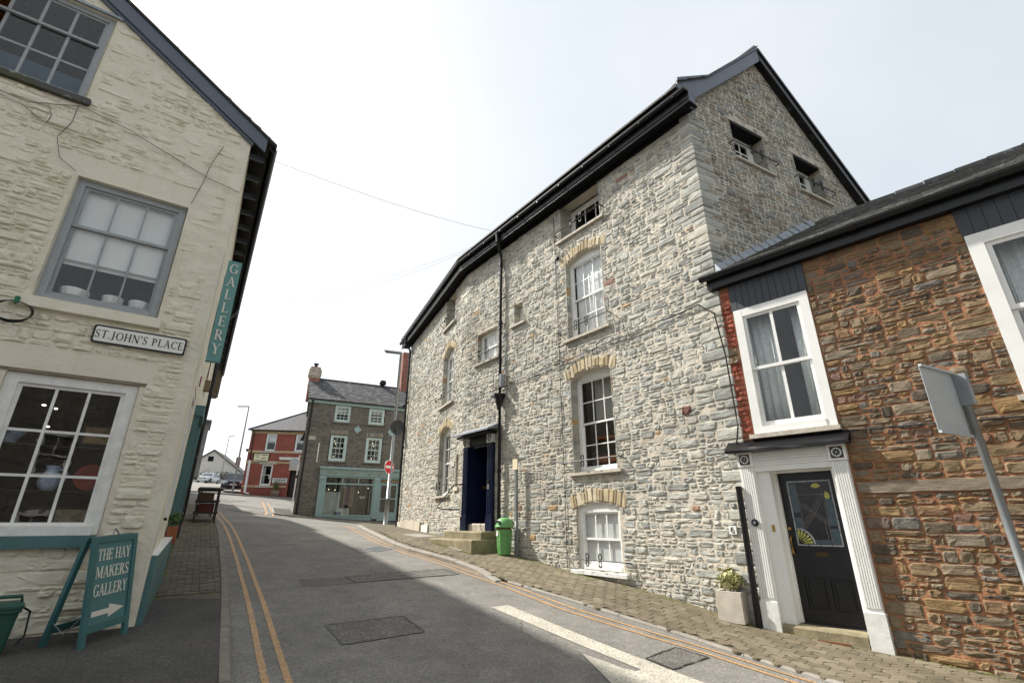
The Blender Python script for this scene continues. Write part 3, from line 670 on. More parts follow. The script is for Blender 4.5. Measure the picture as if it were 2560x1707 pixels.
def opening(u0, u1, v0, v1, rise=0.0, pad=0.0, band=0.0):
    """rectangular opening with a segmental head; band = depth of the arch stones kept free above it"""
    uc, hw = (u0 + u1) / 2, (u1 - u0) / 2
    def f(u):
        if abs(u - uc) > hw + pad: return None
        t = (u - uc) / hw; top = v1 + rise * max(0, 1 - t * t)
        if abs(t) > 1: return (v1 - 0.03, v1 + band) if band else None
        return (v0, top + band)
    return f
def reveal(parent, fr, u0, u1, v0, v1, depth, rise, mat_, mat_stone, seed):
    """lined sides of an opening, with jamb stones"""
    rnd = random.Random(seed); mb = MB(); d = -depth
    for u in (u0, u1):
        mb.poly([fr.P(u, 0.0, v0), fr.P(u, d, v0), fr.P(u, d, v1 + rise * .0), fr.P(u, 0.0, v1)])
    mb.poly([fr.P(u0, 0.0, v0), fr.P(u1, 0.0, v0), fr.P(u1, d, v0), fr.P(u0, d, v0)])
    N = 10; arc = [(u0 + (u1 - u0) * k / N, v1 + rise * (1 - (2 * k / N - 1) ** 2)) for k in range(N + 1)]
    for a, b in zip(arc[:-1], arc[1:]): mb.poly([fr.P(a[0], 0.0, a[1]), fr.P(b[0], 0.0, b[1]), fr.P(b[0], d, b[1]), fr.P(a[0], d, a[1])])
    ob = mb.build('window_reveal', mat_, parent)
    if depth > 0.1:
        st = MB()
        for side, u in ((1, u1), (-1, u0)):
            v = v0
            while v < v1 - 0.05:
                h = min(rnd.uniform(0.07, 0.19), v1 - v); g = 0.008; pr = rnd.uniform(0.004, 0.014); st.t = rnd.random()
                a, b = (u - pr, u + 0.02) if side > 0 else (u - 0.02, u + pr)
                vs0 = [fr.P(a, -depth + 0.03, v + g), fr.P(b, -depth + 0.03, v + g), fr.P(b, -depth + 0.03, v + h - g), fr.P(a, -depth + 0.03, v + h - g)]
                vs1 = [fr.P(a, 0.012, v + g), fr.P(b, 0.012, v + g), fr.P(b, 0.012, v + h - g), fr.P(a, 0.012, v + h - g)]
                st.hull(vs0, vs1); v += h
        st.build('jamb_stones', mat_stone, parent, kind='stuff')
def arch_stones(parent, fr, u0, u1, v1, rise, seed, n=14, ext=0.14, hgt=0.24):
    rnd = random.Random(seed); uc, hw = (u0 + u1) / 2, (u1 - u0) / 2 + ext
    yb = lambda t: v1 + rise * (1 - (t * hw / ((u1 - u0) / 2)) ** 2)
    ed = [-1 + 2 * (k + (rnd.uniform(-.32, .32) if 0 < k < n else 0)) / n for k in range(n + 1)]
    for k in range(n):
        a, b = ed[k] + 0.012, ed[k + 1] - 0.012; lean = 0.10; h = hgt * rnd.uniform(0.72, 1.15)
        if k in (0, n - 1): h = hgt * 1.05
        pts = [(uc + a * hw, max(yb(a), v1 - 0.05)), (uc + b * hw, max(yb(b), v1 - 0.05)), (uc + b * hw * (1 + lean), max(yb(b), v1 - 0.05) + h), (uc + a * hw * (1 + lean), max(yb(a), v1 - 0.05) + h)]
        mb = MB(); mb.t = rnd.random(); pr = rnd.uniform(0.012, 0.028); c = (sum(p[0] for p in pts) / 4, sum(p[1] for p in pts) / 4)
        vs = [fr.P(u, -0.05, v) for u, v in pts] + [fr.P(u, pr * .5, v) for u, v in pts] + [fr.P(c[0] + (u - c[0]) * .72, pr + rnd.uniform(-.006, .006), c[1] + (v - c[1]) * .9) for u, v in pts]
        mb.add(vs, [(i, (i + 1) % 4, 4 + (i + 1) % 4, 4 + i) for i in range(4)] + [(4 + i, 4 + (i + 1) % 4, 8 + (i + 1) % 4, 8 + i) for i in range(4)] + [(8, 9, 10, 11), (0, 3, 2, 1)])
        mb.build('arch_stone', M['arch'], parent)
def sash_window(house, fr, u0, u1, v0, v1, rec, cols, rows_up, rows_lo, mt, rise=0.0, meet=None, fw=0.055, bar=0.022, glass=None, name='window', label=None, horn=True, split=True, st=0.04):
    """frame (the part), two sashes, one pane per opening, all set back rec from the wall face"""
    glass = glass or M['glass']; w = -rec
    mb = MB(); mb.box(fr, u0, u0 + fw, w - 0.10, w, v0, v1); mb.box(fr, u1 - fw, u1, w - 0.10, w, v0, v1)
    mb.box(fr, u0 + fw, u1 - fw, w - 0.10, w - 0.002, v1 - fw, v1); mb.box(fr, u0 + fw, u1 - fw, w - 0.10, w + 0.012, v0, v0 + fw * 0.8)
    if rise:
        N = 10; pts = [(u0 + (u1 - u0) * k / N, v1 + (rise + 0.02) * (1 - (2 * k / N - 1) ** 2) + 0.004) for k in range(N + 1)]
        mb.prism(fr, [(u0, v1 - 0.002)] + pts + [(u1, v1 - 0.002)], w - 0.06, w - 0.008)
    win = mb.build(name, mt, house); tag(win, label)
    a0, a1, b0, b1 = u0 + fw, u1 - fw, v0 + fw * 0.8, v1 - fw
    vm = meet if meet is not None else (b0 + b1) / 2
    for (lo, hi, rows, off) in (((vm - 0.018, b1, rows_up, -0.028), (b0, vm + 0.018, rows_lo, -0.058)) if split else ((b0, b1, rows_up, -0.03),)):
        if rows == 0: continue
        ww = w + off; sm = MB(); t = 0.022; rb = st * (1.5 if off < -0.05 else 1.0)
        sm.box(fr, a0, a0 + st, ww - t, ww, lo, hi); sm.box(fr, a1 - st, a1, ww - t, ww, lo, hi)
        sm.box(fr, a0 + st, a1 - st, ww - t, ww - .001, hi - st * .9, hi); sm.box(fr, a0 + st, a1 - st, ww - t, ww - .001, lo, lo + rb)
        g0, g1, h0, h1 = a0 + st, a1 - st, lo + rb, hi - st * .9
        pw = (g1 - g0) / cols; ph = (h1 - h0) / rows
        for c in range(1, cols): sm.box(fr, g0 + c * pw - bar / 2, g0 + c * pw + bar / 2, ww - t, ww - .003, h0, h1)
        for r in range(1, rows): sm.box(fr, g0, g1, ww - t + .002, ww - .005, h0 + r * ph - bar / 2, h0 + r * ph + bar / 2)
        sm.build('sash', mt, win)
        for c in range(cols):
            for r in range(rows):
                pm = MB(); e = 0.004
                pm.box(fr, g0 + c * pw + e, g0 + (c + 1) * pw - e, ww - t * .6, ww - t * .6 + .003, h0 + r * ph + e, h0 + (r + 1) * ph - e)
                pm.build('pane', glass, win)
    return win
def sill(parent, fr, u0, u1, v, proud=0.09, th=0.06, m=None, back=0.2):
    mb = MB(); n = 8
    for k in range(n):
        a = u0 + (u1 - u0) * k / n; b = u0 + (u1 - u0) * (k + 1) / n; z = random.uniform(-.004, .004)
        mb.hull([fr.P(a, -back, v - th), fr.P(a, proud, v - th), fr.P(a, proud + z, v - 0.012), fr.P(a, -back, v + 0.01)], [fr.P(b, -back, v - th), fr.P(b, proud, v - th), fr.P(b, proud + z, v - 0.012), fr.P(b, -back, v + 0.01)])
    return mb.build('sill', m or M['concrete'], parent)
def iron_guard(parent, fr, u0, u1, v, out=0.14):
    mb = MB(); r = 0.012
    mb.tube([fr.P(u0, 0, v - 0.02), fr.P(u0, out, v), fr.P(u0 + .02, out, v), fr.P(u1 - .02, out, v), fr.P(u1, out, v), fr.P(u1, 0, v - 0.02)], r, 6)
    uc = (u0 + u1) / 2
    for s in (-1, 1):
        c = uc + s * 0.16
        for z in (-1, 1):
            pts = [fr.P(c + s * .0 + 0.055 * math.sin(a) * s * (1 - a / 9), out, v + z * (0.008 + 0.075 * (1 - math.cos(a)) * (1 - a / 11))) for a in np.linspace(0, 5.6, 16)]
            mb.tube(pts, 0.0115, 5)
    mb.tube([fr.P(uc - .03, out, v), fr.P(uc, out, v), fr.P(uc + .03, out, v)], 0.018, 6)
    return mb.build('iron_window_guard', M['iron'], parent)
def panel(parent, fr, u0, u1, v0, v1, w, m, name, wave=0.0, freq=20, th=0.006):
    n = 24 if wave else 1; mb = MB()
    for k in range(n):
        a = u0 + (u1 - u0) * k / n; b = u0 + (u1 - u0) * (k + 1) / n; wa = w + wave * math.sin(a * freq); wb = w + wave * math.sin(b * freq)
        mb.hull([fr.P(a, wa, v0), fr.P(a, wa - th, v0), fr.P(a, wa - th, v1), fr.P(a, wa, v1)], [fr.P(b, wb, v0), fr.P(b, wb - th, v0), fr.P(b, wb - th, v1), fr.P(b, wb, v1)])
    return mb.build(name, m, parent, smooth=bool(wave))
def pipe(parent, pts, r, m, name='downpipe', joints=(), n=10):
    mb = MB(); mb.tube(pts, r, n)
    for p in joints: mb.tube([(p[0], p[1], p[2] - .05), (p[0], p[1], p[2] + .05)], r * 1.28, n)
    return mb.build(name, m, parent, smooth=False)

# ------------------------------------------------------------------ the big grey stone house
SH_ = thing('stone_house', S.P(3, 0, -1.1), 'tall grey rubble stone house with white sash windows and black eaves', 'house')
zb = lambda fr: (lambda u: float(Gz(*fr.P(u, 0.02, 0)[:2])) - 0.06)
SOF = 7.86
wS = [ # u0,u1,v0,v1,rec,rise,band
 (2.38, 3.55, -0.90, 0.27, 0.05, 0.11, 0.24), (2.36, 3.58, 0.95, 3.05, 0.20, 0.13, 0.25), (2.38, 3.57, 3.98, 6.02, 0.13, 0.13, 0.25), (2.32, 3.70, 6.74, 7.86, 0.40, 0.0, 0.0),
 (5.28, 5.68, 5.05, 5.66, 0.20, 0.0, 0.0), (6.46, 7.52, 4.38, 5.34, 0.13, 0.0, 0.10)]
opS = [opening(a, b, c, d, r, 0.14 if r else 0.0, bd) for (a, b, c, d, _, r, bd) in wS] + [opening(6.52, 7.98, -3, 2.18)]
opSb = [opening(a + .01, b - .01, c + .01, d - .01, r, 0.0, 0.0) for (a, b, c, d, _, r, bd) in wS] + [opening(6.56, 7.94, -3, 2.14)]
qn = random.Random(77); QU = []; qv = -1.42; qk = 0
while qv < SOF - .06:
    qh = min(qn.uniform(.10, .21), SOF - qv); ls, lg = (qn.uniform(.34, .50), qn.uniform(.20, .28)) if qk % 2 else (qn.uniform(.18, .27), qn.uniform(.36, .52)); QU.append((qv, qv + qh, ls, lg)); qv += qh; qk += 1
def q_span(a, b, l, base): return lambda u: (a, b) if u < base + l else None
opS += [q_span(a, b, ls, -0.2) for a, b, ls, lg in QU]
front = backing('front_wall', S, -0.2, 8.2, -2.0, SOF, lambda u: SOF, opSb, M['mortar_s'], SH_, 0.04, 0.011, off=0.005)
rS = pack(-0.2, 8.2, -2, SOF, lambda u: SOF, opS, 0.05, 0.16, 0.12, 0.44, bot_fn=zb(S), seed=3)
wB = [(1.15, 2.38, 0.74, 2.78, 0.15, 0.16, 0.25), (1.15, 2.38, 3.66, 5.50, 0.15, 0.24, 0.22), (1.25, 2.35, 6.55, 7.86, 0.30, 0.0, 0.0), (0.28, 0.52, 0.95, 1.9, 0.12, 0.0, 0.0)]
BLEN = 7.9
opB = [opening(a, b, c, d, r, 0.14 if r else 0.0, bd) for (a, b, c, d, _, r, bd) in wB]
opBb = [opening(a + .01, b - .01, c + .01, d - .01, r) for (a, b, c, d, _, r, bd) in wB]
front2 = backing('curved_front_wall', B, 0, BLEN, -1.6, SOF, lambda u: SOF, opBb, M['mortar_s'], SH_, 0.05, 0.011, off=0.005)
rB = pack(0, BLEN, -1.6, SOF, lambda u: SOF, opB, 0.06, 0.18, 0.14, 0.46, bot_fn=zb(B), seed=5)
APU, APV = 2.83, 10.9
gtop = lambda u: min(APV - abs(u - APU) * 0.985, 12) if u > -0.2 else 7.8
opG = [opening(1.33, 2.45, 7.30, 8.34), opening(3.56, 4.65, 7.27, 8.34)]
opGq = opG + [q_span(a, b, lg, 0.0) for a, b, ls, lg in QU]
gable = backing('gable_wall', G, 0, 6.4, 2.5, 11.0, gtop, opG, M['mortar_g'], SH_, 0.06, 0.007, off=0.002)
flash = lambda u: 4.0 + 0.595 * max(0, u) - 0.1
rG = pack(0, 6.3, 3.4, 11.0, gtop, opGq, 0.05, 0.16, 0.13, 0.42, bot_fn=lambda u: flash(u) if u < 3.6 else 6.0, seed=8)
rn = random.Random(11); items = []
def tone_s(r):
    x = rn.random()
    if x < 0.014: return rn.uniform(0.945, 1.0)
    return rn.uniform(0, 0.87)
for r in rS: items.append((S, r, 0.016, 0.011, 0.013, tone_s(r), front, M['stone_s']))
for r in rB: items.append((B, r, 0.017, 0.011, 0.013, tone_s(r), front2, M['stone_s']))
for r in rG: items.append((G, r, 0.015, 0.014, 0.010, rn.random(), gable, M['stone_g']))
wall_stones(items, SH_, M['stone_s'], 295)
# quoins that turn the corner between front and gable are the ends of the same courses; a narrow return strip closes the angle
for (a, b, ls, lg) in QU:
    g_ = qn.uniform(.006, .011); rings = []; pr_ = qn.uniform(.012, .028); cc = Vector(S.P(-.2, 0, 0)); ob_ = Vector((S.n[0] + G.n[0], S.n[1] + G.n[1], 0)) * .66
    for (v, k) in ((a + g_, .3), (a + g_ + .018, 1), ((a + b) / 2, 1.15), (b - g_ - .018, 1), (b - g_, .3)):
        e = pr_ * k; co = cc + ob_ * (e + qn.uniform(-.005, .005)); j = lambda: qn.uniform(-.006, .006)
        rings.append([S.P(-.2 + ls - g_, -.03, v), S.P(-.2 + ls - g_ - .012 * k, e + j(), v), S.P(-.2 + ls * .5, e + j(), v), (co.x, co.y, v), G.P(lg * .5, e + j(), v), G.P(lg - g_ - .012 * k, e + j(), v), G.P(lg - g_, -.03, v)])
    mb = MB(); mb.t = qn.uniform(0, .86); loftrings(rings, mb); mb.build('quoin', M['stone_s'], front)
specs = [('white six over six sash window at street level with iron guard', 3, 1, 1), ('tall white sash window with dark room and shelves behind', 3, 2, 2), ('tall white sash window with white paper blind', 3, 2, 2), ('top floor white window tucked under the black eaves', 3, 1, 1), ('tiny white window beside the downpipe', 2, 1, 1), ('small square white window above the blue doorway', 3, 1, 1)]
for k, ((a, b, c, d, rec, rise, bd), (lab, cols, ru, rl)) in enumerate(zip(wS, specs)):
    reveal(front, S, a, b, c, d, rec + 0.02, rise, M['mortar_s'], M['stone_s'], 20 + k)
    if rise: arch_stones(front, S, a, b, d, rise, 40 + k)
    if k == 0: w_ = sash_window(SH_, S, a, b, c + .02, d, rec, cols, ru, rl, M['white'], rise, meet=-0.33, fw=0.10, bar=0.03, label=lab)
    elif k in (1, 2): w_ = sash_window(SH_, S, a + .01, b - .01, c + .03, d, rec, cols, ru, rl, M['white'], rise, label=lab, fw=0.075)
    elif k == 3: w_ = sash_window(SH_, S, a + .01, b - .01, c + .03, 7.8, rec, cols, ru, rl, M['white'], 0, label=lab, meet=7.12, fw=0.09)
    else: w_ = sash_window(SH_, S, a + .01, b - .01, c + .02, d - .01, rec, cols, ru, rl, M['white'], 0, label=lab, fw=0.06)
    if k == 0: sill(w_, S, a - 0.12, b + 0.16, c + 0.005, 0.10, 0.075, M['white_old'])
    else: sill(w_, S, a - (0.13 if k < 4 else 0.12), b + 0.12, c + 0.02, 0.09, 0.07, M['concrete'], back=rec)
    if k < 4: iron_guard(w_, S, 2.2, 3.83, (-0.70, 1.18, 4.23, 6.98)[k])
    if k == 5: iron_guard(w_, S, 6.3, 7.75, 4.62, 0.16)
    if k == 0: panel(w_, S, a + .1, b - .1, c + .1, d, -rec - 0.10, M['blind'], 'white_blind')
    if k == 2: panel(w_, S, a + .16, b - .14, c + .05, d, -rec - 0.10, M['blind'], 'paper_blind', 0.008, 60)
    if k == 5: panel(w_, S, a + .08, b - .08, c, d, -rec - 0.10, M['blind'], 'white_blind')
    if k == 1:
        panel(w_, S, a + .05, b - .35, 2.1, d, -rec - 0.22, mat('grey_roller_blind', rgb(150, 150, 144), 0.8), 'roller_blind')
        sh = MB(); sh.box(S, a, b, -1.1, -0.7, 1.22, 1.36); sh.box(S, a, b, -1.1, -0.75, 1.75, 1.79); sh.build('bookshelf', mat('orange_pine', rgb(176, 96, 42), 0.6), w_)
for k, (a, b, c, d, rec, rise, bd) in enumerate(wB):
    reveal(front2, B, a, b, c, d, rec + 0.02, rise, M['mortar_s'], M['stone_s'], 60 + k)
    if k == 3:
        MB().box(B, a, b, -0.16, -rec, c, d).build('blocked_slit', M['mortar_s'], front2); sill(front2, B, a - .1, b + .06, c, 0.06, 0.12, M['mortar_s']); continue
    if rise: arch_stones(front2, B, a, b, d, rise, 80 + k, hgt=0.25 if k == 0 else 0.2)
    lab = ('arched ground floor sash window left of the blue doorway', 'round headed first floor sash window', 'narrow top window under the far eaves')[k]
    w_ = sash_window(SH_, B, a + .01, b - .01, c + .03, d if rise else 7.8, rec, 3, 2 if k < 2 else 1, 2 if k < 2 else 1, M['white'], rise, label=lab, fw=0.08)
    sill(w_, B, a - .14, b + .16, c + .02, 0.10, 0.07, M['concrete'], back=rec); iron_guard(w_, B, a - .25, b + .28, c + 0.30, 0.16)
    if k == 1: panel(w_, B, a + .1, b - .1, c, d, -rec - 0.10, M['blind'], 'white_blind')
    if k == 0: panel(w_, B, a + .08, a + .5, c, d, -rec - 0.2, M['curtain'], 'curtain', 0.02, 50)
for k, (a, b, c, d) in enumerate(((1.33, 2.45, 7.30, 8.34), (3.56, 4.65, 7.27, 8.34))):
    reveal(gable, G, a, b, c, d, 0.29, 0, M['mortar_g'], M['stone_g'], 90 + k)
    w_ = sash_window(SH_, G, a + .02, b - .02, c + .02, d - .02, 0.27, 3, 3, 0, M['white'], 0, label=('gable window nearer the street', 'gable window nearer the back')[k], fw=0.10, bar=0.03, split=False)
    sill(w_, G, a - .06, b + .14, c, 0.07, 0.07, M['concrete'], back=0.3); iron_guard(w_, G, a - .16, b + .26, c + 0.30, 0.11)
    MB().box(G, a - .12, b + .12, -0.03, 0.015, d, d + 0.17).build('lintel', M['concrete'], gable)
    MB().box(G, a + .004, b - .004, -0.265, 0.004, d - .07, d - .004).build('black_lintel_underside', M['black_soft'], gable)  # black box lining the underside of the lintel
# eaves: soffit, fascia, gutter, bargeboards, roof
OV = 0.38
kx, ky = S.P(8.2 - 0.11 * OV / 0.5 * 0.5, OV, 0)[:2]
BN = S.P(8.2, 0, 0); bis = ((S.n[0] + B.n[0]) / 2, (S.n[1] + B.n[1]) / 2); bl = 1 / (bis[0] * S.n[0] + bis[1] * S.n[1])
def eave_line(ov, v, e0=-0.45, e1=0.7):
    return [S.P(e0, ov, v), (BN[0] + bis[0] * ov * bl, BN[1] + bis[1] * ov * bl, v), B.P(BLEN + e1, ov, v)]
def ribbon(pts_a, pts_b, mb=None):
    mb = mb or MB()
    for i in range(len(pts_a) - 1): mb.poly([pts_a[i], pts_a[i + 1], pts_b[i + 1], pts_b[i]])
    return mb
def eave_solid(prof, e0, e1):   # prof: list of (ov, v)
    L3 = [eave_line(o, v, e0, e1) for o, v in prof]
    return loftrings([[l[i] for l in L3] for i in range(3)])
eave_solid([(-0.02, SOF), (0.34, SOF - 0.02), (0.34, SOF + 0.01), (-0.02, SOF + 0.03)], -0.42, 0.6).build('soffit', M['black_soft'], SH_)
eave_solid([(0.30, SOF - 0.07), (0.33, SOF - 0.07), (0.33, SOF + 0.22), (0.30, SOF + 0.22)], -0.45, 0.65).build('fascia_board', M['black'], SH_)
gp = [(0.335 + 0.062 + 0.062 * math.cos(a), SOF + 0.24 + 0.085 * math.sin(a)) for a in np.linspace(math.pi, 2 * math.pi, 8)]
gp += [(o, v + 0.0) for o, v in [(0.335 + 0.062 + 0.054 * math.cos(a), SOF + 0.245 + 0.075 * math.sin(a)) for a in np.linspace(2 * math.pi, math.pi, 8)]]
eave_solid(gp, -0.45, 0.66).build('gutter', M['black'], SH_)
eave_solid([(-0.02, SOF - 0.10), (0.055, SOF - 0.10), (0.055, SOF - 0.022), (-0.02, SOF - 0.005)], 0.0, 0.0).build('frieze_board', M['black_soft'], SH_)
# roof planes: the flared foot then the main pitch up to the ridge
VO = 0.16                                  # verge overhang at the gable
def roofpt(back, z, end):
    if end == 0:
        u = -0.2 ; p = S.P(u, -back, z); g = G.n; return (p[0] + g[0] * VO, p[1] + g[1] * VO, z)
    if end == 1: return (BN[0] - bis[0] * back * bl, BN[1] - bis[1] * back * bl, z)
    return B.P(BLEN + 0.6, -back, z)
# follow the gable frame so the verge sits over the gable wall
def verge(u, z, o=VO): return G.P(u, o, z)
prof = [(-0.42, 8.24), (0.62, 8.94), (APU, 11.18), (6.75, 7.45)]
rows = []
for (u, z) in prof:
    back = -OV - 0.03 if u < 0 else u * math.sin(R(99.3))
    rows.append([verge(u, z), roofpt(back, z, 1), roofpt(back, z, 2)])
mb = MB()
for a, b in zip(rows[:-1], rows[1:]):
    for i in range(2): mb.hull([a[i], a[i + 1], b[i + 1], b[i]], [(q[0], q[1], q[2] + 0.05) for q in (a[i], a[i + 1], b[i + 1], b[i])])
mb.build('roof', M['slate_o'], SH_)
rd = MB(); rd.tube([tuple(Vector(p) + Vector((0, 0, .07))) for p in rows[2]], 0.09, 8); rd.build('ridge_tiles', M['slate_o'], SH_)
def barge(pts_top, dep, o0, o1, name, m):
    mb = MB()
    for (a, b) in zip(pts_top[:-1], pts_top[1:]):
        mb.hull([G.P(a[0], o0, a[1] - dep), G.P(a[0], o1, a[1] - dep), G.P(a[0], o1, a[1]), G.P(a[0], o0, a[1])], [G.P(b[0], o0, b[1] - dep), G.P(b[0], o1, b[1] - dep), G.P(b[0], o1, b[1]), G.P(b[0], o0, b[1])])
    return mb.build(name, m, SH_)
MB().prism(G, [(-.40, 8.40), (.614, 9.03), (1.75, 10.1), (2.84, 11.19), (2.82, 10.78), (1.75, 9.74), (1.114, 9.14), (.093, 8.17)], VO - 0.02, VO + 0.015).build('bargeboard', M['slate_paint'], SH_)
MB().prism(G, [(-.40, 8.398), (.092, 8.168), (.019, 7.84), (-.105, 7.82), (-.099, 8.04), (-.40, 8.20)], VO - 0.02, VO + 0.013).build('kneeler_board', M['slate_paint'], SH_)
barge([(-0.42, 8.43), (0.614, 9.07), (APU - .02, 11.24)], 0.07, VO + 0.016, VO + 0.05, 'verge_trim', M['slate_paint'])
barge([(APU + .02, 11.15), (6.7, 7.42)], 0.30, VO - 0.02, VO + 0.015, 'bargeboard', M['black'])
barge([(APU + .02, 11.22), (6.75, 7.46)], 0.10, VO + 0.016, VO + 0.05, 'verge_trim', M['black'])
for k in range(17):
    f_, u = (S, -.2 + k * .85) if k < 10 else (B, .3 + (k - 10) * 1.1)
    MB().box(f_, u, u + .03, .325, .475, SOF + .14, SOF + .165).build('gutter_bracket', M['black'], SH_)
for k in range(22):
    t_ = k / 22; u0_ = -.40 + t_ * 3.22; z0_ = float(np.interp(u0_, [-.42, .62, APU], [8.30, 9.0, 11.24])); u1_ = u0_ + .155; z1_ = float(np.interp(u1_, [-.42, .62, APU], [8.30, 9.0, 11.24])); d_ = qn.uniform(.02, .045); o_ = qn.uniform(.05, .08)
    MB().hull([G.P(u0_, -.1, z0_ + d_), G.P(u0_, VO + o_, z0_ + d_), G.P(u0_, VO + o_, z0_ + d_ + .014), G.P(u0_, -.1, z0_ + d_ + .014)], [G.P(u1_, -.1, z1_ + .01), G.P(u1_, VO + o_, z1_ + .01), G.P(u1_, VO + o_, z1_ + .024), G.P(u1_, -.1, z1_ + .024)]).build('verge_slate', M['slate_o'], SH_)
# hidden back of the house, so rooms are dark
mb = MB(); bk = 6.3
A0 = G.P(6.3, 0, -2); A1 = roofpt(6.2, -2, 1); A2 = B.P(BLEN, -6.2, -2); A3 = B.P(BLEN, 0, -2)
for a, b in ((A0, A1), (A1, A2), (A2, A3)): mb.poly([a, b, (b[0], b[1], 7.6), (a[0], a[1], 7.6)])
g0 = G.P(0, 0, -2); mb.poly([g0, A0, (A0[0], A0[1], 2.55), (g0[0], g0[1], 2.55)])
mb.prism(Fr(*B.P(BLEN, 0, 0)[:2], -115 + 180, 1), [(0, 7.5), (6.3, 7.5), (3.0, 10.9)], -0.02, 0.02)
mb.build('rear_wall', M['mortar_g'], SH_)
for z in (-1.9, 0.75, 3.7, 6.5):
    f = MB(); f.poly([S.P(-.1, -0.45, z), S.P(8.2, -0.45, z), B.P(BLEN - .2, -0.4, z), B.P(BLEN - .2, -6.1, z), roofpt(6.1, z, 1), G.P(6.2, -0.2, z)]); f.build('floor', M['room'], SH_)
# white panel and gatepost stub at the foot of the far wall
MB().box(B, 3.1, 3.9, -0.02, 0.06, -0.62, -0.12).build('white_base_panel', M['white_old'], SH_)
MB().box(B, 4.0, 7.6, 0, 0.10, -0.7, -0.02).build('stone_plinth', M['mortar_s'], SH_)
MB().box(B, 0.62, 0.92, 0.02, 0.035, 1.55, 1.72).build('air_brick', M['concrete'], SH_)
# doorway
dr = thing('doorway', None, parent=SH_, label='navy blue panelled doorway with dark opening and lead hood')
for a, b in ((6.52, 6.76), (7.74, 7.98)):
    mb = MB(); mb.box(S, a, b, -0.05, 0.10, 0.12, 1.98); mb.box(S, a - .02, b + .02, -0.05, 0.12, -0.24, 0.12)
    for k in range(3): x = a + 0.045 + k * 0.06; mb.box(S, x, x + 0.035, 0.10, 0.113, 0.2, 1.9)
    mb.build('pilaster', M['navy'], dr)
    mb = MB(); mb.box(S, a - .01, b + .01, -0.05, 0.12, 1.98, 2.2); mb.build('pilaster_block', M['white_old'], dr)
    mb = MB(); uc = (a + b) / 2
    mb.tube([S.P(uc + .06 * math.cos(t), 0.125, 2.09 + .07 * math.sin(t)) for t in np.linspace(0, 2 * math.pi, 17)], 0.012, 6); mb.build('ring_ornament', M['iron'], dr)
MB().box(S, 6.78, 7.72, -0.05, 0.05, 1.98, 2.25).build('frieze', M['black'], dr)
MB().box(S, 6.78, 7.72, -0.05, -0.0, 1.92, 1.978).build('door_head', M['navy'], dr)
# reveal and the door leaf standing open inwards against the left side
mb = MB(); mb.box(S, 7.70, 7.74, -1.0, -0.05, -0.06, 1.95); mb.box(S, 6.76, 6.80, -1.0, -0.05, -0.06, 1.95)
mb.build('door_lining', M['navy'], dr)
lf = MB(); lf.box(S, 7.64, 7.69, -0.95, -0.12, -0.05, 1.93)
for (c, d) in ((0.1, .8), (1.0, 1.8)):
    for (e, g_) in ((-0.86, -.58), (-.5, -.22)): lf.box(S, 7.625, 7.64, e, g_, c, d)
lf.build('door_leaf', M['navy'], dr)
MB().box(S, 7.61, 7.63, -0.6, -0.35, 0.85, 0.92).build('letter_plate', M['brass'], dr)
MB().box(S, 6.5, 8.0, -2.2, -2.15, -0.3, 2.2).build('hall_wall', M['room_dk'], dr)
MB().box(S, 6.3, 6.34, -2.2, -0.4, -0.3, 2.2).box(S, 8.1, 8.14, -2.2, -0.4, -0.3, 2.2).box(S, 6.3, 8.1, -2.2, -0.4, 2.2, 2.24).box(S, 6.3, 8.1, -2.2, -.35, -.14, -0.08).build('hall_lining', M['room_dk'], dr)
mb = MB()
mb.hull([S.P(6.3, -.05, 2.36), S.P(6.3, .42, 2.26), S.P(6.3, .42, 2.30), S.P(6.3, -.05, 2.50)], [S.P(8.2, -.05, 2.36), S.P(8.2, .42, 2.26), S.P(8.2, .42, 2.30), S.P(8.2, -.05, 2.50)])
mb.build('door_hood', M['lead'], dr)
MB().box(S, 6.45, 8.05, -.03, .30, 2.2, 2.262).build('hood_moulding', M['black'], dr)
MB().disc(S, 6.66, 0.98, 0.045, 0.113, 0.135, 14).build('bell_push', M['iron'], dr)
MB().box(S, 6.62, 6.70, 0.113, 0.125, 0.78, 0.90).build('entry_plate', M['steel'], dr)
MB().tube([S.P(7.95, 0.12, 0.98), S.P(8.02, 0.35, 0.95), S.P(8.1, 0.75, 0.42), S.P(8.12, 0.80, 0.36), S.P(8.14, 0.6, 0.30), S.P(8.15, 0.05, 0.30)], 0.016, 7).build('handrail', M['iron'], dr)
def rough_block(fr, u0, u1, w0, w1, v0, v1, name, m, parent, seed=1, j=0.012):
    rnd = random.Random(seed); mb = MB(); n = 7
    rings = []
    for k in range(n + 1):
        u = u0 + (u1 - u0) * k / n; r = lambda s=j: rnd.uniform(-s, s)
        rings.append([fr.P(u, w0, v0), fr.P(u, w1 + r(), v0), fr.P(u, w1 + r(), v1 - 0.03 + r() * .5), fr.P(u, w1 - 0.025 + r(), v1 + r() * .3), fr.P(u, w0, v1)])
    loftrings(rings, mb); return mb.build(name, m, parent)
rough_block(S, 6.80, 7.70, -0.5, 0.02, -0.45, -0.06, 'threshold_step', M['concrete'], dr, 3)
rough_block(S, 6.36, 8.12, -0.1, 0.52, -0.80, -0.24, 'upper_step', M['step'], dr, 4)
rough_block(S, 6.20, 8.34, -0.1, 0.88, -1.0, -0.42, 'lower_step', M['step'], dr, 5)
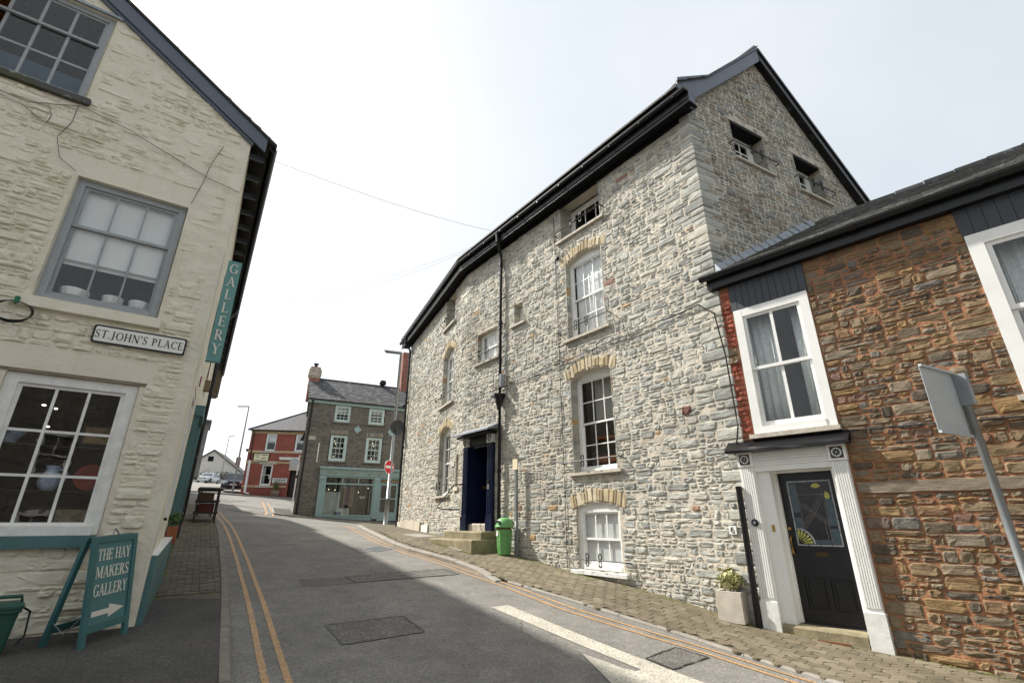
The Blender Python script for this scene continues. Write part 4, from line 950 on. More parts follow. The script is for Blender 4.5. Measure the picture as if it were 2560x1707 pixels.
# downpipes, hopper, cables, fittings
P0 = lambda u, w, v: S.P(u, w, v)
pipe(SH_, [S.P(6.0, OV + .02, 8.05), S.P(6.0, OV + .0, 7.80), S.P(6.18, 0.12, 7.5), S.P(6.2, 0.10, 7.3), S.P(6.2, 0.10, -0.72)], 0.05, M['black'], joints=[S.P(6.2, .10, z) for z in (7.2, 5.3, 1.2, -0.4)])
mb = MB(); hc = S.P(6.2, .13, 0)
mb.lathe((hc[0], hc[1], 2.78), [(0.055, 0), (0.06, .1), (0.10, .22), (0.11, .3), (0.15, .34), (0.16, .37), (0.16, .42), (0.05, .43)], 8); mb.box(S, 6.02, 6.5, .06, .2, 3.16, 3.2); mb.build('hopper', M['black'], SH_)
pipe(SH_, [B.P(7.5, OV, 8.05), B.P(7.5, OV, 7.80), B.P(7.62, 0.12, 7.5), B.P(7.62, 0.10, 7.3), B.P(7.62, 0.10, -0.25)], 0.05, M['black'], joints=[B.P(7.62, .1, z) for z in (7.2, 5, 3, 1)])
ab = thing('alarm_box', None, parent=SH_); MB().lathe((S.P(6.02, .16, 0)[0], S.P(6.02, .16, 0)[1], 3.36), [(0.07, 0), (0.075, .02), (0.075, .34), (0.05, .36)], 12).build('canister', M['steel'], ab)
def cable(parent, fr, pts, w=0.02, r=0.009, name='cable', m=None, sag=0.0, nsub=6):
    P = []
    for a, b in zip(pts[:-1], pts[1:]):
        for k in range(nsub): t = k / nsub; P.append(fr.P(a[0] + (b[0] - a[0]) * t, w, a[1] + (b[1] - a[1]) * t - sag * 4 * t * (1 - t) + random.uniform(-.006, .006)))
    P.append(fr.P(pts[-1][0], w, pts[-1][1])); mb = MB(); mb.tube(P, r, 6); return mb.build(name, m or M['cable'], parent)
cable(SH_, S, [(6.05, 3.4), (5.9, 3.46), (3.9, 3.52), (2.2, 3.58), (1.0, 3.62), (0.17, 3.66), (-0.1, 3.4), (-0.18, 2.6), (-0.19, 1.4), (-0.1, 1.1)], 0.05, 0.012, sag=0.02)
cable(SH_, S, [(3.92, 7.6), (3.9, 6.3), (3.88, 3.5), (3.86, 1.2), (3.87, -0.9)], 0.03, 0.007)
cable(SH_, S, [(2.2, 4.1), (2.12, 3.95), (2.1, 3.6)], 0.04, 0.008, m=M['white_old'])
cable(SH_, B, [(0.1, 3.42), (1.2, 3.40), (2.6, 3.3)], 0.04, 0.008)
cable(SH_, S, [(8.1, 3.30), (6.3, 3.14)], 0.04, 0.008)
cable(SH_, S, [(2.1, 0.93), (0.9, 0.9), (0.1, 1.0)], 0.04, 0.006)
rb_ = MB(); stone(rb_, S, .60, .80, 1.73, 1.90, .03, .008, .02); rb_.build('rusty_patch_stone', mat('rusty_stone', rgb(112, 76, 66), 0.9, 0.5, 30, 0.8, 50), SH_)
MB().disc(S, 3.83, 6.32, 0.05, 0.0, 0.09, 12).build('wall_lamp', M['iron'], SH_)
ds = thing('satellite_dish', (-5.1, 21.4, 3.9), 'dark grey satellite dish on the far corner of the stone house', 'satellite dish')
fd = Fr(-5.16, 21.45, 75, 1, 3.93); mb = MB()
rg_ = [[fd.P(0.30 * r * math.cos(a), 0.10 * r * r, 0.34 * r * math.sin(a)) for a in np.linspace(0, 2 * math.pi, 20, endpoint=False)] for r in (0.25, 0.5, 0.75, 1.0)]
for a, b in zip(rg_[:-1], rg_[1:]):
    for k in range(20): mb.poly([a[k], a[(k + 1) % 20], b[(k + 1) % 20], b[k]])
mb.poly(rg_[0]); mb.build('dish', mat('dish_grey', rgb(84, 86, 88), 0.5), ds, smooth=True)
MB().tube([fd.P(0, 0, 0), fd.P(0.1, -.1, -.1), tuple(B.P(BLEN, 0, 3.85))], 0.02, 6).build('bracket', M['iron'], ds)
MB().tube([fd.P(0, .05, -.34), fd.P(-.1, .36, -.2)], 0.012, 6).build('feed_arm', M['iron'], ds)
MB().box(fd, -.14, -.06, .34, .42, -.24, -.14).build('receiver', M['iron'], ds)

# ------------------------------------------------------------------ ochre stone cottage
OH = thing('ochre_cottage', O.P(0, 0, -1.45), 'low ochre and brown stone cottage with slate roof and black front door', 'house')
OT = 3.80
UO0, UO1 = -4.6, 1.15
w1 = (-0.22, 0.90, 1.26, 3.33); w2 = (-3.75, -2.07, 1.35, 3.42)
opO = [opening(w1[0], w1[1] + .30, w1[2] - .08, OT + .5), opening(w2[0], w2[1], w2[2], OT + .5), opening(-0.26, 1.25, -3, 1.20), opening(-9, -0.26, 0.33, 0.49)]
opOb = [opening(w1[0] + .01, w1[1] - .01, w1[2], OT + .5), opening(w2[0] + .01, w2[1] - .01, w2[2], OT + .5), opening(-0.04, 0.98, -3, 0.76)]
wall_o = backing('front_wall', O, UO0, UO1, -2.0, OT + .1, lambda u: OT + .1, opOb, M['mortar_o'], OH, 0.04, 0.009, off=0.002)
rO = pack(UO0, UO1, -2, OT, lambda u: OT, opO, 0.05, 0.165, 0.12, 0.46, bot_fn=zb(O), seed=21, lk=3.4)
it = [(O, r, 0.016, 0.007, 0.013, rn.random(), wall_o, M['stone_o']) for r in rO]
wall_stones(it, OH, M['stone_o'], 295)
mb = MB()
rr = []
for k in range(25):
    u = -0.27 - k * 0.16; rr.append([O.P(u, -.02, .34), O.P(u, .03 + random.uniform(-.006, .006), .345 + random.uniform(-.01, .01)), O.P(u, .03 + random.uniform(-.006, .006), .475 + random.uniform(-.012, .012)), O.P(u, -.02, .48)])
loftrings(rr, mb).build('timber_beam', M['wood'], OH)
# red brick jamb beside the first window, brick by brick
v = 1.22; row = 0
while v < 3.66:
    if 2.42 < v < 2.70: v += 0.085; row += 1; continue
    h = 0.068; lst = [(0.915, 1.14)] if row % 2 else [(0.915, 1.03), (1.04, 1.13)]
    for a, b in lst:
        a += random.uniform(-.006, .006); b += random.uniform(-.01, .012); mb = MB(); mb.t = random.random()
        stone(mb, O, a, b, v, v + h + .012, 0.022, 0.006, 0.008); mb.build('brick', M['brick'], OH)
    v += h + 0.015; row += 1
for (a, b, c, d) in ((0.92, 1.14, 2.42, 2.56), (0.93, 1.13, 2.56, 2.70)):
    mb = MB(); mb.t = 0.5; stone(mb, O, a, b, c, d, 0.03, .01, .02); mb.build('stone', M['stone_o'], wall_o)
def boards(parent, fr, u0, u1, v0, v1, w, m, wd=0.105):
    n = max(1, int(round((u1 - u0) / wd))); wd = (u1 - u0) / n
    for k in range(n): MB().box(fr, u0 + k * wd + .004, u0 + (k + 1) * wd - .004, w - 0.03, w + random.uniform(-.001, .001), v0, v1).build('board', m, parent)
    MB().box(fr, u0, u1, w - 0.05, w - 0.012, v0, v1).build('board_backing', m, parent)
boards(OH, O, w1[0] - .02, w1[1] + .02, w1[3] + .002, 3.80, 0.03, M['board'])
boards(OH, O, w2[0], w2[1] + .02, w2[3] + .002, 3.84, 0.03, M['board'], 0.13)
wa = sash_window(OH, O, *w1, -0.03, 2, 1, 1, M['white'], label='white four pane sash window over the cottage door', fw=0.13, st=0.05, bar=0.045)
sill(wa, O, w1[0] - .03, w1[1] + .06, w1[2] - .0, 0.10, 0.075, M['concrete'])
panel(wa, O, 0.42, 0.80, 1.33, 3.2, -0.22, M['curtain'], 'curtain', 0.022, 55); panel(wa, O, -0.14, 0.12, 1.33, 3.2, -0.22, M['curtain'], 'curtain', 0.022, 60)
wb = sash_window(OH, O, *w2, -0.03, 2, 1, 1, M['white'], label='large white sash window at the right edge', fw=0.15, st=0.06, bar=0.045)
sill(wb, O, w2[0] - .03, w2[1] + .06, w2[2], 0.10, 0.075, M['concrete'])
panel(wb, O, -2.75, -2.22, 1.4, 3.3, -0.22, M['curtain'], 'curtain', 0.025, 45)
# eaves, gutter, slates
PIT = math.tan(R(31.3)); ez = 4.04
MB().hull([O.P(-7, 0.0, 3.805), O.P(-7, .14, 3.805), O.P(-7, .14, 4.0), O.P(-7, 0.0, 4.0)], [O.P(1.22, 0.0, 3.805), O.P(1.22, .14, 3.805), O.P(1.22, .14, 4.0), O.P(1.22, 0.0, 4.0)]).build('fascia_board', M['black'], OH)
rings = []
for u in (-7, -4, -2.2, 0, 1.30):
    rings.append([O.P(u, .15 + .065 + .065 * math.cos(a), 4.03 + .085 * math.sin(a)) for a in np.linspace(math.pi, 2 * math.pi, 9)] + [O.P(u, .15 + .065 + .055 * math.cos(a), 4.032 + .072 * math.sin(a)) for a in np.linspace(2 * math.pi, math.pi, 9)])
loftrings(rings).build('gutter', M['black'], OH)
for u in (0.28, -1.0, -2.35):
    MB().hull([O.P(u - .04, .15 + .065 + .073 * math.cos(a), 4.03 + .095 * math.sin(a)) for a in np.linspace(math.pi, 2 * math.pi, 9)], [O.P(u + .04, .15 + .065 + .073 * math.cos(a), 4.03 + .095 * math.sin(a)) for a in np.linspace(math.pi, 2 * math.pi, 9)]).build('gutter_joint', M['black'], OH)
def ro(u, w): return O.P(u, -w, ez + (w + 0.2) * PIT)
RBK = 3.42
uL = lambda w: 1.20 + 0.30 * w           # the roof runs out to the skewed gable wall
mb = MB(); mb.hull([ro(-7, -.19), ro(uL(0), -.19), ro(uL(RBK), RBK), ro(-7, RBK)], [tuple(Vector(q) - Vector((0, 0, .06))) for q in (ro(-7, -.19), ro(uL(0), -.19), ro(uL(RBK), RBK), ro(-7, RBK))])
bk0 = ro(-7, RBK); bk1 = ro(uL(RBK), RBK); mb.poly([bk0, bk1, O.P(2.6, -7, 4.0), O.P(-7, -7, 4.0)])
mb.build('roof', M['slate_o'], OH)
sl = []
rows_n = 20; cs = (RBK + 0.22) / rows_n
for r in range(rows_n):
    w = -0.22 + r * cs; u = -6.4 + (0.14 if r % 2 else 0)
    while u < uL(w) - 0.02:
        u2 = min(u + 0.28, uL(w)); sl.append((r, u, u2, w)); u = u2 + 0.006
def slate(mb, u, u2, w):
    th = random.uniform(0.010, 0.018); e = random.uniform(-.008, .008); q = [ro(u, w + e), ro(u2, w + e), ro(u2, w + cs * 1.25), ro(u, w + cs * 1.25)]
    lo = [0.020, 0.020, 0.002, 0.002]; mb.hull([(p[0], p[1], p[2] + l) for p, l in zip(q, lo)], [(p[0], p[1], p[2] + l + th) for p, l in zip(q, lo)])
rest = MB(); sd = sorted(sl, key=lambda s: Vector(ro((s[1] + s[2]) / 2, s[3])).length if seen(ro((s[1] + s[2]) / 2, s[3]), 0) else 99)
for k, (r, u, u2, w) in enumerate(sd):
    if k < 200 and seen(ro((u + u2) / 2, w), 0):
        mb = MB(); mb.t = random.random(); slate(mb, u, u2, w); mb.build('slate', M['slate_o'], OH)
    else: rest.t = random.random(); slate(rest, u, u2, w)
rest.build('far_slates', M['slate_o'], OH, kind='stuff')
for k in range(18):
    u = uL(RBK) - k * 0.46; a, b = Vector(ro(u, RBK)), Vector(ro(u - .45, RBK)); mb = MB(); mb.t = random.random()
    ring = lambda p, s: [tuple(p + Vector((O.n[0], O.n[1], 0)) * x * s + Vector((0, 0, z * s))) for x, z in ((-.13, -.05), (-.07, .05), (0, .085), (.07, .05), (.13, -.05))]
    mb.hull(ring(a, 1.12), ring(b, 0.96)); mb.build('ridge_tile', M['slate_o'], OH)
# lead soakers stepped up the gable
for k in range(15):
    u = 0.0 + k * 0.235; v = 4.06 + u * 0.595; mb = MB(); rl_ = random.uniform(.0, .03)
    mb.hull([G.P(u, .022, v - .06), G.P(u + .25, .022, v + .06), G.P(u + .23, .024 + rl_, v + .36), G.P(u - .02, .024 + rl_, v + .24)], [G.P(u, .22, v - .03), G.P(u + .25, .22, v + .08), G.P(u + .23, .036 + rl_, v + .36), G.P(u - .02, .036 + rl_, v + .24)])
    mb.build('lead_flashing', M['lead'], OH)
# side wall, rear, floor
mb = MB(); mb.poly([O.P(-7, 0, -2), O.P(-7, -7, -2), O.P(-7, -7, 4), O.P(-7, 0, 4)]); mb.poly([O.P(-7, -7, -2), O.P(2.6, -7, -2), O.P(2.6, -7, 4), O.P(-7, -7, 4)])
mb.poly([O.P(UO0, 0, -2), O.P(-7, 0, -2), O.P(-7, 0, 3.9), O.P(UO0, 0, 3.9)]); mb.poly([O.P(1.2, -.6, -2), O.P(2.6, -7, -2), O.P(2.6, -7, 4), O.P(1.2, -.6, 4)]); mb.build('rear_wall', M['mortar_o'], OH)
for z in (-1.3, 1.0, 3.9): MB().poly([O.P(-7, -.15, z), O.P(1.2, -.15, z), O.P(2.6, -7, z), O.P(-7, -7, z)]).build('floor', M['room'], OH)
# the front door
dd = thing('front_door', None, parent=OH, label='black panelled front door with stained glass and white fluted surround')
for a, b in ((-0.235, -0.04), (0.985, 1.195)):
    mb = MB(); mb.box(O, a, b, -0.02, 0.075, -1.05, 0.775)
    n = 6; st_ = (b - a - .03) / n
    for k in range(n): x = a + .018 + k * st_; mb.prism(O, [(x, -1.0), (x + st_ * .62, -1.0), (x + st_ * .62, 0.76), (x, 0.76)], 0.075, 0.089)
    mb.build('fluted_pilaster', M['white'], dd)
    MB().box(O, a - .015, b + .015, -0.02, 0.10, -1.60, -1.05).build('pilaster_base', M['white_old'], dd)
    MB().box(O, a - .01, b + .01, -0.02, 0.10, 0.777, 0.985).build('corner_block', M['white'], dd)
    uc = (a + b) / 2; t = MB(); t.box(O, uc - .075, uc + .075, .10, .106, .805, .957); tl = t.build('ornament_tile', M['black_text'], dd)
    t = MB(); t.disc(O, uc, .881, .062, .106, .110, 20); t.build('tile_medallion', M['sign_white'], tl)
    t = MB()
    for k in range(8):
        a_ = k * math.pi / 4; t.prism(O, [(uc + .012 * math.cos(a_ + 1.2), .881 + .012 * math.sin(a_ + 1.2)), (uc + .036 * math.cos(a_ + .35), .881 + .036 * math.sin(a_ + .35)), (uc + .055 * math.cos(a_), .881 + .055 * math.sin(a_)), (uc + .036 * math.cos(a_ - .35), .881 + .036 * math.sin(a_ - .35))], .110, .113)
    t.build('tile_flower', M['black_text'], tl)
    t = MB()
    for sx in (-1, 1):
        for sy in (-1, 1): t.disc(O, uc + sx * .063, .881 + sy * .063, .012, .106, .109, 10)
    t.build('tile_corner_dots', mat('tile_brown', rgb(122, 74, 36), 0.4), tl)
mb = MB(); mb.box(O, -0.03, 0.975, -0.02, 0.055, 0.779, 1.02)
for k in range(4): mb.box(O, -0.03, 0.975, 0.055, 0.069, 0.815 + k * .04, 0.840 + k * .04)
mb.build('reeded_lintel', M['white'], dd); MB().box(O, -.04, .985, -.03, .045, .70, .778).build('lintel_soffit', M['white'], dd)
mb = MB(); RC = 0.24; mb.box(O, 0.80, 0.985, -RC, -0.001, -1.45, 0.778); mb.box(O, -0.04, 0.0, -RC, -0.001, -1.45, .778); mb.box(O, 0.0, 0.80, -RC, -.001, 0.70, 0.778); mb.build('door_lining', M['white'], dd)
mb = MB(); mb.box(O, 0.775, 0.80, -RC, -RC + .06, -1.3, 0.70); mb.box(O, 0, .775, -RC, -RC + .06, .675, .70); mb.build('door_stop', M['white'], dd)
W_ = -RC; leaf = thing('leaf_group', None, parent=dd) if False else dd
mb = MB(); gl = (0.10, 0.68, -0.33, 0.56)
mb.box(O, 0.005, gl[0], W_ - .045, W_, -1.30, 0.675); mb.box(O, gl[1], 0.775, W_ - .045, W_, -1.30, 0.675); mb.box(O, gl[0], gl[1], W_ - .045, W_ - .001, gl[3], 0.675)
mb.box(O, gl[0], gl[1], W_ - .045, W_ - .001, -0.72, gl[2]); mb.box(O, gl[0], gl[1], W_ - .045, W_ - .001, -1.30, -1.12); mb.box(O, 0.36, .42, W_ - .045, W_ - .001, -1.12, -.72); mb.box(O, gl[0], gl[1], W_ - .04, W_ - .018, -1.12, -.72)
for (a, b) in ((.12, .34), (.44, .66)):
    for (x0, x1, y0, y1) in ((a, b, -1.10, -1.08), (a, b, -.76, -.74), (a, a + .02, -1.08, -.76), (b - .02, b, -1.08, -.76)): mb.box(O, x0, x1, W_ - .018, W_ - .004, y0, y1)
mb.box(O, .03, .75, W_, W_ + .018, -.38, -.35); mb.build('door_leaf', M['black'], dd)
MB().box(O, .31, .47, W_, W_ + .008, -.46, -.40).build('letter_plate', mat('dull_brass', rgb(70, 54, 36), 0.5, metal=0.5), dd)
MB().disc(O, .735, -.10, .022, W_, W_ + .03, 12).build('lock', M['brass'], dd)
MB().tube([O.P(.735, W_, -.2), O.P(.735, W_ + .06, -.23), O.P(.735, W_ + .06, -.42), O.P(.735, W_, -.45)], .014, 7).build('pull_handle', M['brass'], dd)
MB().disc(O, 1.09, -.02, .05, .089, .105, 16).build('bell_surround', M['iron'], dd); MB().disc(O, 1.09, -.02, .02, .105, .12, 12).build('bell_button', M['steel'], dd)
MB().box(O, .86, .90, -.0, .006, -.14, -.05).build('key_plate', M['brass'], dd)
# stained glass: dark field, pale border pieces, yellow fans, came strips
gz_ = W_ - 0.015; sg = MB().box(O, gl[0], gl[1], gz_ - .004, gz_, gl[2], gl[3]).build('stained_glass', mat('dark_leaded_glass', rgb(22, 20, 24), 0.15, 0.3, 8, 0.05, 20), dd)
m_pale = mat('pale_leaded_glass', rgb(150, 155, 158), 0.25, 0.15, 20, 0.1, 40); m_blue = mat('blue_grey_leaded_glass', rgb(60, 76, 84), 0.2, 0.2, 20, 0.1, 40); m_yel = mat('yellow_leaded_glass', rgb(184, 182, 86), 0.25, 0.15, 20, 0.1, 40)
x0, x1, y0, y1 = gl
def pc(pts, m, name='glass_piece', d=.003): MB().prism(O, pts, gz_, gz_ + d).build(name, m, sg)
E_ = .022
for k in range(4):
    a = x0 + (x1 - x0) * k / 4 + .004; b = x0 + (x1 - x0) * (k + 1) / 4 - .004
    pc([(a, y0 + .003), (b, y0 + .003), (b, y0 + E_), (a, y0 + E_)], m_pale); pc([(a, y1 - E_), (b, y1 - E_), (b, y1 - .003), (a, y1 - .003)], m_pale)
for k in range(5):
    a = y0 + E_ + (y1 - y0 - 2 * E_) * k / 5 + .004; b = y0 + E_ + (y1 - y0 - 2 * E_) * (k + 1) / 5 - .004
    pc([(x0 + .003, a), (x0 + E_, a), (x0 + E_, b), (x0 + .003, b)], m_pale); pc([(x1 - E_, a), (x1 - .003, a), (x1 - .003, b), (x1 - E_, b)], m_pale)
iw = .10                                   # blue-grey inner border at both sides and along the foot
for (a, b, c, d) in ((x1 - E_ - iw, x1 - E_ - .006, .12, .52), (x1 - E_ - iw, x1 - E_ - .006, -.10, .05), (x0 + E_ + .006, x0 + E_ + iw, -.06, .30), (x0 + E_ + .006, x0 + E_ + iw, -.30, -.10), (x0 + E_ + iw + .01, x1 - .24, -.30, -.245)):
    pc([(a, c), (b, c), (b, d), (a, d)], m_blue)
def came(pts, r=.0045): MB().tube([O.P(u, gz_ + .004, v) for u, v in pts], r, 5).build('lead_came', mat_came, sg)
mat_came = mat('lead_came', rgb(112, 108, 108), 0.5, 0.1, 5, 0, metal=0.3)
for dx in (-.03, 0, .03):
    came([(x1 - .14, .22 + dx), (.48, .20 + dx), (.38, .10 + dx), (.28, .02 + dx), (x0 + .12, -.02 + dx)])
for dx in (-.035, 0, .035): came([(.56 + dx, -.10), (.38 + dx, .14), (.24 + dx, .38)])
came([(x1 - .13, y0 + .05), (x1 - .13, y1 - .05)]); came([(x0 + .13, y0 + .05), (x0 + .13, y1 - .05)]); came([(x0 + .13, .36), (x1 - .13, .36)]); came([(.27, -.25), (.27, 0.0)])
cx, cy = x1 - .025, y0 + .03                # yellow fan in the lower corner nearer the hinge
for k in range(6):
    a0 = math.pi / 2 + k * math.pi / 12 + .04; a1 = a0 + .17
    pc([(cx + .05 * math.cos((a0 + a1) / 2), cy + .05 * math.sin((a0 + a1) / 2)), (cx + .17 * math.cos(a0), cy + .17 * math.sin(a0)), (cx + .185 * math.cos((a0 + a1) / 2), cy + .185 * math.sin((a0 + a1) / 2)), (cx + .17 * math.cos(a1), cy + .17 * math.sin(a1))], m_yel, 'yellow_glass_petal')
arc = [(cx + .215 * math.cos(t), cy + .215 * math.sin(t)) for t in np.linspace(math.pi / 2, math.pi, 10)]; arc2 = [(cx + .19 * math.cos(t), cy + .19 * math.sin(t)) for t in np.linspace(math.pi, math.pi / 2, 10)]
for i in range(3): pc([arc[i * 3], arc[i * 3 + 1], arc[i * 3 + 2], arc[min(9, i * 3 + 3)], arc2[9 - min(9, i * 3 + 3)], arc2[9 - i * 3 - 2], arc2[9 - i * 3 - 1], arc2[9 - i * 3]], m_pale)
for (fx, fy, dirs) in ((.30, y1 - .03, -math.pi / 2), (x0 + .03, y1 - .22, 0.0)):
    for k in range(5):
        a0 = dirs - .9 + k * .36; pc([(fx + .02 * math.cos(a0), fy + .02 * math.sin(a0)), (fx + .075 * math.cos(a0), fy + .075 * math.sin(a0)), (fx + .088 * math.cos(a0 + .16), fy + .088 * math.sin(a0 + .16)), (fx + .075 * math.cos(a0 + .31), fy + .075 * math.sin(a0 + .31)), (fx + .02 * math.cos(a0 + .31), fy + .02 * math.sin(a0 + .31))], m_yel, 'yellow_glass_petal')
rough_block(O, 0.0, 0.98, -0.26, 0.06, -1.60, -1.305, 'door_step', M['step'], dd, 9, 0.006)
MB().box(O, .18, .55, .10, .13, -1.56, -1.425).build('vent_grille', mat('rusty_grille', rgb(110, 70, 46), 0.8), dd)
mb = MB(); mb.hull([O.P(-.33, -.02, 1.06), O.P(-.33, .20, 1.0), O.P(-.33, .20, 1.04), O.P(-.33, -.02, 1.2)], [O.P(1.33, -.02, 1.06), O.P(1.33, .20, 1.0), O.P(1.33, .20, 1.04), O.P(1.33, -.02, 1.2)]); mb.build('door_hood', M['black'], dd)
rough_block(O, -.33, 1.33, .06, .215, .985, 1.05, 'hood_lead_edge', M['black'], dd, 12, 0.008)
pipe(OH, [O.P(1.245, .10, .5), O.P(1.265, .10, -1.5)], .045, M['black'])
cable(OH, O, [(-.3, 1.16), (-.9, 1.14), (-2.0, 1.10), (-4.0, 1.08)], .04, .012); cable(OH, O, [(-1.7, 1.12), (-2.6, 1.02), (-4, .95)], .045, .006)
# ------------------------------------------------------------------ lettering with serifs, built stroke by stroke
TH, TN = 0.155, 0.06
def g_line(p, q, w0, w1=None):
    w1 = w1 or w0; d = Vector((q[0] - p[0], q[1] - p[1])); d.normalize(); n = Vector((-d.y, d.x))
    return [[(p[0] + n.x * w0 / 2, p[1] + n.y * w0 / 2), (p[0] - n.x * w0 / 2, p[1] - n.y * w0 / 2), (q[0] - n.x * w1 / 2, q[1] - n.y * w1 / 2), (q[0] + n.x * w1 / 2, q[1] + n.y * w1 / 2)]]
def g_v(x, w=TH, y0=0.0, y1=1.0, sb=True, st=True):
    out = [[(x - w / 2, y0), (x + w / 2, y0), (x + w / 2, y1), (x - w / 2, y1)]]
    for y, on in ((y0, sb), (y1 - 0.05, st)):
        if on: out.append([(x - w / 2 - .09, y), (x + w / 2 + .09, y), (x + w / 2 + .09, y + .05), (x - w / 2 - .09, y + .05)])
    return out
def g_h(x0, x1, y, w=TN): return [[(x0, y - w / 2), (x1, y - w / 2), (x1, y + w / 2), (x0, y + w / 2)]]
def g_arc(cx, cy, rx, ry, a0, a1, tx=TH, ty=TN, n=12):
    out = []; A = np.linspace(R(a0), R(a1), n + 1)
    for s, e in zip(A[:-1], A[1:]):
        out.append([(cx + rx * math.cos(s), cy + ry * math.sin(s)), (cx + rx * math.cos(e), cy + ry * math.sin(e)), (cx + (rx - tx) * math.cos(e), cy + (ry - ty) * math.sin(e)), (cx + (rx - tx) * math.cos(s), cy + (ry - ty) * math.sin(s))])
    return out
def g_foot(x, y=0.0, w=.13): return [[(x - w, y), (x + w, y), (x + w, y + .05), (x - w, y + .05)]]
GL = {
 'T': (0.78, g_v(.39, st=False) + g_h(.02, .76, .97) + [[(.02, .78), (.07, .78), (.07, .97), (.02, .97)], [(.71, .78), (.76, .78), (.76, .97), (.71, .97)]]),
 'H': (0.90, g_v(.17) + g_v(.73) + g_h(.17, .73, .5)),
 'E': (0.70, g_v(.17, sb=False, st=False) + g_h(.03, .62, .97) + g_h(.17, .52, .52) + g_h(.03, .66, .03) + [[(.57, .8), (.62, .8), (.62, .97), (.57, .97)], [(.61, .03), (.66, .03), (.66, .22), (.61, .22)], [(.49, .42), (.53, .42), (.53, .62), (.49, .62)]]),
 'A': (0.86, g_line((.12, 0), (.42, 1), TN) + g_line((.40, 1), (.74, 0), TH) + g_h(.22, .62, .34) + g_foot(.12) + g_foot(.74)),
 'Y': (0.82, g_line((.12, 1), (.41, .48), TH) + g_line((.70, 1), (.41, .48), TN) + g_v(.41, y1=.5, st=False) + g_foot(.12, .95) + g_foot(.70, .95)),
 'M': (1.08, g_v(.14, TN) + g_line((.16, 1), (.54, .1), TH) + g_line((.90, 1), (.54, .1), TN) + g_v(.92, TH)),
 'K': (0.86, g_v(.17) + g_line((.68, .97), (.22, .42), TN) + g_line((.38, .60), (.74, 0), TH) + g_foot(.74) + g_foot(.66, .95)),
 'R': (0.82, g_v(.17) + g_arc(.30, .74, .34, .26, -90, 90) + g_h(.17, .30, .97) + g_h(.17, .30, .51) + g_line((.36, .5), (.72, 0), TH) + g_foot(.74)),
 'P': (0.72, g_v(.17) + g_arc(.30, .72, .34, .28, -90, 90) + g_h(.17, .30, .97) + g_h(.17, .30, .47)),
 'S': (0.62, g_arc(.31, .74, .25, .26, 30, 250, .11, TN) + g_line((.18, .58), (.46, .40), TH) + g_arc(.31, .26, .27, .26, 60, -150, .12, TN) + [[(.52, .74), (.56, .74), (.56, 1), (.52, 1)], [(.04, 0), (.08, 0), (.08, .26), (.04, .26)]]),
 'G': (0.88, g_arc(.44, .5, .42, .52, 40, 330) + g_v(.74, TH, 0.06, .46, sb=False) + [[(.74, .76), (.79, .76), (.79, 1), (.74, 1)]]),
 'C': (0.82, g_arc(.44, .5, .42, .52, 40, 320) + [[(.70, .74), (.75, .74), (.75, 1), (.70, 1)]]),
 'O': (0.92, g_arc(.46, .5, .44, .52, 0, 360, n=20)),
 'L': (0.68, g_v(.17, sb=False) + g_h(.03, .64, .03) + [[(.59, .03), (.64, .03), (.64, .26), (.59, .26)]]),
 'J': (0.46, g_v(.26, y0=.1, sb=False) + g_arc(.10, .08, .235, .22, -110, 0)),
 'N': (0.92, g_v(.13, TN, sb=True) + g_line((.13, 1), (.75, 0), TH) + g_v(.77, TN, sb=False)),
 '.': (0.26, [[(.06, 0), (.20, 0), (.20, .14), (.06, .14)]]), "'": (0.22, [[(.06, .7), (.15, .7), (.18, 1), (.04, 1)]]), ' ': (0.36, []),
}
def text(parent, fr, s, u, v, h, w, m, xs=1.0, gap=0.06, name='letter', dirn=1, depth=0.006, slope=0.0):
    """each letter a part of its sign"""
    for ch in s:
        adv, polys = GL[ch]
        if polys:
            mb = MB()
            for i, p in enumerate(polys): mb.prism(fr, [(u + dirn * x * h * xs, v + y * h + slope * x * h) for x, y in p], w, w + depth + .0003 * (i % 5))
            mb.build(name, m, parent)
        u += dirn * (adv + gap) * h * xs; v += slope * (adv + gap) * h * xs
    return u
def text_w(s, h, xs=1.0, gap=0.06): return sum((GL[c][0] + gap) * h * xs for c in s)

# ------------------------------------------------------------------ cream painted gallery house on the left
def mat_limewash():
    m, nt, b = new_mat('cream_limewash_on_rubble'); v = coords(nt)
    f = noise_n(nt, v, 1.3, 6, 0.65)
    c = ramp(nt, f, [(0.3, rgb(214, 207, 189)), (0.55, rgb(224, 218, 200)), (0.8, rgb(218, 207, 190))])
    g = noise_n(nt, coords(nt, (5, 5, 11)), 1.5, 6, 0.75)
    c = mixc(nt, ramp(nt, g, [(0.66, (0, 0, 0, 1)), (0.76, (0.45, 0.45, 0.45, 1))]), c, rgb(150, 134, 112))
    s_ = noise_n(nt, coords(nt, (5, 5, 0.7)), 1.2, 5, 0.7)          # rain streaks
    c = mixc(nt, 0.8, c, ramp(nt, s_, [(0.30, (0.88, 0.86, 0.82, 1)), (0.46, (1, 1, 1, 1))]), 'MULTIPLY')
    fl = noise_n(nt, v, 11, 6, 0.75)                                  # flaked spots
    c = mixc(nt, ramp(nt, fl, [(0.70, (0, 0, 0, 1)), (0.73, (0.75, 0.75, 0.75, 1))]), c, rgb(168, 150, 130))
    nt.links.new(c, b.inputs['Base Color']); b.inputs['Roughness'].default_value = 0.85; b.inputs['Specular IOR Level'].default_value = 0.2
    p = bumpn(nt, b, noise_n(nt, coords(nt, (4, 4, 7)), 4.0, 6, 0.7), 0.5, 0.02); bumpn(nt, b, noise_n(nt, v, 40, 4), 0.35, 0.01, p)
    return m
M['lime'] = mat_limewash()
class Off:
    def __init__(s, f, o): s.f = f; s.off = o; s.az = f.az
    def P(s, u, w, v): return s.f.P(u, w + s.off, v)
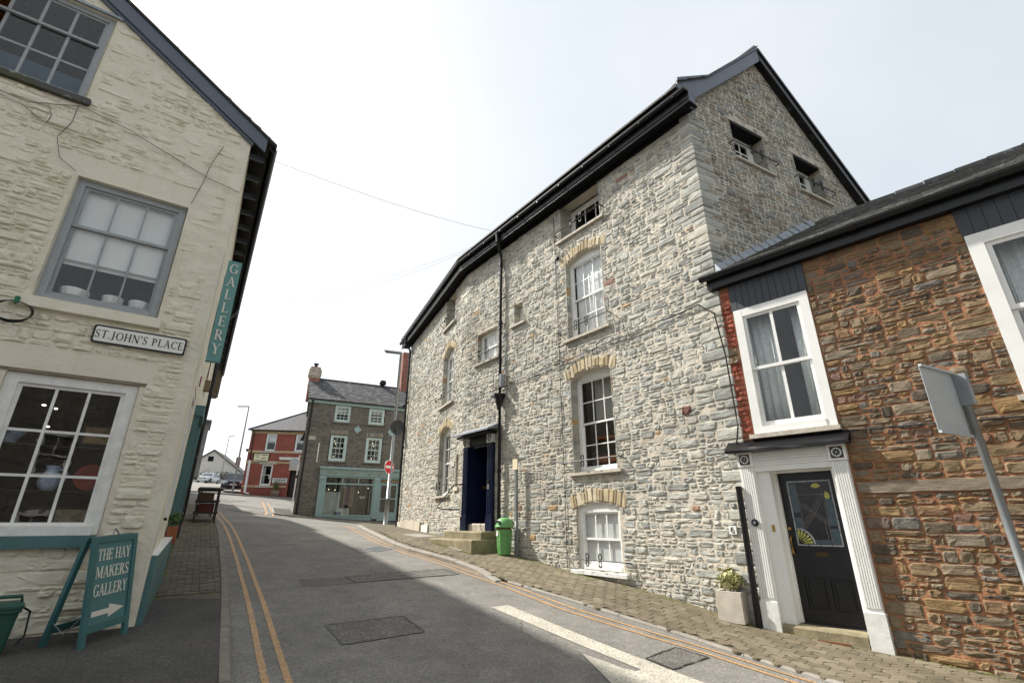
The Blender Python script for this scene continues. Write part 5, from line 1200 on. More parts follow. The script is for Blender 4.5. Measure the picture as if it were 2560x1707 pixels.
CH = thing('cream_gallery_house', (-5.5, 7, -1.2), 'cream painted rubble house on the left with grey sash windows and gallery shop window', 'house')
RU = -3.75; EV = 6.0; RP = math.tan(R(33.9)); RZ = EV + 0.04 + 3.75 * RP
ltop = lambda u: RZ - abs(u - RU) * RP
wl = [(-1.82, -0.575, -0.15, 1.66), (-1.86, -0.60, 2.62, 4.43), (-3.62, -2.10, 5.66, 7.28)]
opL = [opening(*w) for w in wl]
def rubbly(u, v): return max(0.0, min(1.0, 0.62 + 1.5 * noise.noise(Vector((u * 0.75, v * 0.65, 9)))))     # some areas are plastered smooth
def lump(u, v):
    """thick limewash over rubble: broad swells and a ragged skin; the stones themselves stand out of it"""
    fine = 0.005 * noise.noise(Vector((u * 14, v * 22, 7))) + 0.0035 * noise.noise(Vector((u * 34, v * 42, 3)))
    return fine + 0.012 * noise.noise(Vector((u * 3.2, v * 6.5, 5))) + 0.016 * noise.noise(Vector((u * 1.2, v * 1.8, 2)))
def painted_wall(name, fr, u0, u1, v0, top_fn, opens, cell, parent, flat=()):
    mb = MB(); vs = {}; nu = int((u1 - u0) / cell); nv = int((max(top_fn(u0), top_fn(u1), top_fn((u0 + u1) / 2), RZ if name == 'gable_wall' else 0) - v0) / cell) + 1
    def vid(i, j):
        if (i, j) not in vs:
            u = u0 + (u1 - u0) * i / nu; v = min(v0 + j * cell, top_fn(u)); k = 1.0
            for (a, b, c, d) in flat:
                if a < u < b and c < v < d: k = 0.12
            if u > -0.06 and fr is L: k *= max(0, -u / 0.06)
            if fr is Wd: k *= 0.3
            vs[(i, j)] = len(mb.v); mb.v.append(fr.P(u, lump(u + fr.az, v) * k, v))
        return vs[(i, j)]
    for i in range(nu):
        u = u0 + (u1 - u0) * (i + .5) / nu; sp = [o for o in (f(u) for f in opens) if o]; tp = top_fn(u)
        for j in range(nv):
            v = v0 + (j + .5) * cell
            if v > tp + cell or any(lo < v < hi for lo, hi in sp): continue
            mb.f.append((vid(i, j), vid(i + 1, j), vid(i + 1, j + 1), vid(i, j + 1))); mb.tone.append(.5)
    return mb.build(name, M['lime'], parent, smooth=True)
flatL = [(-2.2, -0.5, 4.45, 4.78), (-1.95, -0.5, 2.42, 2.62), (-2.0, -0.45, 1.68, 2.0)]
gw = painted_wall('gable_wall', L, -4.0, 0.0, -1.7, ltop, opL, 0.019, CH, flatL)
pl_ = random.Random(31); ps = MB()
opLs = [opening(a - .06, b + .06, c - .12, d + .06) for a, b, c, d in wl] + [opening(a, b, c, d) for a, b, c, d in flatL] + [opening(-.14, .1, -3, 9)]
for r in pack(-4.0, 0.0, -1.3, 9.0, lambda u: ltop(u) - .02, opLs, 0.045, 0.16, 0.10, 0.46, seed=33, lk=3.6):
    uc, vc = (r[0] + r[1]) / 2, (r[2] + r[3]) / 2; k = rubbly(uc, vc)
    if pl_.random() > 0.35 + 0.65 * k: continue
    bs = lump(uc + L.az, vc); ps.t = pl_.random(); stone(ps, Off(L, bs), r[0], r[1], r[2], r[3], 0.003 + 0.022 * k * pl_.uniform(.3, 1.2), 0.010, 0.014, -0.03, pl_)
ps.build('painted_rubble', M['lime'], gw, kind='stuff')
mb = MB(); mb.poly([L.P(-4, 0, -1.8), L.P(-7.5, 0, -1.8), L.P(-7.5, 0, EV), L.P(-4, 0, ltop(-4))]); mb.build('gable_wall_far_end', M['lime'], CH)
# side wall along the street, with openings for a shop window and a door
opW = [opening(0.95, 2.15, 0.05, 1.95), opening(3.35, 4.45, -3, 1.75), opening(5.2, 6.4, 0.35, 2.0), opening(2.2, 3.3, 3.0, 4.5), opening(6.2, 7.3, 3.1, 4.6)]
mb = MB(); vs = {}
sw = painted_wall('side_wall', Wd, 0.0, 16.0, -1.7, lambda u: EV, opW, 0.09, CH)
for (a, b, c, d) in wl:
    mb = MB(); D = -0.12
    for q in (((a, c), (a, d)), ((b, c), (b, d)), ((a, c), (b, c)), ((a, d), (b, d))):
        (p, r) = q; mb.poly([L.P(p[0], .02, p[1]), L.P(r[0], .02, r[1]), L.P(r[0], D, r[1]), L.P(p[0], D, p[1])])
    mb.build('window_reveal', M['lime'], gw)
g1 = sash_window(CH, L, wl[0][0], wl[0][1], wl[0][2], wl[0][3], 0.02, 3, 3, 0, M['white_old'], label='white nine pane shop window with pottery inside', fw=0.115, st=0.045, bar=0.03, split=False)
MB().box(L, -2.2, -0.60, 0.0, 0.09, -0.28, -0.155).build('teal_sill', M['teal'], g1)
MB().box(L, -1.8, -0.64, -0.09, 0.015, -0.155, -0.05).build('bottom_board', M['white_old'], g1)
MB().box(L, -1.9, -0.50, -0.1, 0.008, 1.655, 1.70).build('head_flashing', M['wood'], g1)
g2 = sash_window(CH, L, *wl[1], 0.05, 3, 1, 2, M['grey_frame'], label='grey sash window with white roller blind above the street sign', fw=0.09, meet=3.73)
panel(g2, L, -1.74, -0.72, 3.18, 4.38, -0.15, M['blind'], 'roller_blind')
sl_ = MB(); sl_.hull([L.P(-1.95, -.05, 2.44), L.P(-1.95, .08, 2.46), L.P(-1.95, .07, 2.60), L.P(-1.95, -.05, 2.62)], [L.P(-.53, -.05, 2.44), L.P(-.53, .08, 2.46), L.P(-.53, .07, 2.60), L.P(-.53, -.05, 2.62)]); sl_.build('sill', M['lime'], g2)
for (u, r) in ((-1.55, .16), (-1.15, .12), (-0.85, .13)):
    c = L.P(u, -.30, 2.74); MB().lathe(c, [(r * .6, 0), (r * .9, .05), (r, .14), (r * .97, .15), (r * .9, .14), (r * .85, .1)], 14).build('flower_pot', M['white'], g2)
g3 = sash_window(CH, L, *wl[2], 0.03, 4, 1, 2, M['grey_frame'], label='grey attic window cut by the frame edge', fw=0.075, meet=6.72, bar=0.035)
MB().box(L, -3.7, -2.02, -.05, .07, 5.56, 5.655).build('slate_sill', M['slate_o'], g3)
MB().box(L, -3.7, -2.02, -.02, .05, 7.285, 7.33).build('lead_drip', M['lead'], g3)
panel(g3, L, -3.55, -2.2, 5.7, 6.35, -0.5, mat('blue_grey_cushion', rgb(70, 92, 112), 0.9), 'window_seat')
# roof with slate-blue bargeboard, rafter feet and gutter along the side eaves
def rl(u, along, z): p = L.P(u, 0, z); return (p[0] + Wd.d[0] * along, p[1] + Wd.d[1] * along, z)
def bargeL(ua, ub, dep, w0, w1, name, m, dz=0.0):
    a = (ua, ltop(ua) + dz); b = (ub, ltop(ub) + dz)
    MB().hull([L.P(a[0], w0, a[1] - dep), L.P(a[0], w1, a[1] - dep), L.P(a[0], w1, a[1]), L.P(a[0], w0, a[1])], [L.P(b[0], w0, b[1] - dep), L.P(b[0], w1, b[1] - dep), L.P(b[0], w1, b[1]), L.P(b[0], w0, b[1])]).build(name, m, CH)
bargeL(RU, 0.22, 0.26, 0.05, 0.085, 'bargeboard', M['slate_paint'], 0.22); bargeL(RU, -7.6, 0.26, 0.05, 0.085, 'bargeboard', M['slate_paint'], 0.22)
bargeL(RU, 0.03, 0.1, -0.02, 0.05, 'soffit_board', M['slate_paint'], 0.0)
mb = MB(); dz = 0.24
e0 = [rl(0.38, -.12, ltop(0.38) + dz), rl(RU, -.12, RZ + dz), rl(-7.8, -.12, ltop(-7.8) + dz)]; e1 = [rl(0.38, 16, ltop(.38) + dz), rl(RU, 16, RZ + dz), rl(-7.8, 16, ltop(-7.8) + dz)]
for k in (0, 1): mb.hull([e0[k], e0[k + 1], e1[k + 1], e1[k]], [(p[0], p[1], p[2] + .035) for p in (e0[k], e0[k + 1], e1[k + 1], e1[k])])
mb.build('roof', M['slate_o'], CH)
vr = random.Random(5)
for k in range(30):
    a_ = .26 - k * .17; b_ = a_ - .165; d_ = vr.uniform(.005, .03); o_ = vr.uniform(.09, .125)
    MB().hull([L.P(a_, -.1, ltop(a_) + .25 + d_), L.P(a_, o_, ltop(a_) + .25 + d_), L.P(a_, o_, ltop(a_) + .265 + d_), L.P(a_, -.1, ltop(a_) + .265 + d_)], [L.P(b_, -.1, ltop(b_) + .245), L.P(b_, o_, ltop(b_) + .245), L.P(b_, o_, ltop(b_) + .26), L.P(b_, -.1, ltop(b_) + .26)]).build('verge_slate', M['slate_o'], CH)
for k in range(24):
    u = 0.25 + k * 0.62; MB().box(Wd, u, u + .04, -.02, .24, 5.88, 5.98).build('rafter_foot', M['slate_paint'], CH)
MB().box(Wd, 0.0, 16, 0.255, 0.275, 5.84, 6.02).build('fascia_board', M['black_soft'], CH)
rings = []
for u in (-.05, 4, 8, 12, 16): rings.append([Wd.P(u, .28 + .06 + .06 * math.cos(a), 6.0 + .08 * math.sin(a)) for a in np.linspace(math.pi, 2 * math.pi, 8)] + [Wd.P(u, .28 + .06 + .05 * math.cos(a), 6.003 + .068 * math.sin(a)) for a in np.linspace(2 * math.pi, math.pi, 8)])
loftrings(rings).build('gutter', M['black'], CH)
mb = MB()
for a, b in ((L.P(-7.5, 0, 0), rl(-7.5, 16, 0)), (rl(-7.5, 16, 0), Wd.P(16, 0, 0))): mb.poly([(a[0], a[1], -1.8), (b[0], b[1], -1.8), (b[0], b[1], EV), (a[0], a[1], EV)])
mb.poly([rl(0, 16, EV), rl(RU, 16, RZ), rl(-7.5, 16, EV)]); mb.build('rear_wall', M['lime'], CH)
for z in (-1.0, 2.2, 5.2): MB().poly([L.P(-7.4, -.25, z), L.P(-.25, -.25, z), rl(-.3, 15, z), rl(-7.4, 15, z)]).build('floor', M['room'], CH)
# gallery room seen through the shop window
MB().box(L, -5, -.35, -2.6, -2.5, -1, 2.2).box(L, -4.4, -4.3, -2.5, -.3, -1, 2.2).box(L, -.34, -.28, -2.5, -.3, -1, 2.2).build('gallery_room_wall', mat('gallery_dark_wall', rgb(46, 40, 34), .9, .3, 1.5, 0), CH)
def shelf(u0, u1, w, v, nm='glass_shelf'): MB().box(L, u0, u1, w - .3, w, v, v + .02).build(nm, M['wood_dk'], CH)
shelf(-3.2, -.5, -.35, 0.33); shelf(-3.2, -.5, -.35, 0.86); shelf(-3.2, -.5, -.30, -.14, 'window_ledge')
jug = thing('pottery_jug', L.P(-1.22, -.5, .35), 'blue and white pottery jug on the shelf in the gallery window', 'jug')
jc = L.P(-1.22, -.5, .352); M['pot'] = mat('blue_and_white_glaze', rgb(168, 184, 206), 0.2, 0.55, 14, 0.02, 10)
MB().lathe(jc, [(.05, 0), (.085, .02), (.115, .09), (.105, .16), (.065, .22), (.06, .26), (.08, .29), (.07, .285), (.05, .25)], 18).build('body', M['pot'], jug, smooth=True)
MB().tube([tuple(Vector(jc) + Vector((L.d[0] * x, L.d[1] * x, z))) for x, z in ((.06, .25), (.12, .25), (.15, .2), (.14, .13), (.1, .09))], .013, 7).build('handle', M['pot'], jug)
bc = L.P(-1.72, -.5, .882); MB().lathe(bc, [(.07, 0), (.08, .01), (.1, .06), (.17, .16), (.18, .17), (.165, .16), (.09, .06), (.02, .05)], 20).build('pottery_bowl', M['pot'], smooth=True, label='wide blue and white pottery bowl on the upper gallery shelf', cat='bowl')
MB().disc(L, -.86, .53, .16, -.60, -.57, 22).build('round_plate', mat('red_glaze', rgb(150, 44, 30), 0.3, 0.2, 6), label='round red plate standing on the gallery shelf', cat='plate')
def picture(u, v, w_, h_, c, lab, wz=-2.45):
    t = thing('picture', L.P(u, wz, v), lab, 'picture'); MB().box(L, u - w_, u + w_, wz - .02, wz, v - h_, v + h_).build('frame', M['wood_dk'], t)
    MB().box(L, u - w_ * .8, u + w_ * .8, wz, wz + .004, v - h_ * .8, v + h_ * .8).build('print', mat('print', c, 0.7, 0.6, 9, 0), t)
picture(-1.9, 1.75, .2, .24, rgb(90, 96, 110), 'small grey framed picture high at the back of the gallery, at left')
picture(-1.25, 1.75, .18, .22, rgb(74, 92, 80), 'small green framed picture at the back of the gallery, in the middle')
picture(-.65, 1.75, .2, .24, rgb(84, 84, 92), 'small framed picture at the back of the gallery, near the corner')
picture(-1.86, .5, .15, .19, rgb(190, 96, 60), 'orange card propped on the lower gallery shelf', -.42)
picture(-.92, .03, .18, .13, rgb(150, 140, 120), 'framed print leaning below the red plate', -.5)
picture(-.9, 1.05, .16, .13, rgb(150, 130, 90), 'yellowish framed print on the upper gallery shelf', -.52)
for k, (u, w, v) in enumerate(((-1.75, -.8, 1.95), (-.95, -1.3, 1.9), (-.9, -1.0, 1.75), (-1.7, -1.6, 1.55), (-1.55, -1.5, 1.5), (-1.52, -1.2, 1.2))):
    t = thing('spotlight', L.P(u, w, v), ('lit spotlight highest at the left in the gallery window', 'lit spotlight by the top right pane of the gallery window', 'lit round spotlight just above the upper bar at the right of the gallery window', 'leftmost of the pair of lit spotlights in the middle row of the gallery window', 'right one of the pair of lit spotlights in the middle row of the gallery window', 'lowest lit spotlight, above the bowl in the gallery window')[k], 'spotlight', 'gallery spotlights'); MB().lathe(L.P(u, w, v), [(.012, 0), (.024, .006), (.024, .012), (.012, .018)], 10).build('bulb', M['lamp_on'], t); MB().tube([L.P(u, w, v + .018), L.P(u, w, 2.2)], .006, 5).build('stem', M['iron'], t)
# street side: shop window, teal door, pilasters, skirting board, downpipe
s1 = sash_window(CH, Wd, .95, 2.15, .05, 1.95, 0.0, 2, 3, 0, M['white_old'], split=False, fw=.08, label='side shop window of the gallery')
s2 = sash_window(CH, Wd, 2.2, 3.3, 3.0, 4.5, 0.05, 3, 2, 2, M['grey_frame'], label='side upper window'); s3 = sash_window(CH, Wd, 6.2, 7.3, 3.1, 4.6, .05, 3, 2, 2, M['grey_frame'], label='far side upper window')
s4 = sash_window(CH, Wd, 5.2, 6.4, .35, 2.0, 0.0, 2, 2, 0, M['teal'], split=False, fw=.09, label='teal framed side window')
MB().box(Wd, 3.2, 3.35, -.05, .10, -1.1, 1.9).box(Wd, 4.45, 4.6, -.05, .10, -1.1, 1.9).box(Wd, 3.15, 4.65, -.05, .16, 1.9, 2.1).build('door_surround', M['teal'], CH)
MB().box(Wd, 3.35, 4.45, -.2, -.15, -1.0, 1.9).build('side_door', M['teal'], CH)
MB().box(Wd, 6.75, 6.9, -.05, .12, -.8, 2.3).build('pilaster', M['teal'], CH)
MB().hull([Wd.P(.02, -.02, -1.35), Wd.P(.02, .06, -1.35), Wd.P(.02, .06, -.40), Wd.P(.02, -.02, -.40)], [Wd.P(2.7, -.02, -1.35), Wd.P(2.7, .12, -1.35), Wd.P(2.7, .12, -.26), Wd.P(2.7, -.02, -.26)]).build('skirting_board', M['teal'], CH); MB().hull([Wd.P(.02, -.02, -.398), Wd.P(.02, .065, -.398), Wd.P(.02, .065, -.388), Wd.P(.02, -.02, -.388)], [Wd.P(2.7, -.02, -.258), Wd.P(2.7, .125, -.258), Wd.P(2.7, .125, -.248), Wd.P(2.7, -.02, -.248)]).build('skirting_glint', M['white_old'], CH)  # white strip along the board top: a glint put in as paint
pipe(CH, [Wd.P(7.6, .34, 5.95), Wd.P(7.6, .3, 5.8), Wd.P(7.6, .12, 5.5), Wd.P(7.6, .12, -.75)], .055, M['black'], joints=[Wd.P(7.6, .12, z) for z in (5.2, 3.4, 1.6, 0)])
pipe(CH, [Wd.P(11.2, .12, 5.8), Wd.P(11.2, .12, -.3)], .045, M['black'])
MB().box(Wd, 5.4, 5.6, 0, .12, 2.9, 3.15).build('stone_corbel', M['stone_o'], CH)
MB().box(Wd, 1.5, 1.55, 0.02, .04, 2.1, 2.26).build('purple_bracket', mat('purple_paint', rgb(150, 70, 120)), CH)
M['cable_wall'] = mat('painted_over_cable', rgb(92, 86, 78), .7, .1, 5, 0)
cable(CH, L, [(-3.6, 5.42), (-2.6, 5.28), (-2.1, 5.50), (-1.6, 5.42), (-.9, 5.18), (-.45, 5.03), (.0, 4.95)], .04, .005, m=M['cable_wall']); cable(CH, L, [(-3.4, 5.38), (-2.6, 5.2), (-2.35, 5.05), (-2.33, 5.2), (-2.4, 5.35)], .04, .004, m=M['cable_wall'])
cable(CH, L, [(-2.12, 5.5), (-2.12, 5.2), (-2.2, 4.9), (-2.1, 4.6), (-1.9, 4.47)], .04, .0045, m=M['cable_wall']); cable(CH, L, [(-.36, 5.7), (-.46, 5.3), (-.5, 4.9), (-.57, 4.5)], .04, .005, m=M['cable_wall'])
cl = thing('cable_coil', L.P(-1.96, .05, 2.3), 'coil of spare black cable tied to the cream wall', 'cable coil'); mb = MB()
for k in range(4): mb.tube([L.P(-1.96 + (.165 + .008 * k) * math.cos(t), .045 + .012 * k, 2.36 + (.14 - .006 * k) * math.sin(t)) for t in np.linspace(0, 2 * math.pi, 25)], .007, 5)
mb.build('loops', M['cable'], cl); MB().box(L, -1.97, -1.93, .03, .11, 2.46, 2.54).build('tie', mat('green_tie', rgb(40, 110, 80)), cl)
# signs on the house
sp_ = thing('street_sign', L.P(-.68, .04, 2.15), 'white street name plate reading ST.JOHN\'S PLACE with black border', 'sign')
def rrect(a, b, c, d, r, n=5):
    out = []
    for (x, y, s) in ((b - r, d - r, 0), (a + r, d - r, 90), (a + r, c + r, 180), (b - r, c + r, 270)): out += [(x + r * math.cos(R(s + 90 * k / n)), y + r * math.sin(R(s + 90 * k / n))) for k in range(n + 1)]
    return out
LS = Fr(L.o[0], L.o[1], L.az, 1)
MB().prism(L, rrect(-1.19, -.185, 2.135, 2.375, .03), .045, .06).build('border', M['black_text'], sp_); MB().prism(L, rrect(-1.168, -.207, 2.157, 2.353, .022), .06, .063).build('plate', M['sign_white'], sp_)
tw = text_w("ST.JOHN'S PLACE", .105, .80, .10); text(sp_, L, "ST.JOHN'S PLACE", -.687 - tw / 2, 2.205, .105, .063, M['black_text'], .80, .10, depth=.002)
gs = thing('gallery_sign', L.P(.16, .0, 2.1), 'tall teal hanging sign with the word GALLERY in upright letters', 'sign')
MB().box(L, .075, .255, -.02, .06, 2.12, 3.73).build('board', mat('teal_sign_paint', rgb(92, 138, 134), .5, .08, 3, .05, 40), gs)
for k, ch in enumerate('GALLERY'): wch = GL[ch][0] * .155 * .85; text(gs, L, ch, .165 - wch / 2, 3.52 - k * .215, .155, .06, M['cream_text'], .85, depth=.008)
ob = thing('orange_sign', L.P(-3.1, .35, 6.6), 'orange hanging sign at the top left corner of the picture', 'sign'); MB().box(L, -4.6, -3.40, .42, .46, 6.6, 8.3).build('panel', M['orange'], ob); MB().tube([L.P(-3.5, 0, 8.35), L.P(-3.5, .5, 8.35)], .02, 6).build('bracket', M['iron'], ob)
# ------------------------------------------------------------------ things on the left footway
ab_ = thing('pavement_sign', (-4.45, 5.85, -1.19), 'teal folding pavement sign reading THE HAY MAKERS GALLERY with arrow', 'sign board')
fa = Fr(-4.385, 5.60, 0.0, 1)              # placeholder frame, replaced below
ax, ay = np.array([-4.36, 5.58]), np.array([-4.33, 6.16]); az_ = math.degrees(math.atan2(ay[0] - ax[0], ay[1] - ax[1]))
fa = Fr(ax[0], ax[1], az_, 1); LA = float(np.linalg.norm(ay - ax)); zg0, zg1 = float(Gz(*ax)), float(Gz(*ay))
def fap(u, t, off=0.0):                     # front leaf, leaning back: t = 0 foot .. 1 top
    zf = zg0 + (zg1 - zg0) * u / LA
    p = fa.P(u, -0.17 * t + off, 0); return (p[0], p[1], zf + 1.04 * t)
class Leaf:                                 # frame in the plane of the leaning leaf
    o = (0, 0, 0); az = 0
    def __init__(s, sgn, base): s.s = sgn; s.b = base
    def P(s, u, w, v): t = v / 1.04; p = fa.P(u, s.b + s.s * (-0.17 * t) + w * s.s, 0); return (p[0], p[1], zg0 + (zg1 - zg0) * u / LA + v)
F1 = Leaf(1, 0.0); F2 = Leaf(-1, -0.42)
m_ab = mat('a_board_teal', rgb(58, 102, 104), .5, .1, 3, .06, 50); m_ab2 = mat('a_board_panel', rgb(74, 118, 120), .5, .08, 3, .05, 50)
for nm, f in (('front_leaf', F1), ('rear_leaf', F2)):
    mb = MB(); mb.box(f, 0, .055, -.02, .02, 0, 1.04); mb.box(f, LA - .055, LA, -.02, .02, 0, 1.04); mb.box(f, .055, LA - .055, -.02, .02, .98, 1.04); mb.box(f, .055, LA - .055, -.018, .016, .12, .19); lf = mb.build(nm, m_ab, ab_)
    if nm == 'front_leaf':
        MB().box(f, .055, LA - .055, -.01, .006, .19, .98).build('panel', m_ab2, lf)
        for wd, vv, hh in (('THE HAY', .80, .115), ('MAKERS', .625, .115), ('GALLERY', .45, .115)):
            xs = (LA - .15) / text_w(wd, hh, 1.0, .05); text(lf, F1, wd, .078, vv, hh, .006, M['cream_text'], xs, .05, depth=.004)
        MB().prism(F1, [(.09, .262), (.30, .262), (.30, .225), (LA - .085, .29), (.30, .352), (.30, .312), (.09, .312)], .006, .010).build('arrow', M['cream_text'], lf)
MB().tube([fap(.02, .25, -.05), fap(.02, .12, -.2), fap(.02, .25, -.37)], .006, 5).build('chain', M['steel'], ab_)
MB().tube([fap(LA * .5 - .05, 1.0, 0), fap(LA * .5, 1.07, -.02), fap(LA * .5 + .05, 1.0, 0)], .008, 6).build('carry_handle', M['steel'], ab_)
cb = thing('food_caddy', (-5.05, 5.35, -1.22), 'dark green food waste caddy at the lower left corner', 'bin')
fc = Fr(-5.02, 5.28, 45, 1, float(Gz(-5.02, 5.28))); mb = MB()
def rr2(hx, hy, r, z, n=4): return [(fc.P(x, y, z)) for x, y in [(sx * (hx - r) + r * math.cos(R(a)), sy * (hy - r) + r * math.sin(R(a))) for sx, sy, s in ((1, 1, 0), (-1, 1, 90), (-1, -1, 180), (1, -1, 270)) for a in np.linspace(s, s + 90, n)]]
loftrings([rr2(.125, .12, .04, 0), rr2(.16, .15, .04, .36), rr2(.175, .165, .04, .37), rr2(.175, .165, .04, .40)], mb).build('body', M['dk_green'], cb)
loftrings([rr2(.185, .175, .05, .405), rr2(.185, .175, .05, .43), rr2(.15, .14, .05, .455)]).build('lid', M['dk_green'], cb)
MB().tube([fc.P(-.16, -.05, .43), fc.P(-.15, -.02, .50), fc.P(.15, -.02, .50), fc.P(.16, -.05, .43)], .018, 7).build('lid_handle', M['dk_green'], cb)
MB().tube([fc.P(.18, .0, .40), fc.P(.24, .05, .36), fc.P(.25, .1, .15), fc.P(.2, .1, .08)], .010, 6).build('carry_handle', M['black'], cb)
MB().box(fc, -.09, .03, .145, .158, .2, .23).build('label_strip', M['sign_white'], cb)
tp = thing('window_box', Wd.P(3.1, .15, -.5), 'terracotta trough with a straggly plant beside the teal door', 'planter'); MB().box(Wd, 2.75, 3.1, .02, .17, -.36, -.08).build('trough', M['terracotta'], tp)
def leaves(parent, c, rx, rz, n, m, size, seed, name='leaf', stuff=True, quota=0):
    rnd = random.Random(seed); rest = MB()
    for k in range(n):
        a, b, r = rnd.uniform(0, 6.283), rnd.uniform(-1, 1), rnd.random() ** .5; s = math.sqrt(1 - b * b)
        p = Vector((c[0] + rx * r * s * math.cos(a), c[1] + rx * r * s * math.sin(a), c[2] + rz * r * b)); d = Vector((rnd.gauss(0, 1), rnd.gauss(0, 1), rnd.gauss(.3, .7))).normalized(); e = d.cross(Vector((rnd.gauss(0, 1), rnd.gauss(0, 1), rnd.gauss(0, 1)))).normalized(); L_ = size * rnd.uniform(.6, 1.3); w = L_ * .38; nn = d.cross(e) * L_ * .12
        q = [p, p + d * L_ * .45 + e * w + nn, p + d * L_, p + d * L_ * .45 - e * w + nn, p + d * L_ * .5]
        mb = MB() if k < quota else rest; mb.t = rnd.random(); mb.add([tuple(x) for x in q], [(0, 1, 4), (1, 2, 4), (2, 3, 4), (3, 0, 4)])
        if k < quota: mb.build(name, m, parent)
    if rest.v: rest.build('foliage', m, parent, kind='stuff')
leaves(tp, Wd.P(2.92, .1, .04), .12, .14, 80, M['leaf_dk'], .07, 3)
rk = thing('display_rack', (-9.6, 15.9, 0), 'black wooden tiered display rack with books against the side wall', 'rack')
fk = Fr(-9.75, 15.55, -32.3, 1, float(Gz(-9.75, 15.6)))
for (u, w) in ((0, 0), (.9, 0), (0, .55), (.9, .55)): MB().box(fk, u, u + .05, w, w + .05, 0, 1.0).build('leg', M['wood_dk'], rk)
for v in (.25, .6, .95): MB().box(fk, -.03, .98, -.03, .63, v, v + .05).build('shelf', M['wood_dk'], rk)
MB().box(fk, .1, .4, .1, .5, .3, .55).build('red_crate', mat('red_crate', rgb(84, 34, 32), .7), rk); MB().box(fk, .5, .9, .05, .5, .3, .52).build('book_row', M['wood_dk'], rk); MB().box(fk, .05, .9, .05, .45, .65, .86).build('book_row', mat('brown_books', rgb(66, 52, 44), .8, .5, 30), rk); MB().box(fk, -.05, 1.0, .0, .7, 1.0, 1.03).build('table_top', M['steel'], rk)
ch_ = thing('slatted_chair', (-10.6, 17.4, .1), 'dark slatted chair beyond the display rack', 'chair'); fh = Fr(-10.75, 17.3, -32.3, 1, float(Gz(-10.7, 17.3)))
for (u, w) in ((0, 0), (.4, 0), (0, .4), (.4, .4)): MB().box(fh, u, u + .04, w, w + .04, 0, .9 if w < .1 else .45).build('leg', M['wood_dk'], ch_)
for k in range(5): MB().box(fh, 0, .44, .05 + k * .08, .11 + k * .08, .45, .47).build('seat_slat', M['wood_dk'], ch_)
for k in range(5): MB().box(fh, .02, .42, 0, .02, .52 + k * .08, .57 + k * .08).build('back_slat', M['wood_dk'], ch_)
# ------------------------------------------------------------------ things on the right footway
lb = thing('litter_bin', S.P(5.72, .24, -.8), 'bright green plastic litter bin with hooded top beside the downpipe', 'litter bin')
bx_, by_ = S.P(5.72, .28, 0)[:2]; bz = float(Gz(bx_, by_)); fb = Fr(bx_, by_, -37.2, -1, bz)
def oct_(r, z, n=8, sq=1.0): r *= .78; z *= .82; return [fb.P(r * math.cos(2 * math.pi * (k + .5) / n), r * sq * math.sin(2 * math.pi * (k + .5) / n), z) for k in range(n)]
MB().skin([oct_(.17, 0), oct_(.20, .03), oct_(.225, .22), oct_(.245, .62), oct_(.245, .68)]).build('body', M['green_bin'], lb)
loftrings([oct_(.225, .68), oct_(.225, .73)]).build('brown_band', mat('brown_band', rgb(110, 70, 52), .6), lb)
def hood_ring(k): a = k * math.pi / 2 / 6; return oct_(.275 * math.cos(a) ** .8 + .004, .765 + .235 * math.sin(a), 20)
MB().skin([oct_(.268, .725, 20), oct_(.285, .735, 20), oct_(.285, .76, 20)] + [hood_ring(k) for k in range(6)] + [oct_(.05, .995, 20)]).build('hood', M['green_bin'], lb, smooth=True)
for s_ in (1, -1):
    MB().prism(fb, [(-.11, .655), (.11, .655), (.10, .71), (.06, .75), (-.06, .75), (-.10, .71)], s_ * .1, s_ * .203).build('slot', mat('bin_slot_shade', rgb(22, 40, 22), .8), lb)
MB().box(fb, .0, .08, .170, .181, .41, .52).build('sticker', M['sign_white'], lb)
pst = thing('notice_post', S.P(5.44, .18, -.8), 'thin grey metal post with a small cream notice beside the green bin', 'post')
pp = S.P(5.44, .14, 0); MB().box(S, 5.40, 5.47, .11, .17, float(Gz(pp[0], pp[1])), 1.40).build('post', M['steel'], pst); MB().box(S, 5.34, 5.53, .17, .18, 1.17, 1.42).build('notice', mat('cream_notice', rgb(226, 214, 180), .6, .05), pst); MB().box(S, 5.41, 5.46, .17, .173, -.2, .0).build('sticker', M['sign_white'], pst)
np_ = thing('number_plate', S.P(.17, .03, -.12), 'small white house number tile reading 6', 'house number'); MB().box(S, .105, .225, .03, .045, -.185, -.065).build('tile', M['sign_white'], np_)
mb = MB(); mb.tube([S.P(.165 + .024 * math.cos(t), .047, -.14 + .022 * math.sin(t)) for t in np.linspace(0, 6.283, 14)], .006, 5); mb.tube([S.P(.189, .047, -.135), S.P(.188, .047, -.11), S.P(.175, .047, -.092), S.P(.155, .047, -.088)], .006, 5); mb.build('numeral', M['black_text'], np_)
pl = thing('stone_planter', (3.28, 7.85, -1.38), 'square cast stone planter with a small variegated shrub beside the cottage door', 'planter')
fp = Fr(3.02, 7.90, -43.8 + 180, 1, float(Gz(3.2, 7.9)) - .01); fp = Fr(3.27, 7.66, -43.8, -1, float(Gz(3.2, 7.85)) - .005)
mb = MB(); h = .40; a0, a1, b0, b1 = 0.0, .37, -.36, .01
for (x0_, x1_, y0_, y1_) in ((a0, a1, b0, b0 + .035), (a0, a1, b1 - .035, b1), (a0, a0 + .035, b0 + .035, b1 - .035), (a1 - .035, a1, b0 + .035, b1 - .035)): mb.box(fp, x0_, x1_, y0_, y1_, 0, h)
mb.build('box', M['planter'], pl); MB().box(fp, a0 + .035, a1 - .035, b0 + .035, b1 - .035, .02, .33).build('soil', M['soil'], pl)
sc_ = fp.P(.19, -.17, .33)
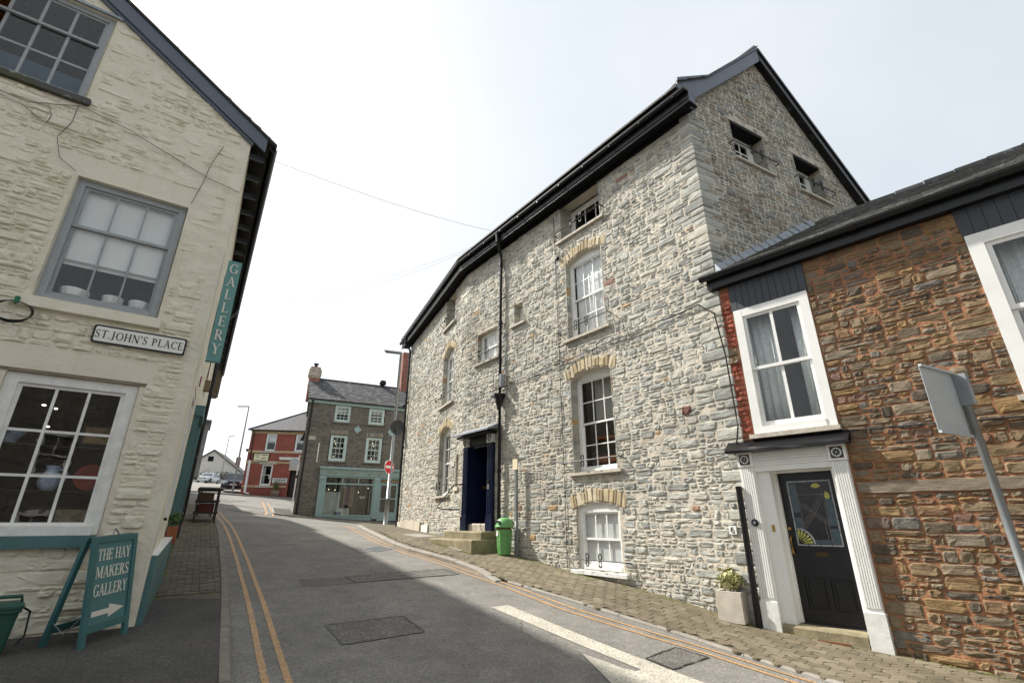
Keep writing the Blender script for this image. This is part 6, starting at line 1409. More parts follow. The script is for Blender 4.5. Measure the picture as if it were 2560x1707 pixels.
for k in range(7):
    a = k * .9; MB().tube([sc_, (sc_[0] + .06 * math.cos(a), sc_[1] + .06 * math.sin(a), sc_[2] + .14), (sc_[0] + .12 * math.cos(a), sc_[1] + .12 * math.sin(a), sc_[2] + .27)], .008, 5, .004).build('stem', M['twig'], pl)
leaves(pl, (sc_[0], sc_[1], sc_[2] + .21), .18, .15, 260, M['leaf'], .075, 5, quota=120)
rs = thing('road_sign', (4.85, 5.0, -1.5), 'grey back of a rectangular road sign on a galvanised post at the right', 'road sign')
MB().tube([(4.85, 5.0, float(Gz(4.85, 5.0)) - .1), (4.855, 5.0, 1.47)], .038, 12).build('post', M['steel'], rs, smooth=True)
q = [(4.24, 4.67), (4.83, 4.97)]; dx, dy = q[1][0] - q[0][0], q[1][1] - q[0][1]; l_ = math.hypot(dx, dy); nx_, ny_ = dy / l_ * .05, -dx / l_ * .05
fs_ = Fr(q[0][0] - nx_ * 0 , q[0][1], math.degrees(math.atan2(dx, dy)), 1)
MB().box(fs_, 0, l_ + .03, -.062, -.058, .82, 1.52).build('plate', M['sign_back'], rs); MB().box(fs_, 0, l_ + .03, -.058, -.035, 1.50, 1.525).build('plate_flange', M['sign_back'], rs); MB().box(fs_, 0, l_ + .03, -.058, -.035, .815, .84).build('plate_flange', M['sign_back'], rs)
MB().box(fs_, l_ - .01, l_ + .06, -.06, .06, 1.15, 1.49).build('clamp', M['steel'], rs)
# ------------------------------------------------------------------ shop house at the end of the street
def mat_far_rubble(name, c1, c2, c3, mort, sx=3.2, sz=9.0):
    m, nt, b = new_mat(name); v = coords(nt, (sx, sx, sz))
    vo = nd(nt, 'ShaderNodeTexVoronoi', feature='F1'); vo.inputs['Scale'].default_value = 1.0; nt.links.new(v, vo.inputs['Vector'])
    ve = nd(nt, 'ShaderNodeTexVoronoi', feature='DISTANCE_TO_EDGE'); ve.inputs['Scale'].default_value = 1.0; nt.links.new(v, ve.inputs['Vector'])
    col = ramp(nt, vo.outputs['Color'], [(0.2, c1), (0.5, c2), (0.8, c3)])
    col = mixc(nt, 0.7, col, ramp(nt, noise_n(nt, coords(nt), 0.9, 6, .7), [(0.3, (.5, .5, .5, 1)), (0.7, (1.15, 1.15, 1.15, 1))]), 'MULTIPLY')
    col = mixc(nt, ramp(nt, ve.outputs['Distance'], [(0.02, (.8, .8, .8, 1)), (0.09, (0, 0, 0, 1))]), col, mort)
    nt.links.new(col, b.inputs['Base Color']); b.inputs['Roughness'].default_value = .9
    p = bumpn(nt, b, ve.outputs['Distance'], .6, .05); bumpn(nt, b, noise_n(nt, coords(nt), 30, 4), .4, .02, p); return m
M['shop_stone'] = mat_far_rubble('brown_grey_far_rubble', rgb(96, 92, 85), rgb(118, 113, 104), rgb(106, 99, 92), rgb(130, 126, 117))
M['teal_frame'] = mat('very_pale_teal_paint', rgb(190, 208, 204), .5, .06, 3, .05, 50)
SP = thing('teal_shop_house', SH.P(-2.5, 0, .1), 'three storey brown stone house with a pale teal shopfront at street end', 'shop')
sw_ = [(-3.45, -2.50, 3.28, 4.80), (-1.40, -0.44, 3.28, 4.79), (-3.43, -2.47, 5.56, 6.58), (-1.42, -0.45, 5.57, 6.56)]
opSh = [opening(*w) for w in sw_] + [opening(-3.47, -.66, .3, 2.4), opening(-.38, .75, -1, 2.35)]
backing('front_wall', SH, -4.9, 2.6, -.8, 6.75, lambda u: 6.75, opSh, M['shop_stone'], SP, .1, .01)
mb = MB(); SB = 5.6
def skew(u, w): return SH.P(u + (0.05 * w if u < -4 else 0), -w, 0)
for a, b in ((SH.P(-4.9, 0, 0), SH.P(-4.9 + .38, -SB, 0)), (SH.P(-4.9 + .38, -SB, 0), SH.P(2.6, -SB, 0)), (SH.P(2.6, -SB, 0), SH.P(2.6, 0, 0))): mb.poly([(a[0], a[1], -.8), (b[0], b[1], -.8), (b[0], b[1], 6.75), (a[0], a[1], 6.75)])
for u, k in ((-4.9, .19), (2.6, 0)): mb.poly([SH.P(u, 0, 6.75), SH.P(u + k, -SB / 2, 8.75), SH.P(u + 2 * k, -SB, 6.75)])
mb.build('side_walls', M['shop_stone'], SP)
for k, w in enumerate(sw_):
    lab = ('first floor left window with tiny lights', 'first floor right window', 'second floor left window', 'second floor right window')[k]
    w_ = sash_window(SP, SH, *w, .02, 3, 2, 2, M['teal_frame'], label=lab, fw=.12, bar=.028, st=.05)
    sill(w_, SH, w[0] - .1, w[1] + .1, w[2], .1, .08, M['shop_stone']); 
    if k == 2: panel(w_, SH, w[0] + .1, w[1] - .1, 6.15, w[3], -.2, M['blind'], 'roller_blind')
    if k == 3: panel(w_, SH, w[0] + .1, w[1] - .1, 6.3, w[3], -.2, M['blind'], 'roller_blind')
    if k in (0, 1):
        for (du, dv) in ((.3, 1.2), (.36, 1.05), (.32, .3)): MB().lathe(SH.P(w[0] + du + .2 * k, -.5, w[2] + dv), [(.006, 0), (.013, .01), (.013, .022), (.006, .03)], 8).build('fairy_light', M['lamp_on'], w_)
    if k < 2:
        for j in range(9):
            a = w[0] - .02 + (w[1] - w[0] + .04) * j / 9; mb = MB(); mb.t = random.random(); stone(mb, SH, a, a + .105, w[3] + .02, w[3] + .27, .025, .01, .01); mb.build('lintel_stone', M['stone_g'], SP)
for u in (-1.98, .04): MB().prism(SH, [(u - .23, 5.19), (u, 4.95), (u + .23, 5.19), (u, 5.43)], .0, .03).build('diamond_plate', M['teal_light'], SP)
MB().box(SH, -4.68, -4.28, 0, .04, 4.40, 4.62).build('stone_plaque', M['concrete'], SP); MB().box(SH, -4.08, -4.02, 0, .05, 3.15, 4.25).build('white_conduit', M['white_old'], SP)
# shopfront
sf = thing('shopfront', None, parent=SP, label='pale teal shopfront with gilt script fascia')
MB().box(SH, -3.80, .9, .02, .13, 2.45, 2.83).build('fascia', M['shop_teal'], sf); MB().box(SH, -3.84, .94, .02, .24, 2.83, 2.90).build('cornice', M['teal_light'], sf); MB().box(SH, -3.84, .94, .02, .20, 2.90, 2.95).build('lead_capping', M['lead'], sf)
for (a, b) in ((-3.77, -3.45), (-.68, -.38)): MB().box(SH, a, b, .0, .10, .12, 2.45).build('pilaster', M['shop_teal'], sf); MB().box(SH, a - .02, b + .02, .0, .14, 2.28, 2.40).build('capital', M['teal_light'], sf)
MB().box(SH, -3.45, -.68, .0, .06, -.1, .28).build('stallriser', M['shop_teal'], sf)
MB().box(SH, -3.45, -.68, .06, .1, .27, .33).build('shop_sill', M['teal_light'], sf)
mb = MB(); mb.box(SH, -3.45, -3.39, -.02, .05, .33, 2.45); mb.box(SH, -.74, -.68, -.02, .05, .33, 2.45); mb.box(SH, -3.39, -.74, -.02, .05, 2.36, 2.45); mb.box(SH, -3.39, -.74, -.02, .055, 1.98, 2.05)
for u in (-2.5, -1.6): mb.box(SH, u - .025, u + .025, -.02, .05, 2.05, 2.36)
mb.build('window_frame', M['teal_light'], sf)
MB().box(SH, -3.39, -.74, .0, .006, .33, 1.98).build('pane', M['glass_dark'], sf)
for (a, b) in ((-3.39, -2.525), (-2.475, -1.625), (-1.575, -.74)): MB().box(SH, a, b, .0, .006, 2.05, 2.36).build('pane', M['glass_dark'], sf)
MB().box(SH, -.38, .95, -.02, .05, 2.12, 2.45).build('door_transom', M['shop_teal'], sf); MB().box(SH, -.3, .85, .05, .06, 2.16, 2.34).build('name_board', M['black_text'], sf)
for k in range(9): MB().box(SH, -.22 + k * .115, -.15 + k * .115, .06, .064, 2.21, 2.28).build('gilt_mark', M['gold'], sf)
for (a, b) in ((-.37, .20), (.21, .78)):
    mb = MB(); mb.box(SH, a, a + .13, -.03, .03, .02, 2.12); mb.box(SH, b - .13, b, -.03, .03, .02, 2.12); mb.box(SH, a + .13, b - .13, -.03, .028, 2.0, 2.12); mb.box(SH, a + .13, b - .13, -.03, .028, .02, .5); mb.box(SH, a + .13, b - .13, -.03, .028, 1.22, 1.28); d_ = mb.build('shop_door', M['shop_teal'], sf)
    MB().box(SH, a + .13, b - .13, -.01, -.004, .5, 1.22).build('pane', M['glass_dark'], d_); MB().box(SH, a + .13, b - .13, -.01, -.004, 1.28, 2.0).build('pane', M['glass_dark'], d_)
MB().box(SH, .78, 1.4, -.03, .06, -.2, 2.45).build('end_pilaster', M['shop_teal'], sf)
def script_word(u, n, h, seed):            # gilt brush script, drawn as a running line
    rnd = random.Random(seed); P = [SH.P(u, .137, 2.6)]; x = u
    P = [SH.P(u + .02, .14, 2.62 + h), SH.P(u - .03, .14, 2.6 + h * .5), SH.P(u, .14, 2.58), SH.P(u + .12, .14, 2.58)]; x = u + .12
    for k in range(n):
        hh = h * (1.0 if rnd.random() < .3 else .45) * (-1 if rnd.random() < .15 else 1); P += [SH.P(x + .03, .14, 2.58 + hh), SH.P(x + .05, .14, 2.58 + .02), SH.P(x + .08, .14, 2.60)]; x += .085
    MB().tube(P, .011, 5).build('gilt_script', M['gold'], sf); return x
x_ = script_word(-3.40, 6, .12, 1); x_ = script_word(-2.62, 1, .12, 2); script_word(-2.35, 7, .11, 3); MB().box(SH, -1.5, -1.38, .13, .137, 2.61, 2.63).build('gilt_dash', M['gold'], sf); script_word(-1.15, 9, .1, 4); script_word(-.22, 2, .1, 5)
MB().box(SH, -3.9, 3, .02, .06, -.6, -.02).build('plinth', M['stone_o'], SP)
# inside the shop
for (a, b, c, d, w, m, nm) in ((-3.35, -2.45, .35, 1.6, -.6, M['blind'], 'white_display_panel'), (-2.2, -1.9, .9, 1.95, -.9, mat('pink_textile', rgb(150, 106, 100), .9, .4, 12), 'hanging_textile'), (-1.85, -1.6, .8, 1.95, -.9, mat('buff_textile', rgb(160, 140, 120), .9, .3, 12), 'hanging_textile'), (-2.7, -1.9, .32, .7, -.4, M['white_old'], 'white_bench'), (-2.68, -2.35, .33, .5, -.25, mat('blue_box', rgb(70, 100, 150), .6), 'blue_box'), (-1.3, -1.0, 1.25, 1.4, -.7, M['white'], 'lamp_shade'), (-.85, -.8, .4, 1.9, -.3, M['curtain'], 'curtain_edge')): panel(sf, SH, a, b, c, d, w, m, nm)
for (u, v) in ((-3.1, 1.72), (-2.75, 1.7), (-1.4, 1.6), (-.85, 1.85)): MB().lathe(SH.P(u, -.8, v), [(.008, 0), (.016, .012), (.016, .026), (.008, .036)], 8).build('spot_lamp', M['lamp_on'], sf)
MB().box(SH, -4.6, 2.4, -2.6, -2.5, -.5, 2.6).build('shop_back_wall', M['room_dk'], sf)
for z in (-.3, 2.65, 5.1): MB().poly([SH.P(-4.8, -.15, z), SH.P(2.5, -.15, z), SH.P(2.5, -SB + .1, z), SH.P(-4.8, -SB + .1, z)]).build('floor', M['room'], SP)
# roof with slates, chimney, rainwater goods
def rs_(u, w): return SH.P(u, -w, 6.78 + (w + .2) * math.tan(R(33.5)))
mb = MB(); RB = SB / 2
mb.hull([rs_(-5.0, -.2), rs_(2.7, -.2), rs_(2.7, RB), rs_(-4.85, RB)], [tuple(Vector(p) - Vector((0, 0, .06))) for p in (rs_(-5.0, -.2), rs_(2.7, -.2), rs_(2.7, RB), rs_(-4.85, RB))]); mb.poly([rs_(-4.85, RB), rs_(2.7, RB), SH.P(2.7, -SB - .2, 6.8), SH.P(-4.6, -SB - .2, 6.8)]); mb.build('roof', M['slate_s'], SP)
sl = MB(); nr = 16; cs2 = (RB + .2) / nr
for r in range(nr):
    w = -.2 + r * cs2; u = -5.0 + (.12 if r % 2 else 0)
    while u < 2.7:
        sl.t = random.random(); u2 = min(2.7, u + .24); th = random.uniform(.008, .02); q = [rs_(u, w), rs_(u2 - .006, w), rs_(u2 - .006, w + cs2 * 1.2), rs_(u, w + cs2 * 1.2)]; lo = (.022, .022, .003, .003)
        sl.hull([(p[0], p[1], p[2] + l) for p, l in zip(q, lo)], [(p[0], p[1], p[2] + l + th) for p, l in zip(q, lo)]); u = u2
sl.build('slates', M['slate_s'], SP, kind='stuff')
MB().tube([rs_(-4.85, RB), rs_(2.7, RB)], .09, 8).build('ridge_tiles', M['slate_s'], SP)
MB().box(SH, -4.95, 2.65, .0, .10, 6.58, 6.76).build('eaves_board', M['teal_light'], SP); MB().box(SH, -5.0, 2.7, .10, .2, 6.74, 6.82).build('gutter', M['black'], SP)
pipe(SP, [SH.P(-4.72, .12, 6.74), SH.P(-4.72, .08, 6.5), SH.P(-4.72, .08, .2)], .05, M['black'])
mb = MB(); CB = 2.4
M['brick_far'] = mat_far_rubble('red_brick_chimney', rgb(140, 86, 74), rgb(156, 100, 86), rgb(132, 82, 72), rgb(150, 122, 106), 4.0, 13.0); M['brick_white'] = mat_far_rubble('limewashed_brick', rgb(196, 186, 170), rgb(180, 168, 150), rgb(206, 198, 184), rgb(140, 110, 96), 4, 13)
cm = thing('chimney', None, parent=SP, label='red brick chimney with pale brick cap')
MB().box(SH, -4.98, -4.35, -CB - .5, -CB + .1, 7.2, 8.7).build('stack', M['brick_far'], cm); MB().box(SH, -5.0, -4.33, -CB - .52, -CB + .12, 8.25, 8.32).build('band', M['brick_white'], cm)
for k in range(9):                          # pale oversailing courses, each a brick course
    e_ = (.0, .04, .07, .07, .07, .07, .05, .0, -.06)[k]; z_ = 8.7 + k * .085
    MB().box(SH, -4.98 - e_, -4.35 + e_, -CB - .5 - e_, -CB + .1 + e_, z_ + .006, z_ + .082).build('brick_course', M['brick_white'], cm)
MB().box(SH, -4.96, -4.37, -CB - .48, -CB + .08, 8.7, 9.44).build('core', M['brick_far'], cm)
MB().lathe(SH.P(-4.66, -CB - .2, 9.46), [(.12, 0), (.1, .12), (.1, .2), (.17, .22), (.17, .27), (.1, .29)], 10).build('pot', M['iron'], cm)
c2 = thing('chimney', None, parent=SP, label='tall red brick chimney behind the lamp post'); MB().box(SH, 1.0, 1.75, -3.2, -2.4, 7.5, 11.4).build('stack', M['brick_far'], c2)
vt = thing('roof_cowl', None, parent=SP); MB().lathe(SH.P(-.2, -2.7, 8.55), [(.05, 0), (.05, .3), (.2, .32), (.24, .45), (.2, .6), (.05, .66)], 12).build('cowl', M['iron'], vt)
MB().prism(Fr(*SH.P(.9, 0, 0)[:2], SH.az, 1), [(-.3, 6.9), (1.0, 8.0), (1.4, 8.1), (1.3, 7.5), (.3, 6.6)], -.6, .3).build('dark_lean_to', M['black_soft'], SP)
kerb('kerb_shop', [SH.P(-5.9, -4, 0)[:2], SH.P(-5.9, .9, 0)[:2], SH.P(-5.3, 1.3, 0)[:2], SH.P(2.5, 1.3, 0)[:2]], side=-1, up=.0)
loft([SH.P(-5.85, -4, 0)[:2], SH.P(-5.85, .9, 0)[:2], SH.P(-5.3, 1.28, 0)[:2], SH.P(2.5, 1.28, 0)[:2]], [SH.P(-4.8, -4, 0)[:2], SH.P(-4.85, -.1, 0)[:2], SH.P(-4.8, -.1, 0)[:2], SH.P(2.5, -.1, 0)[:2]], 40, 6, Gz).build('pavement_shop', M['asphalt_pave'], org=SH.P(-3, 0, 0), kind='structure', smooth=True)
# ------------------------------------------------------------------ red brick house
def mat_brick():
    m, nt, b = new_mat('red_brickwork'); tc = nd(nt, 'ShaderNodeTexCoord'); mp = nd(nt, 'ShaderNodeMapping'); mp.inputs['Rotation'].default_value = (R(90), 0, R(-10))
    nt.links.new(tc.outputs['Object'], mp.inputs[0]); br = nd(nt, 'ShaderNodeTexBrick'); br.inputs['Scale'].default_value = 1.0; br.inputs['Brick Width'].default_value = .225; br.inputs['Row Height'].default_value = .075; br.inputs['Mortar Size'].default_value = .008
    br.inputs['Color1'].default_value = rgb(160, 82, 68); br.inputs['Color2'].default_value = rgb(142, 70, 58); br.inputs['Mortar'].default_value = rgb(140, 100, 86); nt.links.new(mp.outputs[0], br.inputs[0])
    c = mixc(nt, .7, br.outputs[0], ramp(nt, noise_n(nt, coords(nt), 1.2, 6, .7), [(.3, (.6, .6, .6, 1)), (.7, (1.1, 1.1, 1.1, 1))]), 'MULTIPLY'); nt.links.new(c, b.inputs['Base Color']); b.inputs['Roughness'].default_value = .85; return m
M['redbrick'] = mat_brick(); M['yellowbrick'] = mat_far_rubble('yellow_brick_band', rgb(204, 176, 134), rgb(214, 190, 150), rgb(190, 164, 124), rgb(166, 142, 114), 4, 13)
RH = thing('red_brick_house', RD.P(1.8, 0, 2), 'red brick house with yellow brick bands and hipped slate roof', 'house')
rw = [(.90, 1.80, 5.86, 7.36), (3.39, 4.3, 5.86, 7.36), (.92, 1.84, 2.92, 4.68)]
opR = [opening(*w) for w in rw] + [opening(3.36, 4.4, 1, 4.15)]
backing('front_wall', RD, -.42, 7.5, 1.2, 7.65, lambda u: 7.65, opR, M['redbrick'], RH, .1, 0)
mb = MB(); RB2 = 9
for a, b in ((RD.P(-.42, 0, 0), RD.P(-.42, -RB2, 0)), (RD.P(-.42, -RB2, 0), RD.P(7.5, -RB2, 0)), (RD.P(7.5, -RB2, 0), RD.P(7.5, 0, 0))): mb.poly([(a[0], a[1], .5), (b[0], b[1], .5), (b[0], b[1], 7.65), (a[0], a[1], 7.65)])
mb.build('side_walls', M['redbrick'], RH)
for (c, d, m, nm) in ((7.36, 7.6, M['yellowbrick'], 'frieze_band'), (5.68, 5.88, M['yellowbrick'], 'brick_band'), (4.76, 4.96, M['yellowbrick'], 'brick_band'), (2.74, 2.91, M['yellowbrick'], 'brick_band')):
    segs = [(-.44, .6), (2.1, 3.2), (4.5, 7.5)] if nm == 'brick_band' else [(-.44, 7.5)]
    for a, b in segs: MB().box(RD, a, b, .0, .03, c, d).build(nm, m, RH)
for (a, b, c, d) in ((.6, 2.1, 5.68, 5.85), (3.2, 4.5, 5.68, 5.85), (.65, 2.1, 4.70, 4.96), (3.2, 4.5, 4.2, 4.9), (.65, 2.1, 2.72, 2.91)): MB().box(RD, a, b, .0, .06, c, d).build('stone_lintel', M['concrete'], RH)
for k, w in enumerate(rw):
    w_ = sash_window(RH, RD, *w, .04, 1, 1, 1, M['white'], fw=.09, label=('upper left window', 'upper right window', 'ground floor window')[k])
    if k < 2: panel(w_, RD, w[0] + .1, w[1] - .1, 6.7, w[3], -.2, M['blind'], 'blind')
    else: panel(w_, RD, w[0] + .1, w[0] + .3, w[2], w[3], -.25, M['curtain'], 'curtain', .02, 40); panel(w_, RD, w[1] - .28, w[1] - .1, 3.5, 3.8, -.15, M['sign_white'], 'notice')
MB().box(RD, 3.36, 4.4, -.3, -.25, 1.2, 4.15).build('door', M['wood_dk'], RH)
for z in (2.0, 5.2): MB().poly([RD.P(-.3, -.2, z), RD.P(7.4, -.2, z), RD.P(7.4, -RB2, z), RD.P(-.3, -RB2, z)]).build('floor', M['room'], RH)
e = .25; c0, c1, c2_, c3 = RD.P(-.42 - e, e, 7.68), RD.P(7.5 + e, e, 7.68), RD.P(7.5 + e, -RB2 - e, 7.68), RD.P(-.42 - e, -RB2 - e, 7.68); h0, h1 = RD.P(3.54, -3.6, 10.35), RD.P(3.54, -RB2 + 3.6, 10.35)
mb = MB(); mb.poly([c0, c1, h0]); mb.poly([c1, c2_, h1, h0]); mb.poly([c2_, c3, h1]); mb.poly([c3, c0, h0, h1]); mb.poly([c0, c3, c2_, c1]); mb.build('hipped_roof', M['slate_s'], RH)
MB().tube([c0, h0], .07, 6).tube([c1, h0], .07, 6).tube([h0, h1], .08, 6).build('hip_tiles', M['slate_s'], RH); MB().box(RD, -.68, 7.8, .2, .3, 7.60, 7.68).build('gutter', M['black'], RH)
pipe(RH, [RD.P(-.2, .2, 7.6), RD.P(-.2, .08, 7.3), RD.P(-.12, .08, 5.0)], .05, M['black']); pipe(RH, [RD.P(-.12, .09, 5.0), RD.P(-.06, .09, 2.3), RD.P(.3, .09, 2.2)], .10, M['white'], name='white_downpipe')
MB().box(RD, -.9, -.42, -1.5, -.8, 5.9, 6.1).build('bracket_shelf', M['iron'], RH)
sg1 = thing('shop_sign', RD.P(.75, .1, 4.9), 'cream rectangular painted sign with two dark fish shapes on the red brick house', 'sign'); MB().box(RD, .12, 1.40, .03, .07, 4.84, 5.64).build('frame', M['wood_dk'], sg1); MB().box(RD, .17, 1.35, .07, .08, 4.89, 5.59).build('board', mat('cream_board', rgb(226, 220, 184), .6, .05), sg1)
for (a, b, c, d) in ((.25, .55, 5.46, 5.52), (.62, .7, 5.46, 5.52), (.8, 1.28, 5.46, 5.52), (.25, 1.25, 4.95, 5.02)): MB().box(RD, a, b, .08, .084, c, d).build('letter_row', M['black_text'], sg1)
for (u, v, s) in ((.46, 5.30, .13), (.98, 5.22, .2)): MB().prism(RD, [(u - s, v - .01), (u - s * .3, v - .045), (u + s * .5, v), (u + s, v + .04), (u + s * .9, v + .06), (u - s * .2, v + .03)], .08, .085).build('fish_shape', M['black_text'], sg1)
sg2 = thing('shop_sign', RD.P(2.6, .1, 3.1), 'small white sign with two rows of black lettering on the red brick house', 'sign'); MB().box(RD, 2.0, 3.2, .03, .06, 3.12, 3.52).build('board', M['sign_white'], sg2)
for (a, b, c, d) in ((2.1, 2.2, 3.34, 3.44), (2.25, 2.45, 3.34, 3.44), (2.52, 2.66, 3.32, 3.45), (2.72, 2.88, 3.34, 3.44), (2.93, 3.1, 3.34, 3.44), (2.08, 3.12, 3.19, 3.25)): MB().box(RD, a, b, .06, .064, c, d).build('letter_row', M['black_text'], sg2)
lt_ = thing('strip_light', RD.P(3.1, .2, 5.15), 'white strip light fitting over the door of the red brick house', 'light'); MB().box(RD, 2.3, 3.9, .05, .25, 5.16, 5.30).build('housing', M['white'], lt_); MB().tube([RD.P(2.35, .2, 5.1), RD.P(3.85, .2, 5.1)], .04, 8).build('tube', M['white'], lt_)
bp = thing('barrel_planter', RD.P(2.5, .5, 2.0), 'wooden tub with a small green conifer by the red brick house', 'planter'); bcz = float(Gz(*RD.P(2.5, .45, 0)[:2])); bcp = RD.P(2.5, .45, bcz); MB().lathe(bcp, [(.26, 0), (.34, .25), (.33, .5), (.28, .5)], 12).build('tub', M['wood'], bp); leaves(bp, (bcp[0], bcp[1], bcp[2] + .85), .24, .42, 260, M['leaf_dk'], .10, 8)
kerb('kerb_red_house', [RD.P(-3.2, 3.2, 0)[:2], RD.P(-.8, 2.0, 0)[:2], RD.P(2, 1.2, 0)[:2], RD.P(7, 1.2, 0)[:2]], side=1, up=.02)
loft([RD.P(-3.2, 3.2, 0)[:2], RD.P(-.8, 2.0, 0)[:2], RD.P(2, 1.2, 0)[:2], RD.P(7, 1.2, 0)[:2]], [RD.P(-2.6, -1, 0)[:2], RD.P(-.5, -.2, 0)[:2], RD.P(2, -.1, 0)[:2], RD.P(7, -.1, 0)[:2]], 30, 6, Gz).build('pavement_red_house', M['asphalt_pave'], org=RD.P(2, 0, 2), kind='structure', smooth=True)
rsn = thing('round_sign', RD.P(3.6, 3.5, 1.5), 'grey back of a round road sign on a pale pole by the shop corner', 'road sign'); px_, py_ = -15.95, 36.6; pz_ = float(Gz(px_, py_)); frs = Fr(px_, py_, 75, 1)
MB().tube([(px_, py_, pz_), (px_, py_, pz_ + 3.4)], .05, 8).build('pole', M['white_old'], rsn); MB().disc(frs, -.30, pz_ + 2.85, .33, .05, .07, 20).build('disc', M['sign_back'], rsn)
# ------------------------------------------------------------------ lamp posts
lp = thing('lamp_post', (-5.9, 24, -.15), 'tall grey steel lamp post carrying a red no entry sign', 'lamp post')
MB().tube([(-5.95, 24, -.25), (-5.93, 24, 1.0)], .11, 12).build('base', M['steel'], lp, smooth=True); MB().tube([(-5.93, 24, 1.0), (-5.9, 24, 8.25)], .085, 12, .06).build('pole', M['steel'], lp, smooth=True)
MB().hull([(-5.85, 23.9, 8.3), (-5.85, 24.1, 8.3), (-5.85, 24.1, 8.4), (-5.85, 23.9, 8.4)], [(-6.75, 23.8, 8.42), (-6.75, 24.15, 8.42), (-6.75, 24.15, 8.48), (-6.75, 23.8, 8.48)]).build('lantern', M['steel'], lp)
ne = thing('no_entry_sign', (-5.95, 23.85, 2.4), 'round red no entry sign with white bar on the steel lamp post', 'road sign'); fn = Fr(-5.97, 23.86, 30, 1, 0)
MB().disc(fn, 0, 2.46, .32, .0, .015, 28).build('rim', M['sign_white'], ne); MB().disc(fn, 0, 2.46, .30, .015, .019, 28).build('disc', M['red'], ne); MB().box(fn, -.25, .25, .019, .023, 2.40, 2.52).build('bar', M['sign_white'], ne); MB().box(fn, -.04, .04, -.05, .0, 2.25, 2.7).build('clip', M['steel'], ne)
def far_lamp(x, y, h, arm, lab):
    z = float(Gz(x, y)); t = thing('lamp_post', (x, y, z), lab, 'lamp post'); MB().tube([(x, y, z - .2), (x, y, z + h)], .09, 8, .05).build('pole', M['steel'], t); MB().box(W0, min(x, x + arm), max(x, x + arm), y - .08, y + .08, z + h, z + h + .08).build('lantern', M['steel'], t)
far_lamp(-23.5, 42.0, 7.4, -1.0, 'tall grey lamp post at the corner of the red brick house'); far_lamp(-45.6, 77.5, 7.2, .9, 'distant thin lamp post in front of the white house')
